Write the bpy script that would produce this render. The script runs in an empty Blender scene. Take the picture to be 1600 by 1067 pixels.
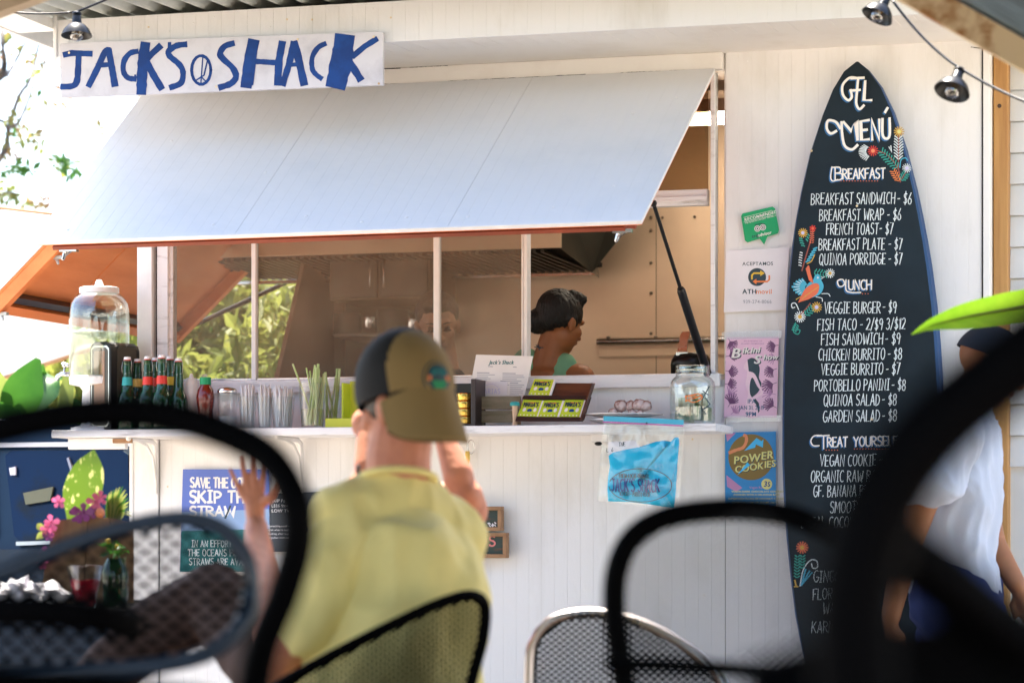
import bpy, bmesh, math, random
from mathutils import Vector, Matrix, noise
random.seed(7)
S = bpy.context.scene
COL = S.collection
R = math.radians
V = Vector
# ------------------------------------------------------------------ camera, sky, sun, exposure
TH = R(16.0); FPX = 4200.0; HZ = 820.0; CU = 800.0
CAM = V((9.23*math.sin(TH), -9.23*math.cos(TH), 1.2))
cd = bpy.data.cameras.new('camera'); cam = bpy.data.objects.new('camera', cd); COL.objects.link(cam)
cam.location = CAM; cam.rotation_euler = (R(90), 0, TH)
cd.sensor_width = 36; cd.lens = 36*FPX/1600; cd.shift_y = (HZ-533.5)/1600
cd.clip_start = .05; cd.clip_end = 400
cd.dof.use_dof = True; cd.dof.focus_distance = 9.15; cd.dof.aperture_fstop = 2.9
S.camera = cam
W = bpy.data.worlds.new('World'); S.world = W; W.use_nodes = True
SUN_EL, SUN_AZ = R(68), R(-38)          # azimuth from +y (behind the shack) towards -x (left)
nt = W.node_tree
sky = nt.nodes.new('ShaderNodeTexSky'); sky.sky_type = 'NISHITA'; sky.sun_disc = False
sky.sun_elevation = SUN_EL; sky.sun_rotation = SUN_AZ; sky.dust_density = 2.2; sky.air_density = 1.0
bg = nt.nodes['Background']; bg.inputs['Strength'].default_value = .13
nt.links.new(sky.outputs[0], bg.inputs['Color'])
sl = bpy.data.lights.new('sun', 'SUN'); so = bpy.data.objects.new('sun', sl); COL.objects.link(so)
sl.energy = 4.6; sl.angle = R(.55); sl.color = (1, .93, .82)
sd = V((math.sin(SUN_AZ)*math.cos(SUN_EL), math.cos(SUN_AZ)*math.cos(SUN_EL), math.sin(SUN_EL)))
so.rotation_euler = sd.to_track_quat('Z', 'Y').to_euler(); so.location = (-6, 12, 20)
S.view_settings.view_transform = 'Standard'; S.view_settings.look = 'None'
S.view_settings.exposure = 2.38; S.view_settings.gamma = 1; S.view_settings.use_curve_mapping = False
S.render.engine = 'CYCLES'; S.cycles.use_denoising = True
S.cycles.max_bounces = 10; S.cycles.diffuse_bounces = 5; S.cycles.transparent_max_bounces = 24
S.cycles.caustics_reflective = False; S.cycles.caustics_refractive = False
S.cycles.sample_clamp_indirect = 6
# ------------------------------------------------------------------ photograph pixel -> place
FW = V((-math.sin(TH), math.cos(TH), 0)); RT = V((math.cos(TH), math.sin(TH), 0)); UP = V((0, 0, 1))
def ray(u, v): return FW + RT*((u-CU)/FPX) + UP*((HZ-v)/FPX)
def D(u, v, d): return CAM + ray(u, v)*d                 # at a depth from the camera
def dep(u, Y): return (Y-CAM.y)/ray(u, HZ).y
def P(u, v, Y): return D(u, v, dep(u, Y))                # on the upright plane y = Y
def X(u, Y): return P(u, HZ, Y).x
def PX(u, Y): return dep(u, Y)/FPX                       # metres per pixel there
def Zv(u, v, Y): return P(u, v, Y).z
# ------------------------------------------------------------------ materials
def nd(t, kind, **kw):
    n = t.nodes.new(kind)
    for k, v in kw.items(): setattr(n, k, v)
    return n
def mk(name, col, rough=.55, metal=0, var=.12, vs=4, bump=0, bs=40, coat=0, emit=None, es=1, sss=0, col2=None, mixlo=.45, mixhi=.6,
       stretch=None, alpha=None, trans=0, sheen=0, spec=None, world=False):
    m = bpy.data.materials.new(name); m.use_nodes = True; t = m.node_tree; b = t.nodes['Principled BSDF']
    c = (*col, 1)
    b.inputs['Roughness'].default_value = rough; b.inputs['Metallic'].default_value = metal
    b.inputs['Coat Weight'].default_value = coat
    if spec is not None: b.inputs['Specular IOR Level'].default_value = spec
    if sheen: b.inputs['Sheen Weight'].default_value = sheen
    tc = nd(t, 'ShaderNodeTexCoord'); mp = nd(t, 'ShaderNodeMapping')
    if world: t.links.new(nd(t, 'ShaderNodeNewGeometry').outputs['Position'], mp.inputs[0])
    else: t.links.new(tc.outputs['Object'], mp.inputs[0])
    if stretch: mp.inputs['Scale'].default_value = stretch
    nz = nd(t, 'ShaderNodeTexNoise'); nz.inputs['Scale'].default_value = vs; nz.inputs['Detail'].default_value = 6
    nz.inputs['Roughness'].default_value = .6
    t.links.new(mp.outputs[0], nz.inputs['Vector'])
    mr = nd(t, 'ShaderNodeMapRange'); mr.inputs[1].default_value = mixlo if col2 else .3; mr.inputs[2].default_value = mixhi if col2 else .7
    t.links.new(nz.outputs['Fac'], mr.inputs[0])
    mx = nd(t, 'ShaderNodeMix', data_type='RGBA')
    t.links.new(mr.outputs[0], mx.inputs[0])
    if col2: mx.inputs[6].default_value = c; mx.inputs[7].default_value = (*col2, 1)
    else:
        mx.inputs[6].default_value = (*[x*(1-var) for x in col], 1); mx.inputs[7].default_value = (*[min(1, x*(1+var)) for x in col], 1)
    t.links.new(mx.outputs[2], b.inputs['Base Color'])
    rr = nd(t, 'ShaderNodeMapRange'); rr.inputs[3].default_value = max(0, rough-.08); rr.inputs[4].default_value = min(1, rough+.08)
    t.links.new(nz.outputs['Fac'], rr.inputs[0]); t.links.new(rr.outputs[0], b.inputs['Roughness'])
    if bump:
        n2 = nd(t, 'ShaderNodeTexNoise'); n2.inputs['Scale'].default_value = bs; n2.inputs['Detail'].default_value = 4
        t.links.new(mp.outputs[0], n2.inputs['Vector'])
        bp = nd(t, 'ShaderNodeBump'); bp.inputs['Strength'].default_value = bump; bp.inputs['Distance'].default_value = .01
        t.links.new(n2.outputs['Fac'], bp.inputs['Height']); t.links.new(bp.outputs[0], b.inputs['Normal'])
    if emit: b.inputs['Emission Color'].default_value = (*emit, 1); b.inputs['Emission Strength'].default_value = es
    if sss: b.inputs['Subsurface Weight'].default_value = sss; b.inputs['Subsurface Radius'].default_value = (.02, .008, .004); b.inputs['Subsurface Scale'].default_value = .5
    if trans or alpha is not None:
        out = t.nodes['Material Output']; ms = nd(t, 'ShaderNodeMixShader')
        if trans:    # thin leaf or cloth: light passes through
            tr = nd(t, 'ShaderNodeBsdfTranslucent'); t.links.new(mx.outputs[2], tr.inputs[0]); ms.inputs[0].default_value = trans
            t.links.new(b.outputs[0], ms.inputs[1]); t.links.new(tr.outputs[0], ms.inputs[2])
        else:
            tr = nd(t, 'ShaderNodeBsdfTransparent'); ms.inputs[0].default_value = alpha
            t.links.new(tr.outputs[0], ms.inputs[1]); t.links.new(b.outputs[0], ms.inputs[2])
        t.links.new(ms.outputs[0], out.inputs[0])
    return m
def glass(name, tint=(1, 1, 1), rough=.03, base=.03):
    m = bpy.data.materials.new(name); m.use_nodes = True; t = m.node_tree; t.nodes.remove(t.nodes['Principled BSDF'])
    lw = nd(t, 'ShaderNodeLayerWeight'); lw.inputs[0].default_value = .5
    tr = nd(t, 'ShaderNodeBsdfTransparent'); tr.inputs[0].default_value = (*tint, 1)
    gl = nd(t, 'ShaderNodeBsdfGlossy'); gl.inputs['Roughness'].default_value = rough
    nz = nd(t, 'ShaderNodeTexNoise'); nz.inputs['Scale'].default_value = 30
    ma = nd(t, 'ShaderNodeMath', operation='MULTIPLY_ADD'); ma.inputs[1].default_value = .6; ma.inputs[2].default_value = base
    ma2 = nd(t, 'ShaderNodeMath', operation='MULTIPLY_ADD'); ma2.inputs[1].default_value = .06
    pw = nd(t, 'ShaderNodeMath', operation='POWER'); pw.inputs[1].default_value = 3.0; t.links.new(lw.outputs['Facing'], pw.inputs[0]); t.links.new(pw.outputs[0], ma.inputs[0]); t.links.new(nz.outputs['Fac'], ma2.inputs[0]); t.links.new(ma.outputs[0], ma2.inputs[2])
    ms = nd(t, 'ShaderNodeMixShader'); t.links.new(ma2.outputs[0], ms.inputs[0]); t.links.new(tr.outputs[0], ms.inputs[1]); t.links.new(gl.outputs[0], ms.inputs[2])
    t.links.new(ms.outputs[0], t.nodes['Material Output'].inputs[0])
    return m
M = {}
M['white'] = mk('white_paint', (.80, .79, .785), .5, col2=(.66, .64, .61), mixlo=.52, mixhi=.82, vs=4, stretch=(1.6, 1, .5), bump=.12, bs=60, world=True)
M['white2'] = mk('soffit_paint', (.80, .77, .73), .55, col2=(.68, .63, .57), mixlo=.5, mixhi=.85, vs=4, world=True, bump=.1, bs=40)
M['trim'] = mk('trim_paint', (.82, .81, .80), .4, var=.08, vs=9, bump=.1, bs=30)
M['worn'] = mk('worn_white_paint', (.82, .81, .82), .5, col2=(.42, .40, .40), mixlo=.56, mixhi=.75, vs=14, bump=.2, stretch=(.4, 3, 3))
M['awn'] = mk('awning_paint', (.74, .745, .755), .5, col2=(.66, .68, .70), mixlo=.50, mixhi=.85, vs=3.5, bump=.15, bs=18, world=True)
M['dark'] = mk('dark_gap', (.02, .02, .02), .8)
M['orange'] = mk('orange_plywood', (.92, .28, .075), .55, col2=(.78, .21, .05), vs=3, stretch=(4, .6, 4), bump=.1, mixlo=.35, mixhi=.7)
M['redwood'] = mk('red_painted_wood', (.24, .045, .018), .55, var=.25, vs=8)
M['post'] = mk('yellow_pine', (.50, .27, .085), .6, col2=(.36, .17, .05), vs=5, stretch=(9, 9, .5), mixlo=.35, mixhi=.72, bump=.15, bs=80)
M['knot'] = mk('pine_knot', (.05, .022, .01), .6)
M['galv'] = mk('galvanised_sheet', (.50, .53, .50), .42, metal=.3, var=.25, vs=6)
M['roofdark'] = mk('weathered_blue_sheet', (.12, .18, .22), .5, metal=.5, var=.35, vs=7, stretch=(1, 6, 1))
M['rust'] = mk('rusty_cream_steel', (.80, .66, .42), .6, col2=(.36, .15, .03), mixlo=.52, mixhi=.66, vs=9, bump=.25, bs=60)
M['beige'] = mk('beige_beam', (.52, .43, .31), .6, var=.15)
M['steel'] = mk('kitchen_steel', (.72, .54, .38), .38, metal=.55, var=.12, vs=1.6, bump=.25, bs=2.2)
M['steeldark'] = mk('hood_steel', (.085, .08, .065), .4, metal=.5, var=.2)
M['chrome'] = mk('polished_steel', (.62, .6, .58), .18, metal=1, var=.08)
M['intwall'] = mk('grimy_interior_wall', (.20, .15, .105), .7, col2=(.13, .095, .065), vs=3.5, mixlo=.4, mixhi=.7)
M['intwall2'] = mk('tan_interior_panel', (.36, .24, .165), .6, var=.1)
M['sand'] = mk('sandy_ground', (.42, .37, .31), .9, var=.2, vs=3, bump=.3, bs=25)
M['deckw'] = mk('deck_timber', (.16, .11, .075), .7, col2=(.09, .06, .04), vs=4, stretch=(.4, 8, 8), mixlo=.35, mixhi=.7)
M['board'] = mk('chalk_board_paint', (.007, .016, .024), .6, var=.35, vs=5, bump=.05, spec=.25)
M['boardrail'] = mk('blue_board_rail', (.004, .045, .15), .4, var=.15)
M['chalk'] = mk('white_letter_paint', (.70, .78, .80), .6, var=.14, vs=25)
M['cream'] = mk('cream_letter_paint', (.84, .80, .74), .6, var=.06)
M['blueshade'] = mk('blue_shadow_paint', (.015, .13, .33), .5)
M['signblue'] = mk('sign_blue_paint', (.0015, .034, .18), .55, spec=.3, col2=(.003, .050, .24), vs=16, mixlo=.4, mixhi=.6)
M['signboard'] = mk('sign_board_paint', (.66, .64, .67), .55, col2=(.52, .50, .53), vs=10, mixlo=.5, mixhi=.75, bump=.1)
M['black'] = mk('black_plastic', (.003, .0035, .005), .32, var=.3, spec=.35)
M['chairblk'] = mk('chair_black_powder_coat', (.0006, .0006, .0008), .6, var=.3, spec=.03)
M['chairblue'] = mk('chair_blue_grey_resin', (.012, .024, .045), .3, var=.3, spec=.5)
M['alu'] = mk('brushed_aluminium', (.55, .50, .48), .28, metal=1, var=.1)
M['mesh'] = mk('chair_mesh_black', (.0025, .0025, .003), .5, var=.3, spec=.2)
M['glass'] = glass('clear_glass', (.98, 1, .99), .03, .06); M['glass2'] = glass('clear_plastic', (.97, .98, .98), .08, .03)
M['bottleg'] = mk('green_bottle_glass', (.002, .05, .013), .1, var=.3, coat=.6, alpha=.82)
M['water'] = glass('iced_water', (.90, .90, .76), .02, .04)
def pt(name, col, rough=.5, **k):
    M[name] = mk(name, col, rough, **k)
for n, c in dict(red=(.62, .035, .02), teal=(.02, .22, .20), yellow=(.72, .50, .04), green=(.0, .27, .10), paper=(.78, .76, .80), paperw=(.8, .78, .76),
                 ink=(.02, .05, .07), grey=(.35, .36, .42), orangeprint=(.80, .22, .05), lime=(.50, .62, .03), gold=(.75, .52, .12), limebox=(.62, .66, .05),
                 turq=(.02, .30, .30), pinkprint=(.80, .52, .68), plum=(.16, .06, .16), mauve=(.45, .22, .42), skinprint=(.86, .62, .72),
                 oceanblue=(.10, .16, .52), deepteal=(.0, .13, .14), cookieblue=(.02, .22, .52), brownprint=(.20, .13, .03), brightblue=(.05, .45, .80),
                 coral=(.72, .16, .07), cyanp=(.06, .42, .60), tealp=(.02, .32, .26), mustard=(.62, .38, .06), maroonp=(.28, .07, .05), khakiprint=(.62, .60, .22),
                 stickergreen=(.0, .36, .13), lilac=(.56, .55, .80)).items(): pt(n, c, .5, var=.08)
M['goldtin'] = mk('gold_tin', (.80, .50, .10), .25, metal=1, var=.15)
M['darkwood'] = mk('dark_stained_wood', (.13, .045, .02), .45, col2=(.06, .02, .012), vs=6, stretch=(1, 6, 6), mixlo=.35, mixhi=.65)
M['blackwood'] = mk('black_stained_wood', (.025, .014, .014), .4, var=.3)
M['cratewood'] = mk('mossy_crate_wood', (.17, .15, .085), .8, col2=(.30, .26, .2), vs=9, stretch=(1, 5, 5), mixlo=.4, mixhi=.75)
M['reclaimed'] = mk('reclaimed_frame_wood', (.36, .20, .10), .7, col2=(.22, .11, .05), vs=8, mixlo=.4, mixhi=.7)
M['signdark'] = mk('dark_green_plank', (.035, .055, .045), .7, col2=(.16, .06, .03), vs=20, stretch=(1, 1, 4), mixlo=.5, mixhi=.7)
M['shirtY'] = mk('yellow_tee_cotton', (.93, .79, .31), .85, var=.04, vs=10, bump=.12, bs=180, sheen=.2)
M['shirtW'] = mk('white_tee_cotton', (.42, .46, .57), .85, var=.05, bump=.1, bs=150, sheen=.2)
M['shorts'] = mk('blue_shorts_cotton', (.004, .022, .13), .8, var=.15)
M['khaki'] = mk('khaki_cap_twill', (.25, .168, .062), .85, var=.08, bump=.15, bs=200)
M['capblk'] = mk('black_cap_mesh', (.0015, .002, .0035), .8, var=.2)
M['navycap'] = mk('navy_cap_twill', (.004, .009, .022), .8, var=.2)
M['skin1'] = mk('ruddy_skin', (.66, .27, .16), .55, col2=(.48, .17, .10), mixlo=.4, mixhi=.75, vs=14, sss=.12, bump=.15, bs=120)
M['skin2'] = mk('tan_skin', (.34, .13, .05), .5, var=.15, vs=12, sss=.12)
M['skin3'] = mk('brown_skin', (.50, .27, .17), .5, var=.1, sss=.1)
M['hair'] = mk('black_hair', (.0028, .0018, .0016), .6, var=.4, vs=60, stretch=(1, 1, .3), bump=.9, bs=110)
M['hairb'] = mk('dark_brown_hair', (.018, .010, .006), .5, var=.4, vs=30)
M['tank'] = mk('mint_tank_cotton', (.20, .48, .30), .8, var=.06, bump=.1, bs=150)
M['greytee'] = mk('charcoal_tee_cotton', (.018, .024, .030), .85, var=.1)
M['trousers'] = mk('brown_trousers', (.09, .05, .04), .85, var=.2)
M['eyew'] = mk('eye_white', (.6, .58, .55), .3); M['lip'] = mk('lips', (.34, .11, .08), .45)
M['leaf'] = mk('banana_leaf', (.17, .38, .015), .4, col2=(.30, .50, .03), vs=9, stretch=(.4, 6, 1), mixlo=.3, mixhi=.7, trans=.6)
M['leafd'] = mk('green_leaf', (.02, .09, .012), .45, col2=(.06, .17, .02), vs=3, mixlo=.3, mixhi=.7, trans=.35)
M['leafy'] = mk('yellow_green_leaf', (.36, .36, .08), .5, col2=(.16, .22, .05), vs=2, mixlo=.3, mixhi=.7, trans=.5)
M['leafr'] = mk('reddish_leaf', (.32, .13, .07), .5, col2=(.16, .20, .05), vs=3, mixlo=.4, mixhi=.6, trans=.5)
M['bark'] = mk('grey_bark', (.10, .085, .08), .9, var=.3)
M['leafs'] = mk('variegated_leaf', (.13, .23, .025), .45, col2=(.60, .62, .22), vs=70, stretch=(1, 1, .35), mixlo=.57, mixhi=.60, trans=.3)
M['petal'] = mk('pink_petal', (.70, .14, .30), .5, var=.25, vs=20, trans=.3)
M['petalp'] = mk('purple_petal', (.26, .05, .20), .5, var=.3, vs=20, trans=.2)
M['peach'] = mk('peach_petal', (.80, .30, .14), .5, var=.1, trans=.2)
M['boardwood'] = mk('brown_plank_wood', (.24, .135, .06), .65, col2=(.13, .065, .03), vs=5, stretch=(5, 5, .6), mixlo=.35, mixhi=.68)
M['carblue'] = mk('blue_car_paint', (.002, .018, .045), .3, spec=.4, var=.15)
M['carglass'] = mk('blue_tinted_window', (.001, .014, .052), .15, spec=.3, col2=(.008, .012, .018), vs=1.6, mixlo=.5, mixhi=.56)
M['tarp'] = mk('white_tarp', (.86, .84, .82), .8, var=.03, trans=.6)
M['hem'] = mk('orange_webbing', (.60, .30, .14), .7)
M['redjuice'] = mk('red_juice', (.30, .006, .02), .1, coat=.5)
M['cloth'] = mk('turquoise_cloth', (.0, .50, .78), .8, var=.1, vs=6, bump=.35, bs=12)
M['dark2'] = mk('ketchup', (.14, .012, .006), .2, coat=.4)
M['donut'] = mk('sugared_donut', (.22, .08, .05), .8, col2=(.62, .52, .5), vs=22, mixlo=.45, mixhi=.6, bump=.3)
M['note'] = mk('green_banknote', (.30, .36, .24), .8, col2=(.55, .56, .42), vs=30, mixlo=.45, mixhi=.6)
M['bulb'] = glass('bulb_glass', (.9, .88, .85), .05, .2)
M['tube'] = mk('lit_tube', (.9, .9, .9), .5, emit=(1, .88, .70), es=9)
M['siding'] = mk('cool_white_siding', (.66, .70, .73), .5, var=.05)
M['strawm'] = mk('clear_white_straws', (.80, .82, .82), .4, var=.1, alpha=.93)
M['screen'] = mk('dusty_insect_screen', (.34, .26, .18), .8, col2=(.20, .15, .10), vs=7, mixlo=.3, mixhi=.7, alpha=.29, bump=.3, bs=200)
M['stalk'] = mk('lemongrass_stalk', (.34, .48, .16), .55, col2=(.62, .60, .38), vs=7, mixlo=.35, mixhi=.7)
# ------------------------------------------------------------------ mesh builder
def loc_of(o):
    l = V((0, 0, 0))
    while o is not None: l += o.location; o = o.parent
    return l
class G:
    def __init__(s): s.v = []; s.f = []; s.m = []
    def add(s, vs, fs, mi=0):
        b = len(s.v); s.v += [V(q) for q in vs]
        for f in fs: s.f.append([b+i for i in f]); s.m.append(mi)
        return s
    def box(s, a, b, mi=0):
        x0, y0, z0 = [min(a[i], b[i]) for i in range(3)]; x1, y1, z1 = [max(a[i], b[i]) for i in range(3)]
        return s.hexa([(x0,y0,z0),(x1,y0,z0),(x1,y1,z0),(x0,y1,z0),(x0,y0,z1),(x1,y0,z1),(x1,y1,z1),(x0,y1,z1)], mi)
    def hexa(s, c, mi=0):
        return s.add(c, [(0,3,2,1),(4,5,6,7),(0,1,5,4),(1,2,6,5),(2,3,7,6),(3,0,4,7)], mi)
    def bbox(s, a, b, bev=.003, mi=0):     # box with chamfered edges
        bm = bmesh.new(); bmesh.ops.create_cube(bm, size=1)
        c = (V(a)+V(b))/2; d = V([abs(b[i]-a[i]) for i in range(3)])
        for q in bm.verts: q.co = V((q.co.x*d.x, q.co.y*d.y, q.co.z*d.z))+c
        bmesh.ops.bevel(bm, geom=bm.edges[:], offset=bev, segments=2, affect='EDGES', profile=.5)
        s.add([q.co.copy() for q in bm.verts], [[q.index for q in f.verts] for f in bm.faces] if not bm.verts.index_update() else [], mi); bm.free(); return s
    def prism(s, poly, ex, mi=0):
        n = len(poly); p = [V(q) for q in poly]; q = [a+V(ex) for a in p]
        return s.add(p+q, [list(range(n))[::-1], list(range(n, 2*n))]+[(i, (i+1) % n, n+(i+1) % n, n+i) for i in range(n)], mi)
    def tube(s, pts, r, n=8, mi=0, closed=False, flat=1.0, nrm=None):
        pts = [V(p) for p in pts]; k = len(pts); rs = r if isinstance(r, (list, tuple)) else [r]*k
        vs = []; up = None
        for i, p in enumerate(pts):
            a = pts[(i-1) % k] if (closed or i > 0) else p; b = pts[(i+1) % k] if (closed or i < k-1) else p
            t = (b-a).normalized() if (b-a).length > 1e-9 else V((0, 0, 1))
            if nrm: up = V(nrm)
            elif up is None: up = V((0, 0, 1)) if abs(t.z) < .9 else V((1, 0, 0))
            x = t.cross(up).normalized(); y = x.cross(t).normalized()
            if not nrm: up = y
            for j in range(n):
                an = 2*math.pi*j/n; vs.append(p+x*math.cos(an)*rs[i]+y*math.sin(an)*rs[i]*flat)
        fs = []
        for i in range(k if closed else k-1):
            i2 = (i+1) % k
            for j in range(n): fs.append((i*n+j, i*n+(j+1) % n, i2*n+(j+1) % n, i2*n+j))
        if not closed: fs += [list(range(n))[::-1], [(k-1)*n+j for j in range(n)]]
        return s.add(vs, fs, mi)
    def lathe(s, prof, n=20, o=(0, 0, 0), mi=0, axis=None):
        o = V(o); vs = []; fs = []; k = len(prof)
        Rm = V(axis).to_track_quat('Z', 'Y').to_matrix() if axis else Matrix.Identity(3)
        for r, z in prof:
            for j in range(n):
                an = 2*math.pi*j/n; vs.append(o+Rm @ V((r*math.cos(an), r*math.sin(an), z)))
        for i in range(k-1):
            for j in range(n): fs.append((i*n+j, i*n+(j+1) % n, (i+1)*n+(j+1) % n, (i+1)*n+j))
        if prof[0][0] > 1e-4: fs.append(list(range(n))[::-1])
        if prof[-1][0] > 1e-4: fs.append([(k-1)*n+j for j in range(n)])
        return s.add(vs, fs, mi)
    def sph(s, c, r, n=16, mi=0, rot=None):
        c = V(c); r = r if isinstance(r, (list, tuple)) else (r, r, r); vs = []; fs = []; k = n//2
        for i in range(k+1):
            ph = math.pi*i/k
            for j in range(n):
                an = 2*math.pi*j/n; q = V((r[0]*math.sin(ph)*math.cos(an), r[1]*math.sin(ph)*math.sin(an), r[2]*math.cos(ph)))
                if rot: q = rot @ q
                vs.append(c+q)
        for i in range(k):
            for j in range(n): fs.append((i*n+j, (i+1)*n+j, (i+1)*n+(j+1) % n, i*n+(j+1) % n))
        return s.add(vs, fs, mi)
    def cap(s, a, b, ra, rb, n=14, mi=0):  # tapered limb with round ends
        a = V(a); b = V(b); t = (b-a).normalized(); pts = []; rs = []
        for q in (90, 60, 30): pts.append(a-t*ra*math.sin(R(q))); rs.append(max(ra*math.cos(R(q)), 1e-4))
        for i in range(5): pts.append(a.lerp(b, i/4)); rs.append(ra+(rb-ra)*i/4)
        for q in (30, 60, 90): pts.append(b+t*rb*math.sin(R(q))); rs.append(max(rb*math.cos(R(q)), 1e-4))
        return s.tube(pts, rs, n, mi)
    def chain(s, pts, rs, n=14):
        for i in range(len(pts)-1): s.cap(pts[i], pts[i+1], rs[i], rs[i+1], n)
        return s
    def mesh(s, name, mats, org=V((0, 0, 0)), smooth=False):
        me = bpy.data.meshes.new(name); me.from_pydata([q-org for q in s.v], [], s.f)
        for m in (mats if isinstance(mats, (list, tuple)) else [mats]): me.materials.append(m)
        me.polygons.foreach_set('material_index', s.m)
        me.polygons.foreach_set('use_smooth', [bool(smooth)]*len(s.f)); me.update()
        if smooth and smooth is not True: me.set_sharp_from_angle(angle=R(smooth))
        return me
    def build(s, name, mats, parent=None, smooth=False, loc=None, local=False, **tags):
        org = V((0, 0, 0)) if local else (loc_of(parent) if parent else (V(loc) if loc is not None else V((0, 0, 0))))
        o = bpy.data.objects.new(name, s.mesh(name, mats, org, smooth)); COL.objects.link(o)
        if parent: o.parent = parent
        elif loc is not None: o.location = loc
        return tag(o, **tags)
def tag(o, label=None, cat=None, group=None, kind=None):
    if label: o['label'] = label
    if cat: o['category'] = cat
    if group: o['group'] = group
    if kind: o['kind'] = kind
    return o
def thing(name, loc, label, cat, group=None, rz=0):
    o = bpy.data.objects.new(name, None); COL.objects.link(o); o.location = loc; o.rotation_euler = (0, 0, rz); o.empty_display_size = .1
    return tag(o, label, cat, group)
def inst(me, name, parent, loc, rot=(0, 0, 0), scale=(1, 1, 1)):
    o = bpy.data.objects.new(name, me); COL.objects.link(o); o.parent = parent; o.location = loc; o.rotation_euler = rot; o.scale = scale; return o
def copy_tree(o, parent=None):
    c = o.copy(); COL.objects.link(c); c.parent = parent
    for ch in list(o.children): copy_tree(ch, c)
    return c
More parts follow.
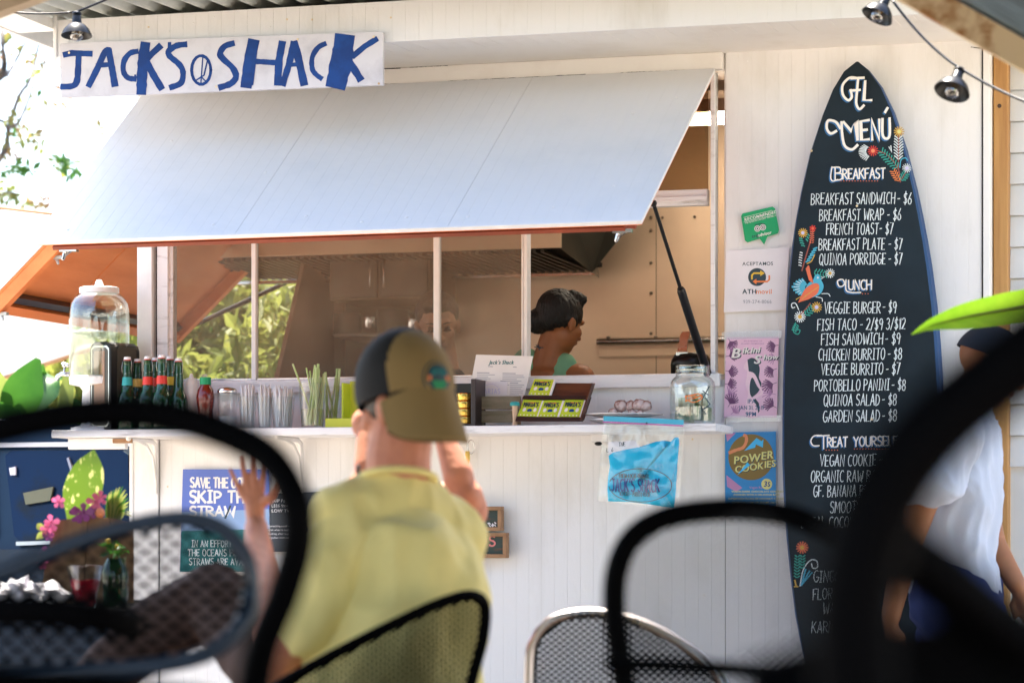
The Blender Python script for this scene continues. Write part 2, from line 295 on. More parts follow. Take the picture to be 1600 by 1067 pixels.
# ------------------------------------------------------------------ lettering
def arc(cx, cy, rx, ry, a0, a1, n=7): return [(cx+rx*math.cos(R(a0+(a1-a0)*i/n)), cy+ry*math.sin(R(a0+(a1-a0)*i/n))) for i in range(n+1)]
F = {'A': (.52, [[(0, 0), (.27, 1)], [(.25, 1), (.52, 0)], [(.1, .33), (.44, .36)]]),
 'B': (.48, [[(.03, 0), (0, 1)], [(0, .98)]+arc(.12, .77, .3, .22, 80, -80, 6)+[(.02, .53)], [(.02, .53)]+arc(.14, .26, .34, .26, 80, -80, 6)+[(.02, 0)]]),
 'C': (.45, [arc(.28, .5, .28, .5, 55, 305, 10)]),
 'D': (.5, [[(.03, 0), (0, 1)], [(0, 1)]+arc(.06, .5, .42, .5, 80, -80, 8)+[(.02, 0)]]),
 'E': (.42, [[(.42, .98), (0, 1), (.02, 0), (.42, .02)], [(.01, .5), (.34, .53)]]),
 'F': (.40, [[(.42, 1), (0, .97), (.02, 0)], [(.01, .5), (.34, .54)]]),
 'G': (.5, [arc(.28, .5, .28, .5, 60, 350, 11)+[(.3, .43)]]),
 'H': (.5, [[(0, 1), (.02, 0)], [(.48, 1), (.46, 0)], [(0, .5), (.48, .54)]]),
 'I': (.3, [[(.15, 1), (.15, 0)], [(.02, 1), (.3, .98)], [(0, 0), (.28, .02)]]),
 'J': (.42, [[(.1, 1), (.42, 1)], [(.3, 1), (.3, .22)]+arc(.17, .2, .14, .2, 0, -160, 5)]),
 'K': (.5, [[(.02, 1), (0, 0)], [(.46, 1), (.02, .42)], [(.14, .55), (.5, 0)]]),
 'L': (.4, [[(0, 1), (.02, .0), (.42, .03)]]),
 'M': (.62, [[(0, 0), (.06, 1), (.31, .35), (.55, 1), (.62, 0)]]),
 'N': (.5, [[(0, 0), (.02, 1), (.46, 0), (.48, 1)]]),
 'O': (.52, [arc(.26, .5, .26, .5, 90, 450, 14)]),
 'P': (.45, [[(.02, 0), (0, 1)], [(0, .98)]+arc(.12, .72, .32, .26, 80, -85, 7)+[(.02, .44)]]),
 'Q': (.54, [arc(.26, .5, .26, .5, 90, 450, 14), [(.3, .25), (.56, -.08)]]),
 'R': (.48, [[(.02, 0), (0, 1)], [(0, .98)]+arc(.12, .74, .32, .24, 80, -85, 7)+[(.02, .48)], [(.12, .48), (.5, 0)]]),
 'S': (.42, [arc(.23, .76, .21, .24, 40, 230, 7)+arc(.2, .25, .22, .26, 60, -150, 8)]),
 'T': (.46, [[(0, .97), (.48, 1)], [(.24, 1), (.22, 0)]]),
 'U': (.5, [[(0, 1), (.02, .3)]+arc(.25, .27, .23, .27, 190, 350, 7)+[(.5, 1)]]),
 'V': (.5, [[(0, 1), (.25, 0), (.5, 1)]]), 'W': (.7, [[(0, 1), (.17, 0), (.36, .75), (.54, 0), (.72, 1)]]),
 'X': (.48, [[(0, 1), (.48, 0)], [(.46, 1), (0, 0)]]), 'Y': (.48, [[(0, 1), (.24, .5), (.48, 1)], [(.24, .5), (.22, 0)]]),
 'Z': (.46, [[(0, .98), (.44, 1), (0, 0), (.46, .02)]]),
 '0': (.45, [arc(.22, .5, .22, .5, 90, 450, 12)]), '1': (.2, [[(0, .8), (.14, 1), (.14, 0)]]),
 '2': (.42, [arc(.2, .74, .2, .26, 160, -20, 7)+[(0, 0), (.42, .02)]]),
 '3': (.4, [arc(.18, .76, .19, .24, 150, -80, 7), arc(.18, .26, .22, .27, 85, -150, 8)]),
 '4': (.45, [[(.33, 0), (.33, 1), (0, .32), (.45, .32)]]),
 '5': (.42, [[(.4, 1), (.05, 1), (.02, .55)]+arc(.18, .3, .22, .3, 80, -140, 7)]),
 '6': (.42, [[(.34, 1), (.08, .5)]+arc(.21, .25, .2, .26, 160, 520, 12)]),
 '7': (.4, [[(0, 1), (.4, 1), (.12, 0)]]),
 '8': (.42, [arc(.21, .76, .18, .24, 90, 450, 11), arc(.21, .26, .21, .26, 90, 450, 11)]),
 '9': (.42, [arc(.2, .73, .19, .26, 0, 360, 12)+[(.38, .5), (.3, 0)]]),
 '$': (.42, [arc(.23, .70, .2, .2, 40, 230, 7)+arc(.2, .27, .21, .22, 60, -150, 8), [(.22, 1.08), (.2, -.08)]]),
 '-': (.32, [[(.02, .48), (.3, .5)]]), '/': (.34, [[(0, -.05), (.34, 1.05)]]), '.': (.12, [[(.04, .0), (.08, .08)]]),
 "'": (.14, [[(.1, 1.05), (.04, .78)]]), '&': (.5, [[(.5, 0), (.1, .72), (.2, 1), (.34, .8), (0, .25), (.2, 0), (.48, .4)]]), ' ': (.28, []), ':': (.1, [[(.05, .1), (.05, .16)], [(.05, .6), (.05, .66)]])}
LAY = [0]
def stroke(g, pts, w, mp, mi=0, jit=0.0, off=0.0):
    """pts in sheet units, mp(x, y, lift) -> world"""
    LAY[0] = (LAY[0]+1) % 9
    lift = off+.00006*LAY[0]; n = len(pts); L = []
    P2 = [V((a, b)) for a, b in pts]
    for i, p in enumerate(P2):
        a = P2[max(0, i-1)]; b = P2[min(n-1, i+1)]; t = (b-a)
        t = t.normalized() if t.length > 1e-9 else V((1, 0)); nn = V((-t.y, t.x)); sc = 1.0
        if 0 < i < n-1:
            t1 = (p-a).normalized(); t2 = (b-p).normalized(); c = max(.45, (t1+t2).length/2); sc = 1/c
        ex = t*w*.3*(-1 if i == 0 else (1 if i == n-1 else 0))
        wj = w*(1+random.uniform(-jit, jit))*.5*sc
        L.append((p+ex+nn*wj, p+ex-nn*wj))
    vs = []
    for a, b in L: vs += [mp(a.x, a.y, lift), mp(b.x, b.y, lift)]
    g.add(vs, [(2*i, 2*i+1, 2*i+3, 2*i+2) for i in range(n-1)], mi)
def text_w(s, h, xs=1.0, gap=.16): return sum((F[c][0]*xs+gap*(1 if c != ' ' else .4))*h for c in s)-gap*h
def text(g, s, x, y, h, w, mp, mi=0, xs=1.0, gap=.16, align='l', slope=0.0, jit=.12, wob=.03, slant=.0, off=0.0):
    """x, y baseline in photo-like sheet units (y down)"""
    W_ = text_w(s, h, xs, gap)
    if align == 'c': x -= W_/2
    x0 = x
    for c in s:
        gw, sts = F.get(c, F[' ']); hh = h*(1+random.uniform(-wob, wob)); dy = random.uniform(-wob, wob)*h
        for st in sts:
            stroke(g, [(x+(a*xs+b*slant)*hh, y+slope*(x-x0)-b*hh+dy) for a, b in st], w, mp, mi, jit, off)
        x += (gw*xs+gap*(1 if c != ' ' else .4))*h
    return x
def poly2(g, pts, mp, mi=0, off=0.0):
    g.add([mp(a, b, off) for a, b in pts], [list(range(len(pts)))], mi)
def disc(g, cx, cy, rx, ry, mp, mi=0, off=0.0, n=20): poly2(g, [(cx+rx*math.cos(2*math.pi*i/n), cy-ry*math.sin(2*math.pi*i/n)) for i in range(n)], mp, mi, off)
# font glyph cache (Blender's own built-in typeface)
GL = {}
_tmp = []
for ch in "ABCDEFGHIJKLMNOPQRSTUVWXYZabcdefghijklmnopqrstuvwxyz0123456789'$.-":
    c_ = bpy.data.curves.new('glyph', 'FONT'); c_.body = ch; c_.size = 1; c_.resolution_u = 3
    c_.offset = 0.012
    o_ = bpy.data.objects.new('glyph', c_); COL.objects.link(o_); _tmp.append((ch, o_))
_dg = bpy.context.evaluated_depsgraph_get()
for ch, o_ in _tmp:
    me_ = o_.evaluated_get(_dg).to_mesh(); vs_ = [v.co.copy() for v in me_.vertices]
    GL[ch] = ([(v.x, v.y) for v in vs_], [list(p.vertices) for p in me_.polygons], max([v.x for v in vs_] or [.3]))
    o_.evaluated_get(_dg).to_mesh_clear()
for ch, o_ in _tmp: c_ = o_.data; bpy.data.objects.remove(o_); bpy.data.curves.remove(c_)
def btext(g, s, x, y, h, mp, mi=0, xs=1.0, slant=0.0, slope=0.0, align='l', off=0.0, bold=False):
    sc = h/.7
    wid = lambda c: .28 if c == ' ' else GL[c][2]+.06
    W_ = sum(wid(c) for c in s)*sc*xs
    if align == 'c': x -= W_/2
    x0 = x
    for k, c in enumerate(s):
        if c != ' ':
            vs, fs, _ = GL[c]; g.add([mp(x+(a*xs+b*slant)*sc, y+slope*(x-x0)-b*sc, off+.00005*(k % 2)) for a, b in vs], fs, mi)
            if bold: g.add([mp(x+(a*xs+b*slant)*sc+h*.06, y+slope*(x-x0)-b*sc, off+.0001+.00005*(k % 2)) for a, b in vs], fs, mi)
        x += wid(c)*sc*xs
def wallmap(Y):        # photo pixels -> the upright plane y = Y, lifted towards the viewer's side
    return lambda u, v, lift=0.0: P(u, v, Y)+V((0, -lift, 0))
# ------------------------------------------------------------------ one continuous skin from overlapping limbs
def blob(g, voxel, sm=6, fac=.5, name='tmp'):
    me = g.mesh(name, [M['skin1']]); o = bpy.data.objects.new(name, me); COL.objects.link(o)
    rm = o.modifiers.new('r', 'REMESH'); rm.mode = 'VOXEL'; rm.voxel_size = voxel
    s_ = o.modifiers.new('s', 'SMOOTH'); s_.iterations = sm; s_.factor = fac
    dg = bpy.context.evaluated_depsgraph_get(); ev = o.evaluated_get(dg); m2 = ev.to_mesh()
    out = G(); out.v = [v.co.copy() for v in m2.vertices]; out.f = [list(p.vertices) for p in m2.polygons]; out.m = [0]*len(out.f)
    nrm = [v.normal.copy() for v in m2.vertices]; ev.to_mesh_clear()
    bpy.data.objects.remove(o); bpy.data.meshes.remove(me)
    out.n = nrm; return out
def folds(b, amp, sc, mask=None):
    for i, p in enumerate(b.v):
        k = mask(p) if mask else 1
        q = V((p.x*sc[0], p.y*sc[1], p.z*sc[2]))
        b.v[i] = p+b.n[i]*amp*k*(1-2.2*abs(noise.noise(q)))
def paint(b, fn):
    for i, f in enumerate(b.f):
        c = V((0, 0, 0))
        for k in f: c += b.v[k]
        b.m[i] = fn(c/len(f))
# ================================================================== ground and deck
gd = G(); gd.add([(-150, -60, 0), (150, -60, 0), (150, 150, 0), (-150, 150, 0)], [(0, 1, 2, 3)])
gd.build('ground', M['sand'], kind='structure')
dk = G(); dk.box((-4.5, -10.2, .004), (5.5, -2.35, .33)); deck = dk.build('deck', M['deckw'], kind='structure')
pl = G(); pl.bbox((-4.49, -.066, .332), (5.49, .066, .352), .004); plm = pl.mesh('deck_plank', M['deckw'])
for i in range(55): inst(plm, 'deck_plank', deck, (0, -10.1+i*.142, 0))
# ================================================================== the shack
ZT = Zv(1300, 68, 0)                       # top of the front wall, under the soffit
XL = X(213, 0); XR = X(1549, 0); YF = -.62
shack = thing('food_shack', (0, 0, 0), 'white beadboard food shack with its long service window propped open', 'shack')
FT = Zv(92, 33, YF); FB = Zv(92, 92, YF)    # fascia top and bottom
FXL = X(92, YF)
# backing walls
ZS = Zv(700, 590, 0)                       # sill height
ZH = Zv(1118, 112, 0)                      # head of the window opening
OXR = X(1117, 0)                           # right side of the window opening
w = G()
w.box((XL+.004, .012, .25), (XR, .07, ZS-.02)); w.box((OXR+.03, .012, ZS-.02), (XR, .07, ZT+.2)); w.box((XL+.004, .012, ZH+.02), (OXR+.03, .07, ZT+.2))
wall = w.build('wall', M['white2'], shack)
def planks(parent, name, x0, x1, pw, z0, z1, y, mat, gap=.0001, th=.012):
    n = max(1, round((x1-x0)/pw)); pw = (x1-x0)/n; b = .0010
    a = -pw/2+gap/2; c = pw/2-gap/2; h = z1-z0
    prof = [(a, 0), (a, -th+b*.8), (a+b, -th), (c-b, -th), (c, -th+b*.8), (c, 0)]
    g = G(); g.prism([(q[0], q[1], 0) for q in prof][::-1], (0, 0, h)); me = g.mesh(name, mat)
    return [inst(me, name, parent, (x0+pw*(i+.5), y, z0)) for i in range(n)]
PW = .046
# lower wall: planks between the plain corner and the right section
planks(shack, 'wall_plank', X(250, 0), OXR+.035, PW, .25, Zv(700, 668, 0)+.03, .012, M['white'])
g = G(); g.bbox((X(206, 0), -.008, .25), (X(250, 0)-.004, .08, Zv(230, 680, 0)), .003)
g.build('corner_board', M['white'], shack)
g = G(); g.bbox((X(206, 0)-.004, -.0135, .25), (X(210, 0), .0, Zv(230, 670, 0)), .002); g.build('corner_trim', M['trim'], shack)
planks(shack, 'wall_plank', OXR+.037, XR-.03, PW, .25, ZT+.06, .012, M['white'])
g = G(); g.box((XR-.031, -.004, .25), (XR-.027, .012, ZT-.02), 0); g.build('wall_seam', M['dark'], shack)
g = G(); g.bbox((XR-.026, -.006, .25), (XR-.004, .05, ZT+.05), .002); g.build('corner_board', M['white'], shack)
# boards between the sill and the counter
planks(shack, 'wall_plank', X(250, 0), OXR+.035, .09, Zv(700, 668, 0)+.03, ZS-.045, .010, M['white'])
# trim over the opening, thin ragged dark joints
g = G(); zt0, zt1 = Zv(1118, 109, -.02), Zv(1118, 82, -.02)
g.bbox((X(218, 0), -.022, zt0), (OXR+.03, .012, zt1), .003); g.build('head_trim', M['white2'], shack)
g = G()
random.seed(3)
def ragged(g, u0, v0, u1, v1, Y, t0, t1, n=26):
    mp = wallmap(Y); up = []; dn = []
    for i in range(n+1):
        k = i/n; u = u0+(u1-u0)*k; v = v0+(v1-v0)*k; t = random.uniform(t0, t1)
        up.append((u, v-t/2)); dn.append((u, v+t/2))
    for i in range(n): poly2(g, [dn[i], dn[i+1], up[i+1], up[i]], mp)
ragged(g, 1124, 79, 1240, 69.5, -.0045, .6, 1.6); ragged(g, 1240, 69.5, 1345, 66, -.0045, 1.5, 2.8); ragged(g, 1410, 62, 1505, 56, -.0045, 1, 2.5); ragged(g, 1350, 65, 1405, 62, -.0045, .2, 1)
ragged(g, 598, 108, 626, 107, -.0235, 1, 2); ragged(g, 640, 106, 700, 103, -.0235, .2, 1)
ragged(g, 1119.5, 80, 1119.6, 110, -.0235, 1, 1)
ragged(g, 600, 132.5, 700, 128.5, -.0285, 1, 2.2); ragged(g, 700, 128.5, 915, 117.5, -.0285, 2, 3.6, 40); ragged(g, 963, 115.5, 1010, 113, -.0285, 1.5, 3); ragged(g, 1010, 113, 1117, 108, -.0285, .5, 1.8)
ragged(g, 1517, 74, 1540, 77, -.0085, .6, 1.6, 8)
g.build('open_joint', M['dark'], shack)
# soffit and fascia
sf = G(); sf.box((FXL+.02, YF+.016, FB+.02), (X(1600, YF)+.9, .05, FB+.05)); sfm = sf.build('soffit', M['white2'], shack)
n = 62; x0 = FXL+.03; x1 = X(1600, YF)+.9; pw = (x1-x0)/n
sl_ = math.atan2((ZT)-(FB+.008), 0-YF)
g = G(); b = .0014
g.prism([(-pw/2+.0002, 0, .004), (-pw/2+.0002, 0, b), (-pw/2+b, 0, 0), (pw/2-b, 0, 0), (pw/2-.0002, 0, b), (pw/2-.0002, 0, .004)], (0, -YF+.01, (ZT)-(FB+.006)))
me = g.mesh('soffit_plank', M['white2'])
for i in range(n): inst(me, 'soffit_plank', shack, (x0+pw*(i+.5), YF, FB+.006))
g = G(); g.box((FXL, YF-.002, FB), (X(1600, YF)+.9, YF+.014, FT)); g.build('fascia', M['white2'], shack)
planks(shack, 'fascia_plank', FXL, X(1600, YF)+.9, .0455, FB-.004, FT, YF-.002, M['white'], th=.010)
g = G(); g.bbox((FXL-.012, YF-.02, FB-.01), (FXL, YF+.06, FT+.02), .002); g.bbox((FXL-.012, YF-.019, FB-.03), (FXL+.02, YF+.02, FB+.004), .002)
g.build('end_trim', M['trim'], shack)
g = G(); zz = Zv(222, 166, 0)      # sloped end board of the soffit
g.add([(FXL+.005, YF+.02, FB+.003), (XL+.01, .0, ZT-.03), (XL+.01, .0, ZT+.02), (FXL+.005, YF+.02, FB+.06), (FXL+.02, YF+.02, FB+.003), (XL+.03, .0, ZT-.03), (XL+.03, .0, ZT+.02), (FXL+.02, YF+.02, FB+.06)],
      [(0, 1, 2, 3), (7, 6, 5, 4), (0, 4, 5, 1), (1, 5, 6, 2), (2, 6, 7, 3), (3, 7, 4, 0)])
g.build('soffit_end_board', M['trim'], shack)
# corrugated roof: ribs run front to back
g = G(); X0 = FXL-.16; X1 = X(1600, YF)+1.0; per = .088; nx = int((X1-X0)/per*10)
def roofz(x, y): return FT+.030+(y-YF)*.035+.018*math.sin(2*math.pi*(x-X0)/per)
vs = []
for i in range(nx+1):
    x = X0+(X1-X0)*i/nx
    for y in (YF-.52, YF-.1, 2.45): vs.append((x, y, roofz(x, y)))
g.add(vs, [(3*i+j, 3*i+3+j, 3*i+4+j, 3*i+1+j) for i in range(nx) for j in range(2)])
vs2 = [(a, b_, c+.002) for a, b_, c in vs]; g.add(vs2, [(3*i+1+j, 3*i+4+j, 3*i+3+j, 3*i+j) for i in range(nx) for j in range(2)])
g.build('roof', M['galv'], shack, smooth=True)
g = G(); g.bbox((X0-.02, YF-.53, FT-.035), (X0-.002, 2.4, FT+.06), .003)
g.box((X0, YF-.50, FT-.03), (FXL-.013, YF+.02, FT+.005)); g.build('barge_board', M['trim'], shack)
# nail heads and small stains of rust under them
random.seed(17)
nh = G(); nh.lathe([(.0034, 0), (.0034, .0008), (.0001, .0014)], 7, axis=(0, -1, 0)); nhm = nh.mesh('nail_head', M['trim']); nh = G(); nh.lathe([(.0034, 0), (.0034, .0008), (.0001, .0014)], 7, axis=(0, -1, 0)); nhr = nh.mesh('nail_head', M['rust'])
for u, v, Yn in [(1168+random.uniform(-4, 4), 96, -.0005), (1075, 677, -.0005), (970, 680, -.0005), (1082, 686, -.0005), (1150, 180, -.0005), (1490, 200, -.0005), (1500, 500, -.0005), (1160, 860, -.0005), (975, 700, -.0005), (262, 700, -.0005), (262, 760, -.0005), (330, 712, -.0005), (500, 700, -.0005), (820, 690, -.0005), (830, 900, -.0005), (1100, 930, -.0005)]+[(80+i*31+random.uniform(-6, 6), 42-i*1.85+random.uniform(-2, 22), YF-.0125) for i in range(18)]:
    inst(nhr if random.random() < .3 else nhm, 'nail_head', shack, P(u, v, Yn))
# ------------------------------------------------------------------ window frames, screens
wf = G()
def vbar(g, u0, u1, y0, y1, z0, z1, mi=0): g.bbox((X(u0, y0), y0, z0), (X(u1, y0), y1, z1), .002, mi)
z0 = ZS; z1 = ZH
g = G(); vbar(g, 214, 237, -.018, .07, z0-.03, zt0-.002); g.build('window_post', M['trim'], shack)
g = G(); vbar(g, 237.5, 244, .02, .07, z0, z1); g.build('window_gap', M['dark'], shack)
g = G(); vbar(g, 245, 262, -.002, .06, z0, z1); vbar(g, 263, 270, .012, .05, z0, z1); g.build('window_frame', M['worn'], shack)
mull = []
for (a, c, yy) in ((392.5, 399.5, .0), (677, 686, .004)):
    g = G(); vbar(g, a, c, yy, yy+.03, z0+.002, z1-.002); mull.append(g.build('mullion', M['trim'], shack))
g = G(); vbar(g, 814.5, 818, .012, .04, z0+.002, z1-.002); vbar(g, 818.6, 823.5, -.004, .045, z0+.002, z1-.002); g.build('mullion', M['trim'], shack)
g = G(); vbar(g, 1110, 1117, -.004, .05, z0+.002, z1); g.build('jamb', M['worn'], shack)
g = G(); g.bbox((X(250, 0), -.03, ZS-.045), (OXR+.02, .10, ZS), .004); g.build('sill', M['worn'], shack)
g = G(); g.bbox((X(270, .0), .008, ZS+.001), (X(814, 0), .03, ZS+.010), .002); g.build('screen_track', M['alu'], shack)
for a, c in ((270.5, 392), (400, 676.5), (686.5, 814)):
    g = G(); g.box((X(a, .018), .018, ZS+.011), (X(c, .018), .019, z1-.003)); g.build('insect_screen', M['screen'], shack)
# transom over the open hatch
ta, tb = Zv(1070, 322, .03), Zv(1070, 297, .03)
g = G(); g.bbox((X(824, .03), .02, ta), (X(1107, .03)-.002, .06, tb), .003); g.bbox((X(824, .03), .01, ta+.012), (X(1107, .03)-.002, .02, ta+.03), .002)
g.build('transom_bar', M['worn'], shack)
g = G(); g.box((X(824, .05), .045, tb+.002), (X(1107, .05), .048, z1)); g.build('transom_pane', glass('transom_glass', (.62, .55, .45), .06, .04), shack)
# ------------------------------------------------------------------ rooms inside
BY = 2.0; IXR = X(1117, 0)+.75; CZ = ZT+.05; FZ = .35
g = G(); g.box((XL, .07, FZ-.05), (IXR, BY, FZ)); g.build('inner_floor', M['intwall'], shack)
g = G(); g.box((XL, .07, CZ), (IXR, BY+.1, CZ+.03)); g.build('inner_ceiling', M['intwall2'], shack)
g = G()
U_split = 505
xs = CAM.x+ray(U_split, HZ).x*dep(U_split, BY)
g.box((XL, BY, FZ), (xs, BY+.05, CZ)); g.build('back_wall', M['intwall2'], shack)
# steel sheets on the back wall, slightly buckled, seams and rivets
xa = xs; xe = IXR
bounds = [xs]+[X(u, BY) for u in (700, 1026, 1300)]+[IXR]
bounds = [b_ for b_ in bounds if b_ <= IXR+.001]
for a, c in zip(bounds[:-1], bounds[1:]):
    g = G(); N, K = 18, 22; random.seed(int(a*100) & 255)
    vs = []
    for i in range(N+1):
        for j in range(K+1):
            x = a+.0015+(c-a-.003)*i/N; z = FZ+(CZ-FZ)*j/K
            e = math.sin(math.pi*i/N)
            vs.append((x, BY-.008-.011*e*(noise.noise(V((x*2.3, z*1.9, 1.3)))+.5*noise.noise(V((x*5, z*4, 7)))), z))
    g.add(vs, [(i*(K+1)+j, (i+1)*(K+1)+j, (i+1)*(K+1)+j+1, i*(K+1)+j+1) for i in range(N) for j in range(K)])
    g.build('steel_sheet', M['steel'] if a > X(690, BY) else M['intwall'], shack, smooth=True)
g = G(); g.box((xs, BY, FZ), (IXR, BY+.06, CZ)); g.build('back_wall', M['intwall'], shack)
g = G()
for v in (340, 360, 411, 458, 521): g.sph(P(1017, v, BY-.02), .007, 8)
for u, v in ((1085, 339), (1035, 340), (950, 345)): g.sph(P(u, v, BY-.02), .006, 8)
g.build('rivet', M['intwall'], shack)
# right end wall
g = G(); g.box((IXR, .07, FZ), (IXR+.05, BY, CZ)); g.build('right_inner_wall', M['steel'], shack)
# left end wall with its own hatch opening
oy0, oy1 = .10, 1.72; oz0 = ZS-.02; oz1 = Zv(225, 235, 0)
g = G(); g.box((XL, .07, .25), (XL+.05, BY+.05, oz0)); g.box((XL, .07, oz1), (XL+.05, BY+.05, CZ)); g.box((XL, oy1, oz0), (XL+.05, BY+.05, oz1)); g.box((XL, .07, oz0), (XL+.05, oy0, oz1))
g.build('left_end_wall', M['intwall2'], shack)
g = G()   # leaning panel that cuts the opening on a slant
u_ = P(480, 385, 0)
g.add([(XL+.052, oy1+.01, oz0), (XL+.052, oy1-.55, oz0), (XL+.052, oy1-.02, oz1), (XL+.052, oy1+.01, oz1), (XL+.07, oy1+.01, oz0), (XL+.07, oy1-.55, oz0), (XL+.07, oy1-.02, oz1), (XL+.07, oy1+.01, oz1)],
      [(0, 1, 2, 3), (7, 6, 5, 4), (0, 4, 5, 1), (1, 5, 6, 2), (2, 6, 7, 3), (3, 7, 4, 0)])
g.build('slanted_panel', M['intwall2'], shack)
g = G(); g.bbox((XL+.052, BY-.06, FZ), (XL+.09, BY-.02, CZ-.01), .004); g.build('corner_batten', M['intwall2'], shack)
# ------------------------------------------------------------------ front awning (a hatch of beadboard, hinged under the head trim)
AY = -.86
A0 = P(222, 158, -.026); A1 = P(1117.5, 109, -.026); A0.z = A1.z = (A0.z+A1.z)/2
B0 = P(50, 383, AY); B1 = P(1003, 350, AY)
awn = bpy.data.objects.new('awning', None); COL.objects.link(awn); awn.parent = shack; awn.location = A0
nA = ((B1-A1).cross(A0-A1)).normalized()
if nA.z < 0: nA = -nA
n = 46; g_ = .0012
def awp(s, t, h): return A0.lerp(A1, s).lerp(B0.lerp(B1, s), t)+nA*h
for i in range(n):
    a = i/n; c = (i+1)/n; e = .0002; bb = .0011/1.9; th = .012; g = G()
    sec = [(a+e/1.9*.3, 0), (a+e/1.9*.3, th-.0005), (a+bb, th), (c-bb, th), (c-e/1.9*.3, th-.0005), (c-e/1.9*.3, 0)]
    if i in (16, 32): sec[0] = (a+.0012, 0); sec[1] = (a+.0012, th-.004)
    p0 = [awp(s, 0, h) for s, h in sec]; p1 = [awp(s, 1, h) for s, h in sec]
    g.add(p0+p1, [list(range(6)), list(range(6, 12))[::-1]]+[(k, k+6, (k+1) % 6+6, (k+1) % 6) for k in range(6)])
    g.build('plank', M['awn'], awn)
g = G()
dn = (B0-A0).normalized()
g.hexa([awp(0.002, .01, -.009), awp(.998, .01, -.009), awp(.998, .99, -.009), awp(.002, .99, -.009), awp(.002, .01, -.001), awp(.998, .01, -.001), awp(.998, .99, -.001), awp(.002, .99, -.001)])
g.build('plywood_back', M['orange'], awn)
def bar(g, s0, t0, s1, t1, w, h0, h1, mi=0):
    a = awp(s0, t0, 0); c = awp(s1, t1, 0); d = (c-a).normalized(); q = d.cross(nA).normalized()*w/2
    g.hexa([a-q+nA*h0, a+q+nA*h0, c+q+nA*h0, c-q+nA*h0, a-q+nA*h1, a+q+nA*h1, c+q+nA*h1, c-q+nA*h1], mi)
g = G(); bar(g, .03, .965, .97, .965, .045, -.030, -.017); g.build('edge_batten', M['redwood'], awn)
g = G(); bar(g, .03, .05, .03, .94, .04, -.05, -.017); bar(g, .97, .05, .97, .94, .04, -.05, -.017); bar(g, .5, .05, .5, .94, .04, -.05, -.017)
g.build('side_batten', M['redwood'], awn)
g = G(); bar(g, 0, .999, 1, .999, .006, .000, .0125); g.build('edge_trim', M['trim'], awn)
g = G()
random.seed(5)
for s_, t_ in ((.05, .93), (.30, .93), (.33, .6), (.55, .95), (.62, .93), (.85, .9), (.9, .3), (.93, .78), (.12, .35), (.96, .2), (.45, .9), (.72, .94)):
    g = G(); c = awp(s_, t_, .0125); g.lathe([(.0055, 0), (.006, .001), (.004, .0025), (.0001, .003)], 8, c, axis=nA)
    g.build('screw_head', M['trim'], awn)
for s_ in (.055, .965):
    g = G(); c = awp(s_, .975, -.030); g.box(c-V((.03, .01, .012)), c+V((.03, .012, .0))); g.cap(c+V((-.012, 0, -.012)), c+V((-.02, 0, -.035)), .008, .006, 8); g.cap(c+V((.006, 0, -.01)), c+V((-.012, 0, -.022)), .005, .005, 8)
    g.build('latch', M['chrome'], awn, smooth=40)
# gas strut
g = G(); a = P(1021, 318, -.50); c = P(1069, 452, -.26); d = P(1106, 585, -.02)
c = a.lerp(d, .50)
g.tube([a, c], .0065, 8); g.tube([c-(d-a).normalized()*.012, c, c+(d-a).normalized()*.01, d], [.011, .0145, .0145, .0145], 10); g.sph(a, .012, 8); g.sph(d, .013, 8)
g.build('gas_strut', M['black'], awn, smooth=40)
# ------------------------------------------------------------------ left end awning, underside showing
saw = bpy.data.objects.new('side_awning', None); COL.objects.link(saw); saw.parent = shack
H0 = V((XL-.01, .02, oz1+.0)); H1 = V((XL-.01, 1.70, oz1+.0))
q = P(-18, 478, .02); H0o = V((q.x, .02, q.z)); H1o = V((q.x, 1.70, q.z))
saw.location = H0
e1 = (H1-H0); e2 = (H0o-H0); nS = e1.cross(e2).normalized()
if nS.z < 0: nS = -nS
def sp(s, t, h): return H0+e1*s+e2*t+nS*h
for s0, s1 in ((0, .345), (.35, 1)):
    g = G(); g.hexa([sp(s0, 0, 0), sp(s1, 0, 0), sp(s1, 1, 0), sp(s0, 1, 0), sp(s0, 0, .008), sp(s1, 0, .008), sp(s1, 1, .008), sp(s0, 1, .008)]); g.build('plywood_sheet', M['orange'], saw)
g = G(); g.hexa([sp(-.003, 0, .009), sp(1.003, 0, .009), sp(1.003, 1.004, .009), sp(-.003, 1.004, .009), sp(-.003, 0, .02), sp(1.003, 0, .02), sp(1.003, 1.004, .02), sp(-.003, 1.004, .02)]); g.build('outer_skin', M['trim'], saw)
def sbar(s0, t0, s1, t1, w, h0, h1, mat, nm):
    g = G(); a = sp(s0, t0, 0); c = sp(s1, t1, 0); d = (c-a).normalized(); q = d.cross(nS).normalized()*w/2
    g.hexa([a-q+nS*h0, a+q+nS*h0, c+q+nS*h0, c-q+nS*h0, a-q+nS*h1, a+q+nS*h1, c+q+nS*h1, c-q+nS*h1]); g.build(nm, mat, saw)
sbar(.013, .0, .013, .99, .04, -.045, -.001, M['orange'], 'edge_batten')
sbar(.987, .0, .987, .99, .04, -.045, -.001, M['orange'], 'edge_batten')
sbar(.03, .97, .97, .97, .04, -.04, -.001, M['orange'], 'edge_batten')
sbar(.04, .915, .96, .915, .028, -.03, -.001, M['blackwood'], 'hinge_bar')
for s_, t_ in ((.02, .62), (.015, .99)):
    g = G(); c = sp(s_, t_, -.048); g.box(c-V((.025, .01, .004)), c+V((.025, .01, .008))); g.cap(c, c+V((.012, -.01, -.02)), .007, .005, 8); g.build('latch', M['galv'], saw, smooth=40)
g = G(); g.tube([sp(.99, .93, -.02), V((XL+.1, 2.3, oz0+.75))], .010, 8); g.build('prop_pole', M['greytee'], saw)
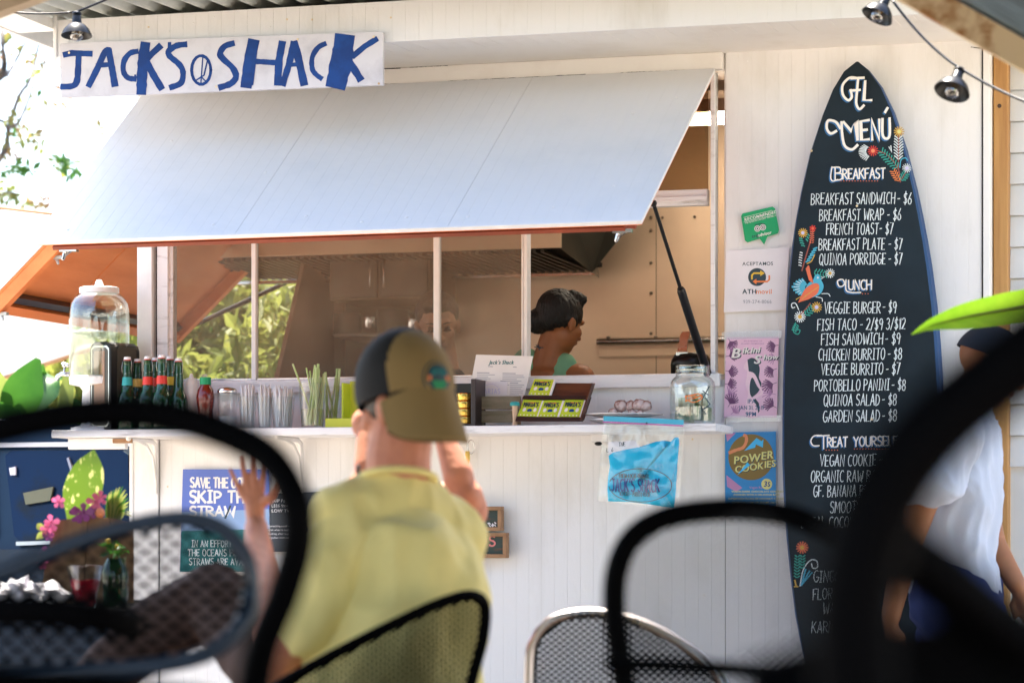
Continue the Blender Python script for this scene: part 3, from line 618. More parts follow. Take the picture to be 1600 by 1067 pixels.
# ------------------------------------------------------------------ counter shelf with brackets
SY = -.29; SZ = Zv(1118, 661, SY)
shelf = thing('counter_shelf', (X(80, SY), SY, SZ-.025), 'long worn white counter shelf running under the service window', 'shelf')
g = G(); g.bbox((X(80, SY), SY, SZ-.026), (X(1119, SY), -.001, SZ), .003); g.build('board', M['worn'], shelf)
g = G(); g.bbox((X(106, SY+.05), SY+.05, SZ-.066), (X(196, SY+.05), SY+.075, SZ-.028), .003); g.build('cleat', M['white'], shelf)
g = G(); g.bbox((X(176, SY+.04), SY+.038, SZ-.046), (X(206, SY+.04), SY+.049, SZ-.030), .002); g.build('splintered_cleat_end', M['reclaimed'], shelf)
for u in (247, 474):
    x = X(u, 0); g = G()
    g.tube([(x, SY+.03, SZ-.03), (x, -.06, SZ-.034), (x, -.028, SZ-.045), (x, -.018, SZ-.09), (x, -.016, SZ-.22)], [.009]*4+[.004], 8)
    g.tube([(x, SY+.10, SZ-.034), (x, -.10, SZ-.05), (x, -.045, SZ-.09), (x, -.02, SZ-.17)], .005, 8); g.build('bracket', M['white'], shelf, smooth=True)
# ------------------------------------------------------------------ yellow pine post and the sided wall beyond
g = G(); xa, xb = X(1552, .03), X(1575, .03); g.bbox((xa, .03, 0), (xb, .12, 3.4), .004)
g.tube([(xa+.02, .0285, Zv(1560, 166, .03)), (xa+.02, .031, Zv(1560, 166, .03))], [.007, .007], 10, 1)
tag(g.build('timber_post', [M['post'], M['knot']]), 'yellow pine post standing at the right end of the white shack', 'post')
sw = thing('sided_wall', (xb, .06, 0), 'pale lap siding wall at the far right edge beyond the pine post', 'wall')
g = G(); g.box((xb+.001, .11, 0), (xb+1.2, .2, 3.4)); g.build('backing', M['siding'], sw)
z = -.02; hh = 49.0*PX(1590, .1)
z = Zv(1590, 141, .1)-hh*12
while z < 3.4:
    g = G(); x0 = xb+.001; x1 = xb+1.2
    g.add([(x0, .085, z), (x1, .085, z), (x1, .103, z+hh-.004), (x0, .103, z+hh-.004), (x0, .109, z), (x1, .109, z), (x1, .109, z+hh-.004), (x0, .109, z+hh-.004)],
          [(0, 1, 2, 3), (7, 6, 5, 4), (0, 4, 5, 1), (1, 5, 6, 2), (2, 6, 7, 3), (3, 7, 4, 0)])
    g.build('siding_board', M['siding'], sw); z += hh
# ================================================================== patio canopy over the tables (corrugated, gabled)
CY = -2.5
Lp0, Lp1 = P(-60, 52, CY), P(90, -4, CY); Rp0, Rp1 = P(1392, -4, CY), P(1640, 138, CY)
sL = (Lp1.z-Lp0.z)/(Lp1.x-Lp0.x); sR = (Rp1.z-Rp0.z)/(Rp1.x-Rp0.x)
xr = (Rp0.z-sR*Rp0.x-Lp0.z+sL*Lp0.x)/(sL-sR); zr = Lp0.z+sL*(xr-Lp0.x)
can = thing('patio_canopy', (xr, CY, .33), 'corrugated metal patio canopy with a rusty edge beam, upper right corner of the view', 'canopy')
xl = xr-2.6; xrr = xr+2.3
def cz(x): return zr+(sL*(x-xr) if x < xr else sR*(x-xr))
for side, mt, nm in ((0, 'beige', 'edge_beam'), (1, 'rust', 'edge_beam')):
    a, c = (xl, xr) if side == 0 else (xr, xrr); g = G(); h = .075
    g.hexa([(a, CY-.05, cz(a)), (c, CY-.05, cz(c)), (c, CY, cz(c)), (a, CY, cz(a)), (a, CY-.05, cz(a)+h), (c, CY-.05, cz(c)+h), (c, CY, cz(c)+h), (a, CY, cz(a)+h)])
    g.build(nm, M[mt], can)
for side in (0, 1):
    a, c = (xl-.15, xr) if side == 0 else (xr, xrr+.15); g = G(); per = .076; L = 6.2; ny = int(L/per*8); vs = []
    for j in range(ny+1):
        y = CY+.06-L*j/ny
        for x in (a, c): vs.append((x, y, cz(x)+.095+.016*math.sin(2*math.pi*(L*j/ny)/per)))
    fs = [(2*j, 2*j+1, 2*j+3, 2*j+2) for j in range(ny)]
    g.add(vs, fs); g.add([(p[0], p[1], p[2]+.002) for p in vs], [f[::-1] for f in fs]); g.build('corrugated_sheet', M['roofdark'], can, smooth=True)
for x in (xl, xrr):
    for y in (CY-.03, CY-5.9):
        g = G(); g.bbox((x-.045, y-.045, .35 if y < -2.35 else 0), (x+.045, y+.045, cz(x)+.01), .004); g.build('post', M['beige'], can)
def curve(pts, n=5):
    o = []; P_ = [pts[0]]+list(pts)+[pts[-1]]
    for i in range(1, len(P_)-2):
        p0, p1, p2, p3 = P_[i-1:i+3]
        for k in range(n):
            t = k/n
            o.append(tuple(.5*((2*p1[j])+(-p0[j]+p2[j])*t+(2*p0[j]-5*p1[j]+4*p2[j]-p3[j])*t*t+(-p0[j]+3*p1[j]-3*p2[j]+p3[j])*t**3) for j in range(2)))
    return o+[pts[-1]]
# ================================================================== JACK'S SHACK sign on the fascia
SGY = YF-.018
sgp = [P(95, 68, SGY), P(598, 50, SGY), P(599, 134, SGY), P(95, 153, SGY)]
sign = thing('painted_sign', P(346, 110, SGY), "white board sign hand painted JACK'S SHACK in blue, fixed to the fascia", 'sign')
mp = wallmap(SGY-.016)
g = G(); bd = [P(u, v, SGY-.016) for u, v in ((95, 153), (599, 133), (598, 132), (598, 51), (596, 50), (96, 68), (94, 70))]
g.prism(bd, (0, .016, 0)); g.build('board', M['signboard'], sign)
random.seed(11)
def Zm(x, y): return x/1541*260, y/1067*180
JS = [ # brush strokes traced in photo pixels: list of (points, width)
 ([(101, 86), (112, 83.5), (142, 84.5)], 8), ([(123, 85), (122, 110), (120, 128), (113, 135), (97, 136)], 8.5),
 ([(139, 134), (153, 106), (164, 82), (170, 79.5)], 8.5), ([(170, 80), (173, 95), (179.5, 133)], 9), ([(152, 103), (174, 101)], 6.5),
 ([(214, 81), (203, 84), (194, 96), (193, 112), (200, 122), (211, 124)], 7.5), ([(211.5, 118), (211.5, 126)], 3),
 ([(227, 71), (223, 100), (221, 144)], 14), ([(250, 73), (238, 84), (228, 95)], 9), ([(229, 97), (240, 118), (252, 138)], 9.5),
 ([(265, 68), (265, 77)], 5),
 ([(290, 70), (276, 72), (264, 80), (265, 88), (280, 101), (286, 113), (283, 130), (267, 137)], 8),
 ([(364, 68.5), (351, 73), (344, 84), (349, 93), (363, 106), (369, 120), (361, 131), (344, 137)], 8.5),
 ([(396, 67), (390, 95), (385, 133)], 15), ([(441, 68), (436, 95), (434, 131)], 10), ([(392, 96), (437, 99)], 7.5),
 ([(442, 132), (452, 100), (459, 68)], 9), ([(460, 68), (467, 95), (475, 131)], 10.5), ([(449, 102), (469, 101)], 6),
 ([(508, 69), (497, 75), (488, 90), (488, 108), (494, 117), (502, 123)], 7),
 ([(538, 64), (534, 95), (526, 129)], 29), ([(588, 62), (570, 73), (552, 88)], 8), ([(545, 96), (553, 108), (563, 124)], 10)]
g = G()
for pts_, wd in JS:
    if len(pts_) >= 4: pts_ = curve(pts_, 4)
    # resample for uneven brush edges
    rs_ = []
    for a, c in zip(pts_[:-1], pts_[1:]):
        k_ = max(1, int(math.dist(a, c)/5))
        rs_ += [(a[0]+(c[0]-a[0])*i/k_, a[1]+(c[1]-a[1])*i/k_) for i in range(k_)]
    rs_.append(pts_[-1]); stroke(g, rs_, wd*1.14, mp, 0, .09, .0006)
poly2(g, [(376, 130), (392, 64), (404, 66), (396, 134)], mp, 0, .0014)
g.build('lettering', M['signblue'], sign)
g = G(); el = [(314.5+15*math.cos(R(a)), 110-22.5*math.sin(R(a))) for a in range(0, 361, 20)]
stroke(g, el, 4.5, mp, 0, .12, .0006); stroke(g, [(317, 90), (314, 131)], 2, mp, 0, 0, .0006); stroke(g, [(325, 92), (319, 118), (305, 127)], 2.2, mp, 0, .1, .0006); stroke(g, [(314, 120), (322, 128)], 2, mp, 0, 0, .0006)
g.build('peace_symbol', M['signblue'], sign)
for u, v in ((108, 83), (465, 62), (584, 58), (338, 136), (592, 131)):
    g = G(); g.lathe([(.004, 0), (.004, .001), (.0001, .002)], 8, P(u, v, SGY-.0165), axis=(0, -1, 0)); g.build('screw', M['rust'], sign)
# ================================================================== surfboard menu
BYF = -.045
def brd(v, k):   # outline half points traced: left and right edge of the board at photo row v
    Lq = [(97, 1338), (112, 1319), (140, 1302), (180, 1286), (240, 1266), (300, 1252), (360, 1241), (420, 1234), (480, 1229), (560, 1225), (640, 1223), (720, 1223), (800, 1226), (880, 1233), (960, 1243), (1040, 1258), (1120, 1280), (1180, 1306), (1215, 1340)]
    Rq = [(97, 1341), (112, 1359), (140, 1380), (180, 1399), (240, 1419), (300, 1434), (360, 1447), (420, 1457), (480, 1465), (560, 1472), (640, 1476), (720, 1478), (800, 1476), (880, 1471), (960, 1462), (1040, 1449), (1120, 1427), (1180, 1395), (1215, 1350)]
    q = Rq if k else Lq
    for (a, x0), (c, x1) in zip(q[:-1], q[1:]):
        if v <= c: t = (v-a)/(c-a); return x0+(x1-x0)*t
    return q[-1][1]
sb = thing('surfboard_menu', P(1350, 1215, BYF), 'tall black surfboard with the chalked food menu and blue rails, on the white wall', 'surfboard')
rows = [97, 99, 103, 112, 125, 140, 160, 180, 210, 240, 270, 300, 340, 380, 420, 480, 540, 600, 660, 720, 780, 840, 900, 960, 1010, 1060, 1100, 1140, 1180, 1200, 1215]
def brow(v):
    l, r = brd(v, 0), brd(v, 1)
    t = (v-97)/1118; r_in = 1.0; hw = (r-l)/2
    pl_ = P(l, v, BYF); pr_ = P(r, v, BYF); c = (pl_+pr_)/2; hw_ = (pr_-pl_).x/2; th = .026*min(1, hw_/.12)+.002
    prof = [(-1, 0), (-.997, -.45), (-.985, -.8), (-.965, -1), (-.5, -1.0), (0, -1.0), (.5, -1.0), (.93, -1), (.965, -.85), (.98, -.45), (1, 0), (.9, .6), (0, .75), (-.9, .6)]
    return [V((c.x+a*hw_, BYF+b_*th, c.z)) for a, b_ in prof]
g = G(); R_ = [brow(v) for v in rows]; k = 14
vs = [p for r_ in R_ for p in r_]; fs = []; ms = []
for i in range(len(R_)-1):
    for j in range(k):
        fs.append((i*k+j, i*k+(j+1) % k, (i+1)*k+(j+1) % k, (i+1)*k+j)); ms.append(0 if 3 <= j <= 6 else 1)
b_ = len(g.v); g.v += vs
for f, m_ in zip(fs, ms): g.f.append(list(f)); g.m.append(m_)
g.f.append(list(range(k))); g.m.append(1); g.f.append(list(range((len(R_)-1)*k, len(R_)*k))[::-1]); g.m.append(1)
g.build('board', [M['board'], M['boardrail']], sb, smooth=35)
BF = BYF-.0285
mb = wallmap(BF)
g = G(); random.seed(21)
lines = [(1266, 317, 'BREAKFAST SANDWICH', 1397), (1280, 341, 'BREAKFAST WRAP', 1380), (1290, 366, 'FRENCH TOAST', 1375), (1279, 389, 'BREAKFAST PLATE', 1382), (1281, 414, 'QUINOA PORRIDGE', 1382)]
def mline(x0, y, s, x1, tail, xt, h=17.5, w=1.32, slope=-.012):
    n0 = text_w(s, h, 1, .12); xs = 1.0
    for _ in range(6): xs *= (x1-x0)/text_w(s, h, xs, .12)
    g2 = G(); text(g2, s, x0, y, h, w, mb, 0, xs, .12, slope=slope, slant=.06)
    if tail: text(g2, tail, xt, y-1, h, w, mb, 0, xs*1.0, .12, slope=slope, slant=.06)
    return g2.build('menu_line', M['chalk'], sb)
for x0, y, s, x1, tail, xt in (
    (1267, 320, 'BREAKFAST SANDWICH', 1398, '- $6', 1402), (1280, 345, 'BREAKFAST WRAP', 1380, '- $6', 1386), (1291, 367, 'FRENCH TOAST', 1372, '- $7', 1374),
    (1279, 391, 'BREAKFAST PLATE', 1382, '- $7', 1388), (1280, 414, 'QUINOA PORRIDGE', 1383, '- $7', 1388),
    (1288, 490, 'VEGGIE BURGER', 1375, '- $9', 1379), (1277, 516, 'FISH TACO - 2/$9 3/$12', 1414, '', 0), (1283, 539, 'FISH SANDWICH', 1379, '- $9', 1383),
    (1279, 563, 'CHICKEN BURRITO', 1382, '- $8', 1387), (1283, 586, 'VEGGIE BURRITO', 1379, '- $7', 1384), (1272, 611, 'PORTOBELLO PANINI', 1389, '- $8', 1393),
    (1287, 634, 'QUINOA SALAD', 1374, '- $8', 1378), (1286, 659, 'GARDEN SALAD', 1374, '- $8', 1378),
    (1281, 728, 'VEGAN COOKIE', 1368, '- $3', 1374), (1267, 753, 'ORGANIC RAW BAR', 1375, '- $4', 1380), (1271, 776, 'GF. BANANA BREAD', 1378, '- $4', 1384), (1297, 801, 'SMOOTHIE', 1358, '- $7', 1364),
    (1252, 825, 'LOCAL COCONUT', 1350, '', 0), (1271, 909, 'GINGER', 1320, '', 0), (1270, 936, 'FLOR', 1300, '', 0), (1286, 959, 'WATER', 1326, '', 0), (1268, 988, 'KARMA', 1312, '', 0), (1281, 1037, 'AGUA', 1316, '', 0)):
    mline(x0, y, s, x1, tail, xt)
def heading(s, x, y, h, x1, big=1.0, w=3.4):
    xs = 1.0
    for _ in range(6): xs *= (x1-x)/text_w(s, h, xs, .12)
    for mat_, dx, dy, of in (('blueshade', -1.6, 1.4, 0), ('cream', 0, 0, .0009)):
        g2 = G(); random.seed(len(s)); text(g2, s, x+dx, y+dy, h, w*1.15 if of == 0 else w, mb, 0, xs, .12, slope=-.02, jit=.05, wob=.015, off=of)
        g2.build('heading_shadow' if of == 0 else 'menu_heading', M[mat_], sb)
def curls(list_, w, name='menu_heading'):
    for mat_, dx, dy, of, k_ in (('blueshade', -1.8, 1.8, 0, 1.1), ('cream', 0, 0, .0009, 1)):
        g2 = G()
        for pts_ in list_: stroke(g2, [(a+dx, b+dy) for a, b in pts_], w*k_, mb, 0, .04, of)
        g2.build('heading_shadow' if of == 0 else name, M[mat_], sb)
curls([curve([(1341, 123), (1328, 122), (1317, 133), (1317, 148), (1325, 157), (1331, 152), (1329, 141)]), [(1330, 123), (1350, 122)], curve([(1341, 123), (1339, 145), (1338, 162), (1343, 171), (1350, 165)]), [(1331, 142), (1344, 141)],
       [(1352, 127), (1350, 157), (1362, 157)]], 3.8)
curls([curve([(1313, 201), (1306, 191), (1294, 189), (1292, 201), (1298, 209), (1307, 205)]), curve([(1315, 191), (1316, 210), (1320, 228), (1331, 234), (1340, 227)]), [(1318, 191), (1330, 205), (1338, 190), (1340, 219)],
       [(1358, 188), (1345, 190), (1346, 219), (1358, 218)], [(1346, 204), (1355, 203)], [(1363, 219), (1362, 188), (1374, 218), (1374, 187)], curve([(1379, 186), (1379, 210), (1384, 217), (1390, 212), (1390, 185)]), [(1383, 176), (1387, 169)]], 4.0)
curls([curve([(1300, 261), (1298, 277), (1301, 283), (1309, 281)]), [(1305, 262), (1305, 281)], curve([(1300, 262), (1312, 262), (1313, 269), (1306, 271)]), curve([(1306, 271), (1315, 272), (1315, 280), (1305, 282)])], 2.0)
heading('REAKFAST', 1317, 280, 16, 1383, w=2.1)
curls([curve([(1321, 446), (1317, 437), (1309, 439), (1311, 447), (1317, 447), (1321, 441)]), curve([(1322, 437), (1322, 453), (1330, 457), (1345, 457)])], 2.0)
heading('UNCH', 1326, 453, 15, 1362, w=2.1)
curls([curve([(1284, 680), (1272, 681), (1267, 689), (1271, 696), (1280, 696)]), [(1277, 681), (1296, 680)], [(1287, 681), (1287, 701)]], 2.0)
heading('REAT', 1293, 698, 15, 1324, w=2.0); heading('YOURSELF', 1334, 697, 15, 1402, w=2.0)
for x0, x1, y in ((1314, 1378, 283), (1330, 1362, 459), (1291, 1316, 703), (1335, 1398, 701)):
    g2 = G()
    for i in range(int((x1-x0)/4.4)): disc(g2, x0+i*4.4, y, .9, .8, mb, 0, 0, 6)
    g2.build('underline_dots', M['coral'], sb)
# folk-art flowers and bird
def leaflets(parts, x0, y0, x1, y1, n, ln, key, spread=50, w=1.6, side=0):
    g2 = parts.setdefault(key, G()); a = math.degrees(math.atan2(-(y1-y0), x1-x0))
    for i in range(n):
        k = (i+.5)/n; x = x0+(x1-x0)*k; y = y0+(y1-y0)*k
        for s_ in ((-1, 1) if side == 0 else (side,)):
            an = R(a+s_*spread); L = ln*(1-.35*abs(k-.4)); stroke(g2, [(x+1.2*math.cos(an), y-1.2*math.sin(an)), (x+L*.6*math.cos(an), y-L*.6*math.sin(an)), (x+L*math.cos(an+.1*s_), y-L*math.sin(an+.1*s_))], w, mb, 0, .15)
def flower(parts, cx, cy, r, key, ckey, n=13, w=1.5):
    g2 = parts.setdefault(key, G())
    for i in range(n):
        an = 2*math.pi*i/n; stroke(g2, [(cx+r*.42*math.cos(an), cy-r*.42*math.sin(an)), (cx+r*math.cos(an), cy-r*math.sin(an))], w, mb, 0, .1)
    disc(parts.setdefault(ckey, G()), cx, cy, r*.38, r*.38, mb, 0, .0008, 10)
def stem(parts, pts, key='maroonp', w=1.4): stroke(parts.setdefault(key, G()), curve(pts, 4), w, mb, 0, .1)
pt_ = {}
stem(pt_, [(1407, 285), (1404, 262), (1404, 236), (1404, 213)]); leaflets(pt_, 1404, 252, 1404, 216, 8, 10, 'chalk', 42, 1.6); flower(pt_, 1405, 206, 8, 'mustard', 'khakiprint')
stem(pt_, [(1406, 270), (1396, 252), (1384, 241), (1372, 236)]); leaflets(pt_, 1404, 264, 1377, 237, 8, 9, 'tealp', 48, 1.8); flower(pt_, 1364, 236, 8, 'red', 'peach'); 
for a in range(125, 255, 11): stroke(pt_.setdefault('chalk', G()), [(1361+8*math.cos(R(a)), 237-8*math.sin(R(a))), (1360+18*math.cos(R(a)), 238-14*math.sin(R(a)))], 1.3, mb, 0, .1)
flower(pt_, 1417, 263, 7, 'chalk', 'lilac', 13, 1.3); stem(pt_, [(1406, 284), (1412, 275), (1416, 269)]); leaflets(pt_, 1407, 284, 1415, 272, 4, 8, 'tealp', 45, 1.6); leaflets(pt_, 1406, 285, 1396, 268, 5, 8, 'orangeprint', 40, 1.5)
stem(pt_, [(1406, 262), (1408, 250), (1415, 247), (1418, 251)], 'cyanp'); stroke(pt_['chalk'], [(1389, 230), (1393, 238), (1392, 228)], 1.4, mb)
# bird group on the left
stem(pt_, [(1253, 423), (1258, 405), (1263, 388), (1268, 372), (1270, 360)], 'maroonp', 2); flower(pt_, 1254.5, 364, 7, 'mustard', 'lilac'); flower(pt_, 1270, 357, 4.5, 'red', 'coral', 7, 2)
leaflets(pt_, 1268, 382, 1269, 362, 6, 4, 'coral', 50, 1.3); leaflets(pt_, 1259, 387, 1254, 372, 4, 7, 'tealp', 50, 1.8, 1); leaflets(pt_, 1262, 380, 1266, 368, 3, 6, 'tealp', 50, 1.8, 1)
leaflets(pt_, 1257, 412, 1271, 388, 6, 9, 'cyanp', 32, 2.2, -1); leaflets(pt_, 1253, 418, 1255, 394, 6, 6, 'chalk', 70, 1.5, 1); stroke(pt_['mustard'], curve([(1273, 398), (1268, 408), (1261, 412)]), 1.5, mb)
for k_ in range(9):
    a = R(122+k_*14); L = 24-3*abs(k_-4)*.6
    stroke(pt_['cyanp'], [(1262+5*math.cos(a), 449-5*math.sin(a)), (1262+L*.8*math.cos(a), 449-L*.75*math.sin(a)), (1262+L*math.cos(a), 449-L*.9*math.sin(a))], 3.3, mb, 0, .1)
    stroke(pt_.setdefault('chalk2', G()), [(1262+13*math.cos(a), 449-12*math.sin(a)), (1262+L*.9*math.cos(a), 449-L*.83*math.sin(a))], 1.0, mb, 0, .1, .0008)
poly2(pt_['cyanp'], curve([(1256, 459), (1262, 444), (1270, 438), (1274, 430), (1280, 429), (1283, 437), (1287, 448), (1281, 460), (1266, 466)]), mb, 0, .0010)
poly2(pt_.setdefault('coral2', G()), curve([(1247, 473), (1258, 452), (1272, 443), (1280, 446), (1277, 459), (1263, 468)]), mb, 0, .0018)
poly2(pt_['coral2'], curve([(1259, 420), (1264, 415), (1267, 428), (1271, 442), (1264, 438)]), mb, 0, .0018)
for k_ in range(5): stroke(pt_['mustard'], [(1253+k_*5, 468-k_*4), (1260+k_*5, 461-k_*3.2)], .8, mb, 0, 0, .0024)
disc(pt_['chalk'], 1278, 434, 1.6, 1.6, mb, 0, .002, 8); stroke(pt_['chalk'], [(1283, 433), (1289, 432), (1283, 436)], 1, mb)
stroke(pt_['chalk'], curve([(1275, 464), (1284, 466), (1285, 471)]), 1.2, mb); stroke(pt_['chalk'], curve([(1284, 459), (1294, 459), (1297, 463)]), 1.2, mb)
leaflets(pt_, 1270, 425, 1292, 429, 5, 7, 'tealp', 55, 1.7); flower(pt_, 1297, 427, 7, 'chalk', 'mustard', 13, 1.3); stroke(pt_['mustard'], [(1244, 468), (1252, 463), (1249, 472)], 1.4, mb)
stem(pt_, [(1250, 492), (1258, 484), (1266, 474)], 'maroonp', 1.8); flower(pt_, 1276, 480, 8, 'mustard', 'lilac'); flower(pt_, 1250, 495, 8.5, 'chalk', 'mustard', 15); leaflets(pt_, 1257, 494, 1269, 481, 4, 8, 'tealp', 45, 1.8)
stroke(pt_['chalk'], curve([(1248, 484), (1243, 474), (1237, 475), (1238, 481), (1242, 480)]), 1.5, mb); leaflets(pt_, 1246, 505, 1241, 516, 4, 5, 'tealp', 50, 1.8); stroke(pt_['tealp'], curve([(1243, 504), (1240, 518), (1247, 522), (1250, 516), (1246, 515)]), 1.5, mb)
# lower flower
flower(pt_, 1253.5, 855, 9, 'coral', 'mustard', 13, 2); leaflets(pt_, 1245, 905, 1246, 868, 8, 6, 'tealp', 45, 2); leaflets(pt_, 1253, 890, 1254, 868, 5, 6, 'tealp', 45, 2)
stroke(pt_['chalk'], curve([(1250, 915), (1255, 890), (1266, 875), (1276, 876), (1277, 886), (1270, 887), (1268, 880)]), 1.8, mb); 
for a in (60, 75, 50): stroke(pt_['cyanp'], [(1252, 914), (1252+26*math.cos(R(a)), 914-26*math.sin(R(a)))], 2.4, mb, 0, .2)
stroke(pt_['mustard'], [(1244, 915), (1242, 906)], 2.5, mb); stroke(pt_['mustard'], [(1241, 916), (1247, 916)], 2, mb)
for k_, g2 in pt_.items(): g2.build('painted_flowers', M[{'chalk2': 'chalk', 'coral2': 'coral'}.get(k_, k_)], sb)
g2 = G()
for u, v in ((1339, 322), (1268, 236), (1362, 655)): g2 = G(); g2.lathe([(.004, 0), (.004, .002), (.0001, .003)], 8, P(u, v, BF-.001), axis=(0, -1, 0)); g2.build('screw', M['rust'], sb)
# ================================================================== papers stuck on the wall between the hatch and the surfboard
WY = -.0135
def sheet(name, quad, mat, label, cat, Y=WY, th=.0008, group=None):
    pts_ = [P(u, v, Y) for u, v in quad]; c = sum(pts_, V())/len(pts_)
    t_ = thing(name, V((c.x, Y, min(p.z for p in pts_))), label, cat, group)
    g = G(); g.prism(pts_[::-1], (0, -th, 0)); g.build('sheet', mat, t_); return t_, wallmap(Y-th)
# green round-cornered sticker
t_, m = sheet('sticker', [(1158, 338), (1160, 334), (1207, 323), (1211, 326), (1217.5, 360), (1215, 365), (1199, 370), (1194, 382.5), (1187, 373), (1168, 379), (1164, 376)], M['stickergreen'],
              'green speech bubble RECOMMENDED sticker with an owl face, above the white payment notice', 'sticker')
g = G(); btext(g, 'RECOMMENDED', 1163, 345.5, 4.6, m, 0, 1.0, slope=-.255, off=.0003, bold=True); btext(g, 'THE WORLDS LARGEST TRAVEL SITE', 1164, 350, 2.2, m, 0, .93, slope=-.255, off=.0003)
stroke(g, [(1162, 347.5), (1208, 336.5)], .5, m, off=.0003); stroke(g, [(1162, 340), (1206, 329)], .5, m, off=.0003); btext(g, 'advisor', 1184, 370, 5.2, m, 0, .9, slope=-.22, off=.0003, bold=True)
disc(g, 1183.5, 357.5, 4.9, 4.9, m, 0, .0003); disc(g, 1192, 355.5, 4.9, 4.9, m, 0, .0003); g.build('print', M['paperw'], t_)
g = G(); btext(g, 'trip', 1175, 372, 5.2, m, 0, .9, slope=-.22, off=.0003, bold=True); stroke(g, [(1180, 352), (1188, 349.5), (1195, 350.5)], 1.2, m, off=.0006)
for cx, cy in ((1183.5, 357.5), (1192, 355.5)):
    stroke(g, [(cx+3.2*math.cos(R(a)), cy+3.2*math.sin(R(a))) for a in range(0, 361, 30)], .9, m, off=.0006); disc(g, cx, cy, 1.3, 1.3, m, 0, .0007, 8)
g.build('print', M['ink'], t_)
# payment notice
t_, m = sheet('notice', [(1135, 392), (1233, 387), (1228, 484), (1131, 488)], M['paper'], 'white sheet reading ACEPTAMOS with an orange arrows logo, under the green sticker', 'notice')
g = G(); btext(g, 'ACEPTAMOS', 1160, 415, 5.4, m, 0, 1.02, slope=-.01, off=.0003); disc(g, 1183, 433, 14, 14, m, 0, .0003, 28); btext(g, 'ATH', 1160, 459, 7.2, m, 0, 1.0, off=.0003, bold=True)
g.build('print', M['ink'], t_)
g = G(); btext(g, 'movil', 1181, 459, 7.2, m, 0, 1.05, off=.0003); stroke(g, [(1202, 431), (1202, 437), (1199, 440), (1181, 440)], 2.6, m, off=.0008); poly2(g, [(1182, 435.5), (1182, 444.5), (1176, 440)], m, 0, .0009); g.build('print', M['orangeprint'], t_)
g = G(); stroke(g, [(1175, 436), (1175, 430), (1178, 427), (1189, 427)], 2.6, m, off=.0008); poly2(g, [(1188, 422.5), (1188, 431.5), (1195, 427)], m, 0, .0009); g.build('print', M['yellow'], t_)
g = G(); btext(g, '939-274-8066', 1161, 474, 5.4, m, 0, .96, off=.0003); g.build('print', M['grey'], t_)
# pink poster
t_, m = sheet('event_poster', [(1135, 527), (1217, 526), (1214, 652), (1131, 653)], M['pinkprint'], 'pink Bikini Show poster with palm leaves, taped left of the surfboard', 'poster')
g = G(); random.seed(9)
def palm(g, x, y, a0, r, n=9, w=2.0, sp=120):
    for i in range(n):
        a = R(a0-sp/2+sp*i/(n-1)); L = r*(1-.3*abs(i-(n-1)/2)/(n/2)); stroke(g, [(x, y), (x+L*.5*math.cos(a), y-L*.5*math.sin(a)), (x+L*math.cos(a+.15), y-L*math.sin(a+.15))], w*.9, m, 0, .3, .0003)
    stroke(g, [(x, y), (x-r*.4*math.cos(R(a0)), y+r*.4*math.sin(R(a0)))], .8, m, off=.0004)
for q_ in ((1141, 534, -60, 14), (1140, 556, 10, 15), (1139, 580, -10, 14), (1138, 600, 0, 13), (1141, 630, 60, 17), (1211, 540, 190, 14), (1208, 578, 200, 15), (1207, 600, 200, 18), (1208, 634, 150, 16)): palm(g, *q_)
g.build('print', M['plum'], t_)
g = G()
for q_ in ((1140, 545, 20, 11), (1138, 615, 30, 16), (1211, 560, 180, 13), (1206, 615, 170, 17), (1146, 644, 40, 12)): palm(g, *q_, n=7, w=1.5)
g.build('print', M['mauve'], t_)
g = G(); poly2(g, curve([(1168, 562), (1175, 559), (1182, 563), (1187, 575), (1186, 590), (1190, 600), (1185, 612), (1176, 620), (1168, 625), (1171, 610), (1171, 590), (1169, 575)]), m, 0, .0007)
poly2(g, [(1172, 628), (1180, 622), (1186, 630), (1187, 642), (1181, 650), (1176, 640)], m, 0, .0008); g.build('print', M['ink'], t_)
g = G(); poly2(g, curve([(1168, 563), (1164, 568), (1162, 575), (1167, 579), (1167, 588), (1165, 600), (1169, 615), (1166, 628), (1165, 640), (1168, 652), (1182, 652), (1184, 640), (1178, 625), (1172, 615), (1172, 598), (1176, 590), (1183, 603), (1189, 613), (1177, 620), (1178, 624), (1192, 615), (1190, 608), (1180, 585), (1170, 580)]), m, 0, .0009); g.build('print', M['skinprint'], t_)
for mat_, dx, of, bw in (('ink', 1.4, .0012, 0), ('paperw', 0, .0016, 0)):
    g = G(); btext(g, 'B', 1141, 559, 15, m, 0, 1.2, .25, off=of, bold=True); btext(g, 'ikini', 1159, 552, 9.5, m, 0, 1.15, .25, slope=-.05, off=of, bold=True)
    btext(g, 'S', 1177, 568, 13, m, 0, 1.2, .25, off=of, bold=True); btext(g, 'how', 1192, 562, 8.5, m, 0, 1.05, .25, slope=-.03, off=of, bold=True)
    g.v = [p+V((dx*PX(1180, 0), 0, -abs(dx)*PX(1180, 0))) for p in g.v]; g.build('print', M[mat_], t_)
g = G(); btext(g, 'IPA', 1168, 630, 6.5, m, 0, .9, off=.0013); btext(g, 'JAN 31. 2019', 1155, 640, 6.5, m, 0, .78, off=.0013); btext(g, '9PM', 1165, 650, 6.5, m, 0, .95, off=.0013, bold=True); g.build('print', mk('blueprintink', (.02, .10, .22), .5), t_)
g = G(); btext(g, 'AN EVENING OF', 1162, 534, 2.2, m, 0, 1.2, off=.0003); btext(g, 'ISLAND SWIMWEAR', 1158, 538, 2.2, m, 0, 1.2, off=.0003); g.build('print', M['mauve'], t_)
tpm = glass('clear_tape', (.96, .96, 1), .2, .12)
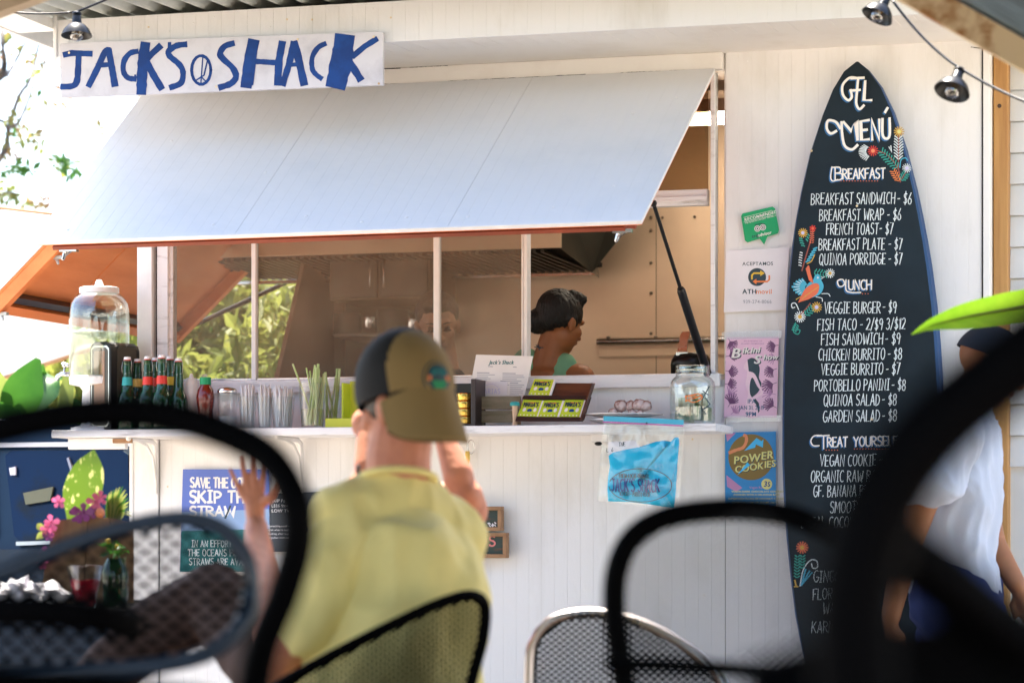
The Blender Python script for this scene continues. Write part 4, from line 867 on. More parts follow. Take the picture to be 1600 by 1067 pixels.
for q_ in ([(1128, 519), (1222, 516), (1221, 528), (1127, 531)], [(1128, 650), (1221, 649), (1220, 658), (1127, 660)]): g = G(); g.prism([P(u, v, WY-.0014) for u, v in q_][::-1], (0, -.0003, 0)); g.build('tape', tpm, t_)
# blue poster
t_, m = sheet('cookie_poster', [(1133, 675.5), (1212.5, 674), (1212.5, 790), (1133, 792)], M['cookieblue'], 'blue POWER COOKIES poster with a brown disc and 3$ dot, lowest on the wall', 'poster')
g = G(); disc(g, 1173.5, 714, 35.5, 36, m, 0, .0004, 36); g.build('print', M['brownprint'], t_)
g = G(); stroke(g, curve([(1140, 707), (1150, 703), (1161, 699), (1166, 690), (1166, 682), (1163, 680)]), 5, m, 0, .1, .0009); g.build('print', M['peach'], t_)
g = G(); poly2(g, [(1163, 704), (1182, 684), (1190, 689), (1193, 686), (1192, 699), (1181, 694), (1180, 699)], m, 0, .0009); poly2(g, [(1152, 742), (1168, 722), (1172, 726), (1178, 722)], m, 0, .0022); g.build('print', M['brightblue'], t_)
for mat_, d_, of in (('ink', 1.0, .0011), ('khakiprint', 0, .0015)):
    g = G(); btext(g, 'POWER', 1146+d_, 724.5+d_, 12, m, 0, .98, .05, slope=-.16, off=of, bold=True); btext(g, 'COOKIES', 1148+d_, 738+d_, 10.5, m, 0, .96, .05, slope=-.16, off=of, bold=True); g.build('print', M[mat_], t_)
g = G(); disc(g, 1198, 756, 8.5, 8.5, m, 0, .0006); btext(g, 'VEGAN DARK CHOCOLATE COVERED', 1143, 769, 2.8, m, 0, 1.1, off=.0005, bold=True); btext(g, 'COOKIES WITH A DELICIOUS RAW', 1146, 774, 2.8, m, 0, 1.08, off=.0005, bold=True); btext(g, 'SUPERFOOD FILLING OF COCONUT CARAMEL', 1138, 780, 2.8, m, 0, 1.02, off=.0005); btext(g, 'PEANUT BUTTER OR SESAME SALTS', 1144, 786, 2.8, m, 0, 1.05, off=.0005)
g.build('print', M['khakiprint'], t_)
g = G(); btext(g, '3', 1193, 760, 8.5, m, 0, .85, .1, off=.001, bold=True); btext(g, 'S', 1199, 760, 7.5, m, 0, .8, .1, off=.001, bold=True); g.build('print', M['signblue'], t_)
g = G(); btext(g, 'Vegan Raw', 1171, 763, 3.4, m, 0, 1.0, off=.0005); poly2(g, [(1135, 742), (1160, 762), (1150, 768), (1136, 760)], m, 0, .0003); poly2(g, [(1134, 676), (1150, 676), (1136, 690)], m, 0, .0003); g.build('print', M['mauve'], t_)
# ================================================================== straw posters low on the wall
t_, m = sheet('ocean_poster', [(286, 733), (421, 733), (421, 893), (281, 893)], M['oceanblue'], 'blue and teal SAVE THE OCEAN SKIP THE STRAW poster below the counter', 'poster')
g = G(); poly2(g, [(283.4, 829), (421, 826), (421, 893), (281, 893)], m, 0, .0003); g.build('print', M['deepteal'], t_)
g = G(); poly2(g, [(284, 800), (421, 795), (421, 826), (284, 829)], m, 0, .0002); g.build('print', mk('pale_sky_print', (.25, .38, .62), .5), t_)
random.seed(31); g = G()
text(g, 'SAVE THE OCEAN', 298, 761, 15, 3.0, m, 0, .86, .13, off=.0004, jit=.2, slope=.01); text(g, 'SKIP THE', 297, 785, 18, 3.8, m, 0, 1.25, .2, off=.0004, jit=.2); text(g, 'STRAW', 297, 806, 15, 3.4, m, 0, 1.5, .2, off=.0004, jit=.2)
g.build('print', M['paperw'], t_); g = G()
text(g, 'IN AN EFFORT TO SAVE', 300, 854, 10, 1.3, m, 0, .9, .17, off=.0005); text(g, 'THE OCEANS PLASTIC', 294, 868, 10, 1.3, m, 0, 1.0, .18, off=.0005); text(g, 'STRAWS ARE AVAILABLE', 296, 882, 10, 1.3, m, 0, .95, .18, off=.0005)
g.build('print', M['chalk'], t_)
g = G(); stroke(g, curve([(352, 809), (356, 800), (360, 790)]), 3, m, 0, .2, .0005); g.build('print', M['ink'], t_)
t_, m = sheet('dark_poster', [(424, 771), (545, 766), (545, 860), (420, 862)], mk('dark_slate_print', (.035, .045, .06), .5), 'dark slate information poster beside the blue straw poster', 'poster')
g = G(); btext(g, 'SKIP PLASTIC', 424, 784, 4.5, m, 0, 1, off=.0004, bold=True); btext(g, 'LESS WASTE', 424, 792, 4.5, m, 0, 1, off=.0004); btext(g, 'LOW TIDE', 424, 800, 5, m, 0, 1, off=.0004, bold=True)
for k_, s_ in enumerate(('Something small can do', 'a lot when it comes to', 'looking after the ocean', 'together with everyone')): btext(g, s_, 419, 823+k_*6, 3, m, 0, 1, off=.0004)
g.build('print', M['paper'], t_)
# ================================================================== small wooden signs, hanging clip, outlet
t1 = thing('wooden_sign', P(760, 830, -.05), 'small dark plank sign with turquoise letters, upper of the stacked pair', 'sign')
def fr_sign(t_, u0, v0, u1, v1):
    Yf = -.05; g = G(); a = P(u0, v1, Yf); c = P(u1, v0, Yf)
    g.box((a.x+.003, Yf+.012, a.z+.003), (c.x-.003, -.0135, c.z-.003)); g.build('panel', M['signdark'], t_)
    w_ = .013; g = G()
    for q0, q1 in (((a.x, Yf, a.z), (c.x, -.0135, a.z+w_)), ((a.x, Yf, c.z-w_), (c.x, -.0135, c.z)), ((a.x, Yf, a.z+w_), (a.x+w_, -.0135, c.z-w_)), ((c.x-w_, Yf, a.z+w_), (c.x, -.0135, c.z-w_))):
        g = G(); g.bbox(q0, q1, .002); g.build('frame_strip', M['reclaimed'], t_)
fr_sign(t1, 690, 791, 783, 829); m = wallmap(-.0385)
g = G(); text(g, 'OPEN ALL', 699, 811, 12, 2.2, m, 0, 1.0, .22, off=.0004); g.build('lettering', M['turq'], t1)
g = G()
for k_ in range(9): stroke(g, [(765+2.8*math.cos(k_)*1.6+k_*.6, 818+2.4*math.sin(k_*1.9)), (767+2.8*math.cos(k_)*1.6+k_*.6, 820+2.4*math.sin(k_*1.9))], 1.6, m, off=.0006)
g.build('painted_dots', M['paper'], t1)
t2 = thing('wooden_sign', P(760, 872, -.05), 'small dark plank sign with pink letters, lower of the stacked pair', 'sign')
fr_sign(t2, 680, 832, 791, 871)
g = G(); text(g, 'TACOS', 706, 852, 15, 2.8, m, 0, 1.35, .32, off=.0004); g.build('lettering', mk('pink_sign_paint', (.70, .22, .2), .6), t2)
g = G(); text(g, 'FRESH', 722, 865, 7, 1.2, m, 0, 1.35, .3, off=.0004); g.build('lettering', M['gold'], t2)
ro = thing('hanging_clip', P(736, 690, -.03), 'metal snap clip with a knotted rope hanging under the counter', 'clip')
g = G(); a = P(736, 698, -.03); g.tube([a+V((.012*math.cos(R(k*30)), 0, .024*math.sin(R(k*30)))) for k in range(12)], .0022, 6, closed=True); g.build('ring', M['chrome'], ro, smooth=True)
g = G()
for k_ in range(5): g.tube([a+V((-.012+.004*math.sin(k_*2+j), .003*math.cos(k_+j), -.015-.012*j)) for j in range(4+k_ % 2)], .0045, 6)
g.build('rope', M['goldtin'] if 0 else M['gold'], ro, smooth=True)
ol = thing('outlet_box', P(938, 692, -.05), 'white electrical box fixed under the counter left of the blue bag', 'outlet')
g = G(); a = P(925, 690, -.06); c = P(948, 666, -.06); g.bbox((a.x, -.08, a.z), (c.x+.01, -.0135, c.z), .004); g.build('box', M['trim'], ol)
g = G(); g.sph(P(935, 693, -.05), (.014, .012, .007), 10); g.build('plug', M['black'], ol, smooth=True)
# ================================================================== zip bag with the turquoise shirt hanging from the counter edge
YB = SY-.012
bag = thing('zip_bag', P(1000, 790, YB), 'clear zip bag holding a folded turquoise shirt, hung on the counter edge', 'bag')
def bagmesh(quad, nu, nv, yfun, mat, nm, th=.0):
    g = G(); vs = []
    for j in range(nv+1):
        for i in range(nu+1):
            s_, t_ = i/nu, j/nv; u = (quad[0][0]*(1-s_)+quad[1][0]*s_)*(1-t_)+(quad[3][0]*(1-s_)+quad[2][0]*s_)*t_; v = (quad[0][1]*(1-s_)+quad[1][1]*s_)*(1-t_)+(quad[3][1]*(1-s_)+quad[2][1]*s_)*t_
            vs.append(P(u, v, YB)+V((0, yfun(s_, t_), 0)))
    g.add(vs, [(j*(nu+1)+i, (j+1)*(nu+1)+i, (j+1)*(nu+1)+i+1, j*(nu+1)+i+1) for j in range(nv) for i in range(nu)]); return g
bw_ = lambda s_, t_: -.004-.012*math.sin(math.pi*s_)*t_+.004*noise.noise(V((s_*7, t_*6, 3)))+(.006*noise.noise(V((s_*9, t_*2, 9))) if t_ < .3 else 0)
g = bagmesh([(944, 651), (1070, 657), (1060, 795), (934, 783)], 26, 26, lambda s_, t_: bw_(s_, t_)-.010, None, '')
zp = glass('bag_film', (.97, .985, .99), .12, .06)
g.build('front_film', zp, bag, smooth=True)
g = bagmesh([(944, 651), (1070, 657), (1060, 795), (934, 783)], 12, 12, lambda s_, t_: .006+.006*t_, None, ''); g.build('back_film', zp, bag, smooth=True)
sh = [(951, 712), (957, 706), (975, 702), (1002, 697), (1024, 690), (1038, 688), (1050, 690), (1055, 683), (1060, 683), (1061, 692), (1059, 712), (1057, 745), (1055, 775), (1053, 793), (1035, 791), (1010, 787), (985, 784), (950, 783), (949, 765), (950, 745), (953, 728)]
# shirt as a padded slab
cu, cv = 1005, 742; g = G(); rings = []
for k_, (sc, dy) in enumerate(((1, 0), (.97, -.006), (.9, -.010), (.7, -.012), (.4, -.0125), (.1, -.013))):
    rings.append([P(cu+(u-cu)*sc, cv+(v-cv)*sc, YB+.002)+V((0, dy-.003*noise.noise(V((u*.06*sc, v*.09*sc, 2)))*(1 if k_ else 0), 0)) for u, v in sh])
n_ = len(sh); vs = [p for r_ in rings for p in r_]
fs = [(i*n_+j, (i+1)*n_+j, (i+1)*n_+(j+1) % n_, i*n_+(j+1) % n_) for i in range(5) for j in range(n_)]+[[5*n_+j for j in range(n_)]]
vb = [p+V((0, .004, 0)) for p in rings[0]]; b0 = len(vs); vs += vb
fs += [(j, (j+1) % n_, b0+(j+1) % n_, b0+j) for j in range(n_)]+[[b0+j for j in range(n_)]]
g.add(vs, fs); bm_ = g.build('folded_shirt', M['cloth'], bag, smooth=True)
m = wallmap(YB-.0125); g = G()
stroke(g, [(1001+49*math.cos(R(a)), 758-26*math.sin(R(a))-.02*(a % 9)) for a in range(-175, 172, 8)], 1.3, m, off=.003); g.build('shirt_print', M['ink'], bag)
g = G(); random.seed(2); text(g, 'FRESH-LOCAL-ORGANIC', 968, 746, 6, .9, m, 0, .62, .14, slope=.02, off=.003); text(g, 'RINCON - PUERTO RICO', 969, 774, 6, .9, m, 0, .62, .14, slope=.03, off=.003); g.build('shirt_print', M['ink'], bag)
g = G(); text(g, "JACK'S SHACK", 956, 767, 19, 2.2, m, 0, .56, .10, slope=.02, off=.003, jit=.25); g.build('shirt_print', M['signblue'], bag)
g = G(); poly2(g, [(950, 690), (992, 688), (1000, 698), (950, 710)], wallmap(YB-.002), 0, 0); g.build('paper_slip', M['paper'], bag)
g = G(); text(g, 'TNE', 967, 697, 6, 1, wallmap(YB-.0205), 0, 1, .12, slope=-.1); text(g, 'L 6', 948, 706, 6, .8, wallmap(YB-.0205), 0, 1, .4, slope=-.1); g.build('marker_writing', M['ink'], bag)
g = bagmesh([(945, 650), (1070, 656), (1070, 664), (945, 658)], 14, 2, lambda s_, t_: -.019+.003*math.sin(s_*9), None, ''); g.build('zip_strip', M['cyanp'], bag, smooth=True)
g = bagmesh([(944, 658.5), (1070, 664.5), (1070, 666.5), (944, 660.5)], 14, 1, lambda s_, t_: -.0205, None, ''); g.build('zip_line', mk('magenta_zip', (.5, .12, .38), .4), bag)
g = G(); g.lathe([(.003, 0), (.003, .002), (.0001, .003)], 8, P(1010.5, 661, YB-.021), axis=(0, -1, 0)); g.build('pin', M['ink'], bag)
# ================================================================== things on the counter shelf
def on(u, Y, z=None): return V((X(u, Y), Y, SZ if z is None else z))
def ht(u, Y, v0, v1): return (v1-v0)*PX(u, Y)
# drink dispenser
Y = -.15; p = on(155, Y)+V((0, 0, .0)); q = PX(155, Y)
dd = thing('drink_dispenser', p, 'big clear drink dispenser with white lid and base at left end of counter', 'drink dispenser')
zb = 0; H = lambda v: Zv(155, v, Y)
g = G(); g.lathe([(.10, SZ), (.10, SZ+.012), (.065, SZ+.02), (.058, H(606)-.01), (.07, H(604))], 24, (p.x, Y, 0)); g.lathe([(.07, H(604)), (.103, H(601)), (.106, H(590)), (.10, H(588)), (.02, H(587))], 28, (p.x, Y, 0)); g.build('stand', M['trim'], dd, smooth=40)
r = 47*q
g = G(); prof = [(r*.97, H(596)), (r, H(590)), (r, H(500)), (r*1.0, H(488)), (r*.96, H(476)), (r*.86, H(467)), (r*.72, H(461)), (r*.66, H(459)), (r*.64, H(452))]
g.lathe(prof+[(a-.003, z_) for a, z_ in prof[::-1]], 36, (p.x, Y, 0)); g.build('glass_jar', M['glass'], dd, smooth=60)
g = G(); g.lathe([(.001, H(595)), (r*.95, H(595)), (r*.955, H(521)), (.001, H(521))], 32, (p.x, Y, 0)); g.build('iced_water', M['water'], dd, smooth=40)
g = G(); g.lathe([(r*.63, H(459)), (r*.66, H(458.5)), (r*.66, H(450)), (r*.60, H(449)), (.02, H(448)), (.001, H(448))], 32, (p.x, Y, 0)); g.build('lid', M['trim'], dd, smooth=40)
g = G(); g.lathe([(.018, H(449)), (.013, H(442)), (.010, H(438)), (.004, H(437)), (.001, H(437))], 14, (p.x, Y, 0)); g.bbox((p.x-.006, Y-.022, H(449)), (p.x+.006, Y+.022, H(441)), .002); g.build('lid_knob', M['siding'], dd, smooth=40)
g = G(); a = P(110, 585, Y); g.tube([a, P(97, 584, Y), P(90, 588, Y), P(88, 594, Y)], [.009, .009, .008, .007], 10); g.tube([P(100, 584, Y), P(101, 575, Y)], .004, 8); g.sph(P(101, 571, Y), .010, 10); g.cap(P(98, 568, Y), P(106, 571, Y), .006, .008, 10)
g.build('tap', M['chrome'], dd, smooth=True)
random.seed(4); g = G()
for i in range(26):
    a = random.uniform(0, 6.28); rr = random.uniform(0, r*.8); c = V((p.x+rr*math.cos(a), Y+rr*math.sin(a), H(random.uniform(519, 526)))); s = random.uniform(.008, .013)
    g.bbox(c-V((s, s, s*.7)), c+V((s, s, s*.7)), .003)
g.build('ice_cubes', M['glass2'], dd, kind='stuff')
# napkin dispenser
Y = -.225; pa = P(141, 665, Y); pb = P(176, 665, Y)
nd_ = thing('napkin_dispenser', (pa.x+.05, Y, SZ), 'tall black chrome-trimmed napkin dispenser standing left of the green bottles', 'napkin dispenser', rz=0)
z1_ = Zv(160, 534, Y); x0, x1 = pa.x, X(185, Y)
g = G(); dpt = .15
outl = [(x0, SZ+.001), (x1, SZ+.001), (x1, z1_-.03), (x1-.008, z1_-.012), (x1-.03, z1_), (x0+.03, z1_), (x0+.010, z1_-.008), (x0, z1_-.03)]
# body turned a little so its right flank shows
cz_, sz_ = math.cos(R(17)), math.sin(R(17)); cxn = x0
def rn(x, y, z): return V((cxn+(x-cxn)*cz_-(y)*sz_*1.0*-1*0+(y)*sz_, Y+(x-cxn)*-.12+y*cz_, z))
wN = X(177, Y)-x0
outl = [(0, SZ+.001), (wN, SZ+.001), (wN, z1_-.028), (wN-.006, z1_-.010), (wN-.022, z1_), (.022, z1_), (.006, z1_-.010), (0, z1_-.028)]
g.prism([rn(x0+a, 0, z_) for a, z_ in outl], rn(x0, dpt, 0)-rn(x0, 0, 0)); g.build('housing', M['black'], nd_, smooth=30)
def pl2(a0, a1, za, zb_, dy, mat, nm, rr=.01):
    g = G(); o_ = [(a0, za+rr), (a0+rr, za), (a1-rr, za), (a1, za+rr), (a1, zb_-rr), (a1-rr, zb_), (a0+rr, zb_), (a0, zb_-rr)]
    g.prism([rn(x0+a, -dy, z_) for a, z_ in o_], V((0, .004, 0))); g.build(nm, mat, nd_)
pl2(.006, wN-.006, SZ+.012, z1_-.014, .003, M['chrome'], 'chrome_rim'); pl2(.011, wN-.011, SZ+.017, z1_-.020, .005, M['steeldark'], 'faceplate'); pl2(.022, wN-.022, SZ+.03, z1_-.032, .007, M['intwall2'], 'napkin_slot', .002)
g = G(); b1 = [(.03, SZ+.02), (.13, SZ+.02), (.13, z1_-.03), (.12, z1_-.015), (.04, z1_-.015), (.03, z1_-.03)]
e_ = rn(x0+wN, 0, 0)+V((.0005, 0, 0)); dv = (rn(x0, dpt, 0)-rn(x0, 0, 0)).normalized()
g.prism([V((e_.x, e_.y, 0))+dv*a+V((0, 0, z_)) for a, z_ in b1], V((.002, -.0005, 0))); g.build('side_plate', M['steeldark'], nd_)
# swing-top bottles
def bottle(u, v_top, Y, band, label, h0=None):
    p = on(u, Y); h = Zv(u, v_top, Y)-SZ; k = h/.262
    t_ = thing('swing_top_bottle', p, label, 'bottle', 'green swing-top bottles in a cluster')
    g = G(); g.lathe([(.030, .001), (.034, .004), (.035, .012), (.035, .098), (.034, .112), (.030, .126), (.0225, .142), (.0195, .162), (.0170, .195), (.0150, .235), (.0140, .247), (.0155, .249), (.0155, .253), (.012, .254)], 20, (0, 0, 0)); g.v = [q_*k for q_ in g.v]
    g.build('glass_body', M['bottleg'], t_, smooth=50, local=True)
    g = G(); g.lathe([(.0160, .176), (.0202, .1765), (.0186, .196), (.0160, .1965)] if 0 else [(.0190, .1630), (.0203, .1630), (.0178, .1930), (.0166, .1930)], 20); g.v = [q_*k for q_ in g.v]
    if band: g.build('neck_band', M[band], t_, smooth=40, local=True)
    g = G(); g.lathe([(.0135, .254), (.0135, .257), (.001, .257)], 16); g.v = [q_*k for q_ in g.v]; g.build('seal', M['red'], t_, smooth=40, local=True)
    g = G(); g.lathe([(.0125, .2572), (.0128, .264), (.011, .267), (.001, .268)], 16); g.v = [q_*k for q_ in g.v]; g.build('stopper', M['trim'], t_, smooth=40, local=True)
    g = G(); s = random.choice((-1, 1))
    g.tube([(-.0165, 0, .205), (-.013, -.011, .203), (0, -.0165, .206), (.013, -.011, .209), (.0165, 0, .212)], .0009, 5)
    g.tube([(s*.0165, -.002, .208), (s*.021, -.003, .225), (s*.018, -.002, .245), (s*.013, 0, .262), (-s*.013, 0, .262), (-s*.0175, -.002, .248), (-s*.016, -.002, .212)], .0010, 5)
    g.v = [q_*k for q_ in g.v]; g.build('wire_bail', M['chrome'], t_, smooth=True, local=True)
random.seed(8)
bottle(199, 560, -.215, 'turq', 'green swing-top bottle with teal neck band, leftmost of the bottle cluster')
bottle(215, 563, -.13, 'gold', 'green swing-top bottle with yellow neck band, second from the napkin dispenser')
bottle(231, 559, -.225, 'red', 'green swing-top bottle with red neck band, third from the napkin dispenser')
bottle(243, 561, -.12, 'red', 'rear green swing-top bottle peeking between the two front red-banded bottles')
bottle(253, 557, -.235, 'red', 'tallest looking front green swing-top bottle with wide red neck band')
bottle(266, 559, -.14, 'yellow', 'green swing-top bottle with yellow band just right of the wide red band')
bottle(279, 562, -.20, None, 'green swing-top bottle without band, rightmost of the bottle cluster')
# squeeze bottle, ketchup, sugar shaker, seasoning
Y = -.15; t_ = thing('squeeze_bottle', on(299, Y), 'translucent white squeeze bottle right of the green bottles', 'bottle')
g = G(); h = Zv(299, 595, Y)-SZ; g.lathe([(.024, .001), (.026, .004), (.026, h*.93), (.023, h), (.001, h)], 18); g.build('body', M['trim'], t_, smooth=40, local=True)
g = G(); g.lathe([(.021, h+.0005), (.020, h+.008), (.008, h+.012), (.004, h+.025), (.001, h+.026)], 16); g.build('nozzle', M['trim'], t_, smooth=40, local=True)
Y = -.20; t_ = thing('ketchup_jar', on(321, Y), 'round jar of dark red sauce with a green cap', 'sauce jar')
g = G(); h = Zv(321, 601, Y)-SZ; g.lathe([(.026, .001), (.030, .006), (.028, .02), (.026, h*.42), (.030, h*.55), (.032, h*.72), (.028, h*.88), (.019, h*.97), (.018, h)], 20); g.build('jar', M['dark2'], t_, smooth=50, local=True)
g = G(); g.lathe([(.0195, h), (.0195, h+.024), (.017, h+.026), (.001, h+.026)], 18); g.build('cap', M['green'], t_, smooth=40, local=True)
Y = -.19; t_ = thing('sugar_shaker', on(355, Y), 'ribbed glass sugar shaker with domed metal lid', 'shaker')
g = G(); h = Zv(355, 612, Y)-SZ; n_ = 32; vs = []
for z_, r_ in ((0, .028), (.004, .031), (h*.9, .033), (h, .032)):
    for j in range(n_): vs.append((r_*(1+.03*(j % 2))*math.cos(j*6.283/n_), r_*(1+.03*(j % 2))*math.sin(j*6.283/n_), z_+.001))
g.add(vs, [(i*n_+j, i*n_+(j+1) % n_, (i+1)*n_+(j+1) % n_, (i+1)*n_+j) for i in range(3) for j in range(n_)]); g.build('glass', M['glass2'], t_, smooth=40, local=True)
g = G(); g.lathe([(.001, .003), (.027, .003), (.029, h*.35), (.001, h*.37)], 18); g.build('sugar', M['siding'], t_, smooth=40, local=True)
g = G(); g.lathe([(.034, h-.004), (.035, h), (.034, h+.006), (.026, h+.012), (.012, h+.015), (.001, h+.015)], 22); g.build('lid', M['chrome'], t_, smooth=60, local=True)
# jars of wrapped straws
random.seed(12)
for u, v0, wd, lb in ((387, 600, 30, 'clear cup stuffed with white straws beside the sugar shaker'), (414, 600, 26, 'clear cup of white straws, middle of the three straw cups'), (442, 602, 40, 'wide clear cup of white straws left of the lemongrass')):
    Y = -.17; t_ = thing('straw_cup', on(u, Y), lb, 'cup', 'clear cups packed with white straws'); h = Zv(u, v0, Y)-SZ; r_ = wd*.5*PX(u, Y); hc = h*.72
    g = G(); g.lathe([(r_*.72, .001), (r_*.74, .003), (r_*.95, hc), (r_*.99, hc+.002), (r_*.93, hc), (r_*.70, .006)], 24); g.build('cup', M['glass2'], t_, smooth=50, local=True)
    g = G()
    for i in range(44):
        a = random.uniform(0, 6.28); rr = math.sqrt(random.random())*r_*.58; a2 = a+random.uniform(-.6, .6); r2 = rr*1.3+random.uniform(-.002, .004)
        g.tube([(rr*math.cos(a), rr*math.sin(a), .006), (r2*math.cos(a2), r2*math.sin(a2), h*random.uniform(.86, 1.0))], .0023, 6)
    g.build('straws', M['strawm'], t_, kind='stuff', local=True, smooth=True)
# lemongrass glasses
def grass_glass(u, Y, v_rim, r_, n_, lb, water):
    t_ = thing('lemongrass_glass', on(u, Y), lb, 'glass', 'glasses of cut lemongrass stalks'); h = Zv(u, v_rim, Y)-SZ
    g = G(); g.lathe([(r_*.78, .001), (r_*.80, .004), (r_*.99, h-.002), (r_, h), (r_*.96, h-.002), (r_*.76, .008)], 28); g.build('tumbler', M['glass2'], t_, smooth=50, local=True)
    if water: g = G(); g.lathe([(.001, .009), (r_*.75, .009), (r_*.83, h*.42), (.001, h*.42)], 24); g.build('water', M['water'], t_, smooth=40, local=True)
    for i in range(n_):
        a = random.uniform(0, 6.28); rr = random.uniform(.1, .62)*r_; lean = random.uniform(.3, .85)*r_*(1 if random.random() < .75 else -1); z_ = h*random.uniform(1.12, 1.42)
        if i == 0: lean = -r_*1.55; z_ = h*1.42; rr = .2*r_; a = 0
        g = G(); q_ = random.uniform(.0032, .0050); p0 = V((rr*math.cos(a), rr*math.sin(a), .012)); p1 = V((rr*math.cos(a)*.3+lean*1.0, rr*math.sin(a), z_))
        if lean < 0 and i: p1.x = lean*.7
        g.tube([p0, p0.lerp(p1, .5)+V((.002, 0, 0)), p1], [q_, q_, q_*.9], 8); g.build('stalk', M['stalk'], t_, smooth=40, local=True)
random.seed(14)
grass_glass(488, -.19, 598, .048, 17, 'clear glass of cut lemongrass stalks standing in water, front of the pair', True)
grass_glass(517, -.10, 603, .040, 9, 'second glass of lemongrass behind the first, next to the lime box', False)
Y = -.2; a = P(508, 662, Y); t_ = thing('lime_box', (a.x, Y, SZ), 'open lime green cardboard box half hidden by the khaki cap', 'box')
g = G(); g.bbox((a.x, Y, SZ+.001), (a.x+.14, Y+.11, SZ+.034), .001); g.build('tray', M['limebox'], t_)
g = G(); g.bbox((a.x+.05, Y+.112, SZ+.001), (a.x+.15, Y+.118, Zv(540, 593, Y)), .001); g.build('back_flap', M['limebox'], t_)
g = G(); g.bbox((a.x+.045, Y+.04, SZ+.036), (a.x+.052, Y+.118, Zv(540, 597, Y)), .001); g.build('side_flap', M['lime'], t_)
# gold tins in a black rack
t_ = thing('tin_rack', on(727, -.2), 'black wooden rack holding a column of gold lidded tins', 'rack')
Y = -.2; a = P(742, 662, Y); zt = Zv(740, 592, Y)
g = G(); g.bbox((X(737, Y), Y-.01, SZ+.001), (X(744.5, Y), Y+.11, zt), .002); g.build('side_board', M['blackwood'], t_)
g = G(); g.bbox((X(690, Y), Y+.085, SZ+.001), (X(736.5, Y), Y+.095, zt-.01), .001); g.build('back_board', M['black'], t_)
g = G(); g.bbox((X(690, Y), Y-.005, SZ+.001), (X(736.5, Y), Y+.083, SZ+.010), .001); g.build('base_board', M['blackwood'], t_)
for i in range(4):
    x = X(722, Y); z_ = SZ+.0115+i*.0262
    o_ = thing('gold_tin', (x, Y+.035, z_), ('gold tin at the bottom of the column beside the khaki cap', 'gold tin second from the bottom in the black rack', 'gold tin third from the bottom in the black rack', 'topmost gold tin in the black rack')[i], 'tin', 'gold tins stacked in the rack')
    g = G(); g.lathe([(.026, 0), (.028, .002), (.028, .012), (.0295, .0125), (.0295, .0225), (.028, .0245), (.001, .0245)], 26); g.build('tin', M['goldtin'], o_, smooth=40, local=True)
# counter menu sheet and card, mossy crate
Y = -.10; mn = thing('counter_menu', P(780, 640, Y), 'white printed counter menu sheet propped up on the wooden crate', 'menu')
qd = [(744, 554), (833, 556.5), (815, 640), (728, 640)]; pq = [P(u, v, Y+(.02 if v < 600 else 0)) for u, v in qd]
g = G(); g.prism(pq[::-1], (0, -.0008, 0)); g.build('sheet', M['paperw'], mn)
mm = lambda u, v, l=0: P(u, v, Y)+V((0, .02*(640-v)/85-.0012-l, 0))
g = G(); btext(g, "Jack's Shack", 762, 568.5, 6, mm, 0, .86, .25, bold=True); g.build('print', M['deepteal'], mn)
random.seed(3); g = G()
for x_, y_, n_, w_ in ((744, 582, 4, 34), (742, 591, 6, 30), (784, 583, 5, 36), (781, 595, 3, 14), (796, 598, 8, 22)):
    for k_ in range(n_):
        y2 = y_+k_*3.0; l_ = w_*random.uniform(.5, 1); x2 = x_
        if not k_: l_ = w_*.55
        stroke(g, [(x2, y2), (x2+l_, y2+.3)], .9 if k_ else 1.3, mm)
stroke(g, [(761, 572), (768, 572.3)], 1.2, mm); stroke(g, [(800, 573), (805, 573.3)], 1.2, mm)
g.build('small_print', M['grey'], mn)
g = G(); g.prism([mm(u, v, .0012) for u, v in ((745.5, 596.5), (792, 596), (792, 617), (745, 617))][::-1], (0, -.0008, 0)); g.build('card', M['paper'], mn)
mc = lambda u, v, l=0: mm(u, v, .0026+l)
g = G(); text(g, 'MARIAS', 750, 615, 7.5, .9, mc, 0, 1.0, .25, off=0); stroke(g, curve([(752, 606), (760, 601), (770, 600), (778, 605)]), .6, mc); g.build('card_print', M['lilac'], mn)
Y = -.14; cr = thing('wooden_crate', P(780, 662, Y), 'small mossy grey slatted crate behind the green topped marker', 'crate')
xa, xb = X(744.5, Y)+.003, X(813, Y)
for v0, v1 in ((619, 639), (641.5, 660)): g = G(); g.bbox((xa, Y, Zv(780, v1, Y)), (xb, Y+.008, Zv(780, v0, Y)), .0015); g.build('slat', M['cratewood'], cr)
for xx in (xa+.004, xb-.018): g = G(); g.bbox((xx, Y+.009, SZ+.001), (xx+.014, Y+.022, Zv(780, 619, Y)), .001); g.build('corner_post', M['cratewood'], cr)
g = G(); g.bbox((xa, Y+.023, SZ+.001), (xb, Y+.12, SZ+.008), .001); g.build('floor', M['cratewood'], cr)
Y = -.24; t_ = thing('stamp_marker', on(804.5, Y), 'wood handled marker with a green top leaning on the packet rack', 'marker')
g = G(); h = Zv(804, 634, Y)-SZ; g.lathe([(.0085, .001), (.0075, .02), (.009, h*.8), (.0095, h)], 14); g.build('handle', mk('pale_turned_wood', (.62, .42, .27), .5), t_, smooth=40, local=True)
g = G(); g.lathe([(.0155, h), (.0165, h+.003), (.0160, h+.010), (.012, h+.014), (.001, h+.015)], 18); g.build('top', M['turq'], t_, smooth=50, local=True)
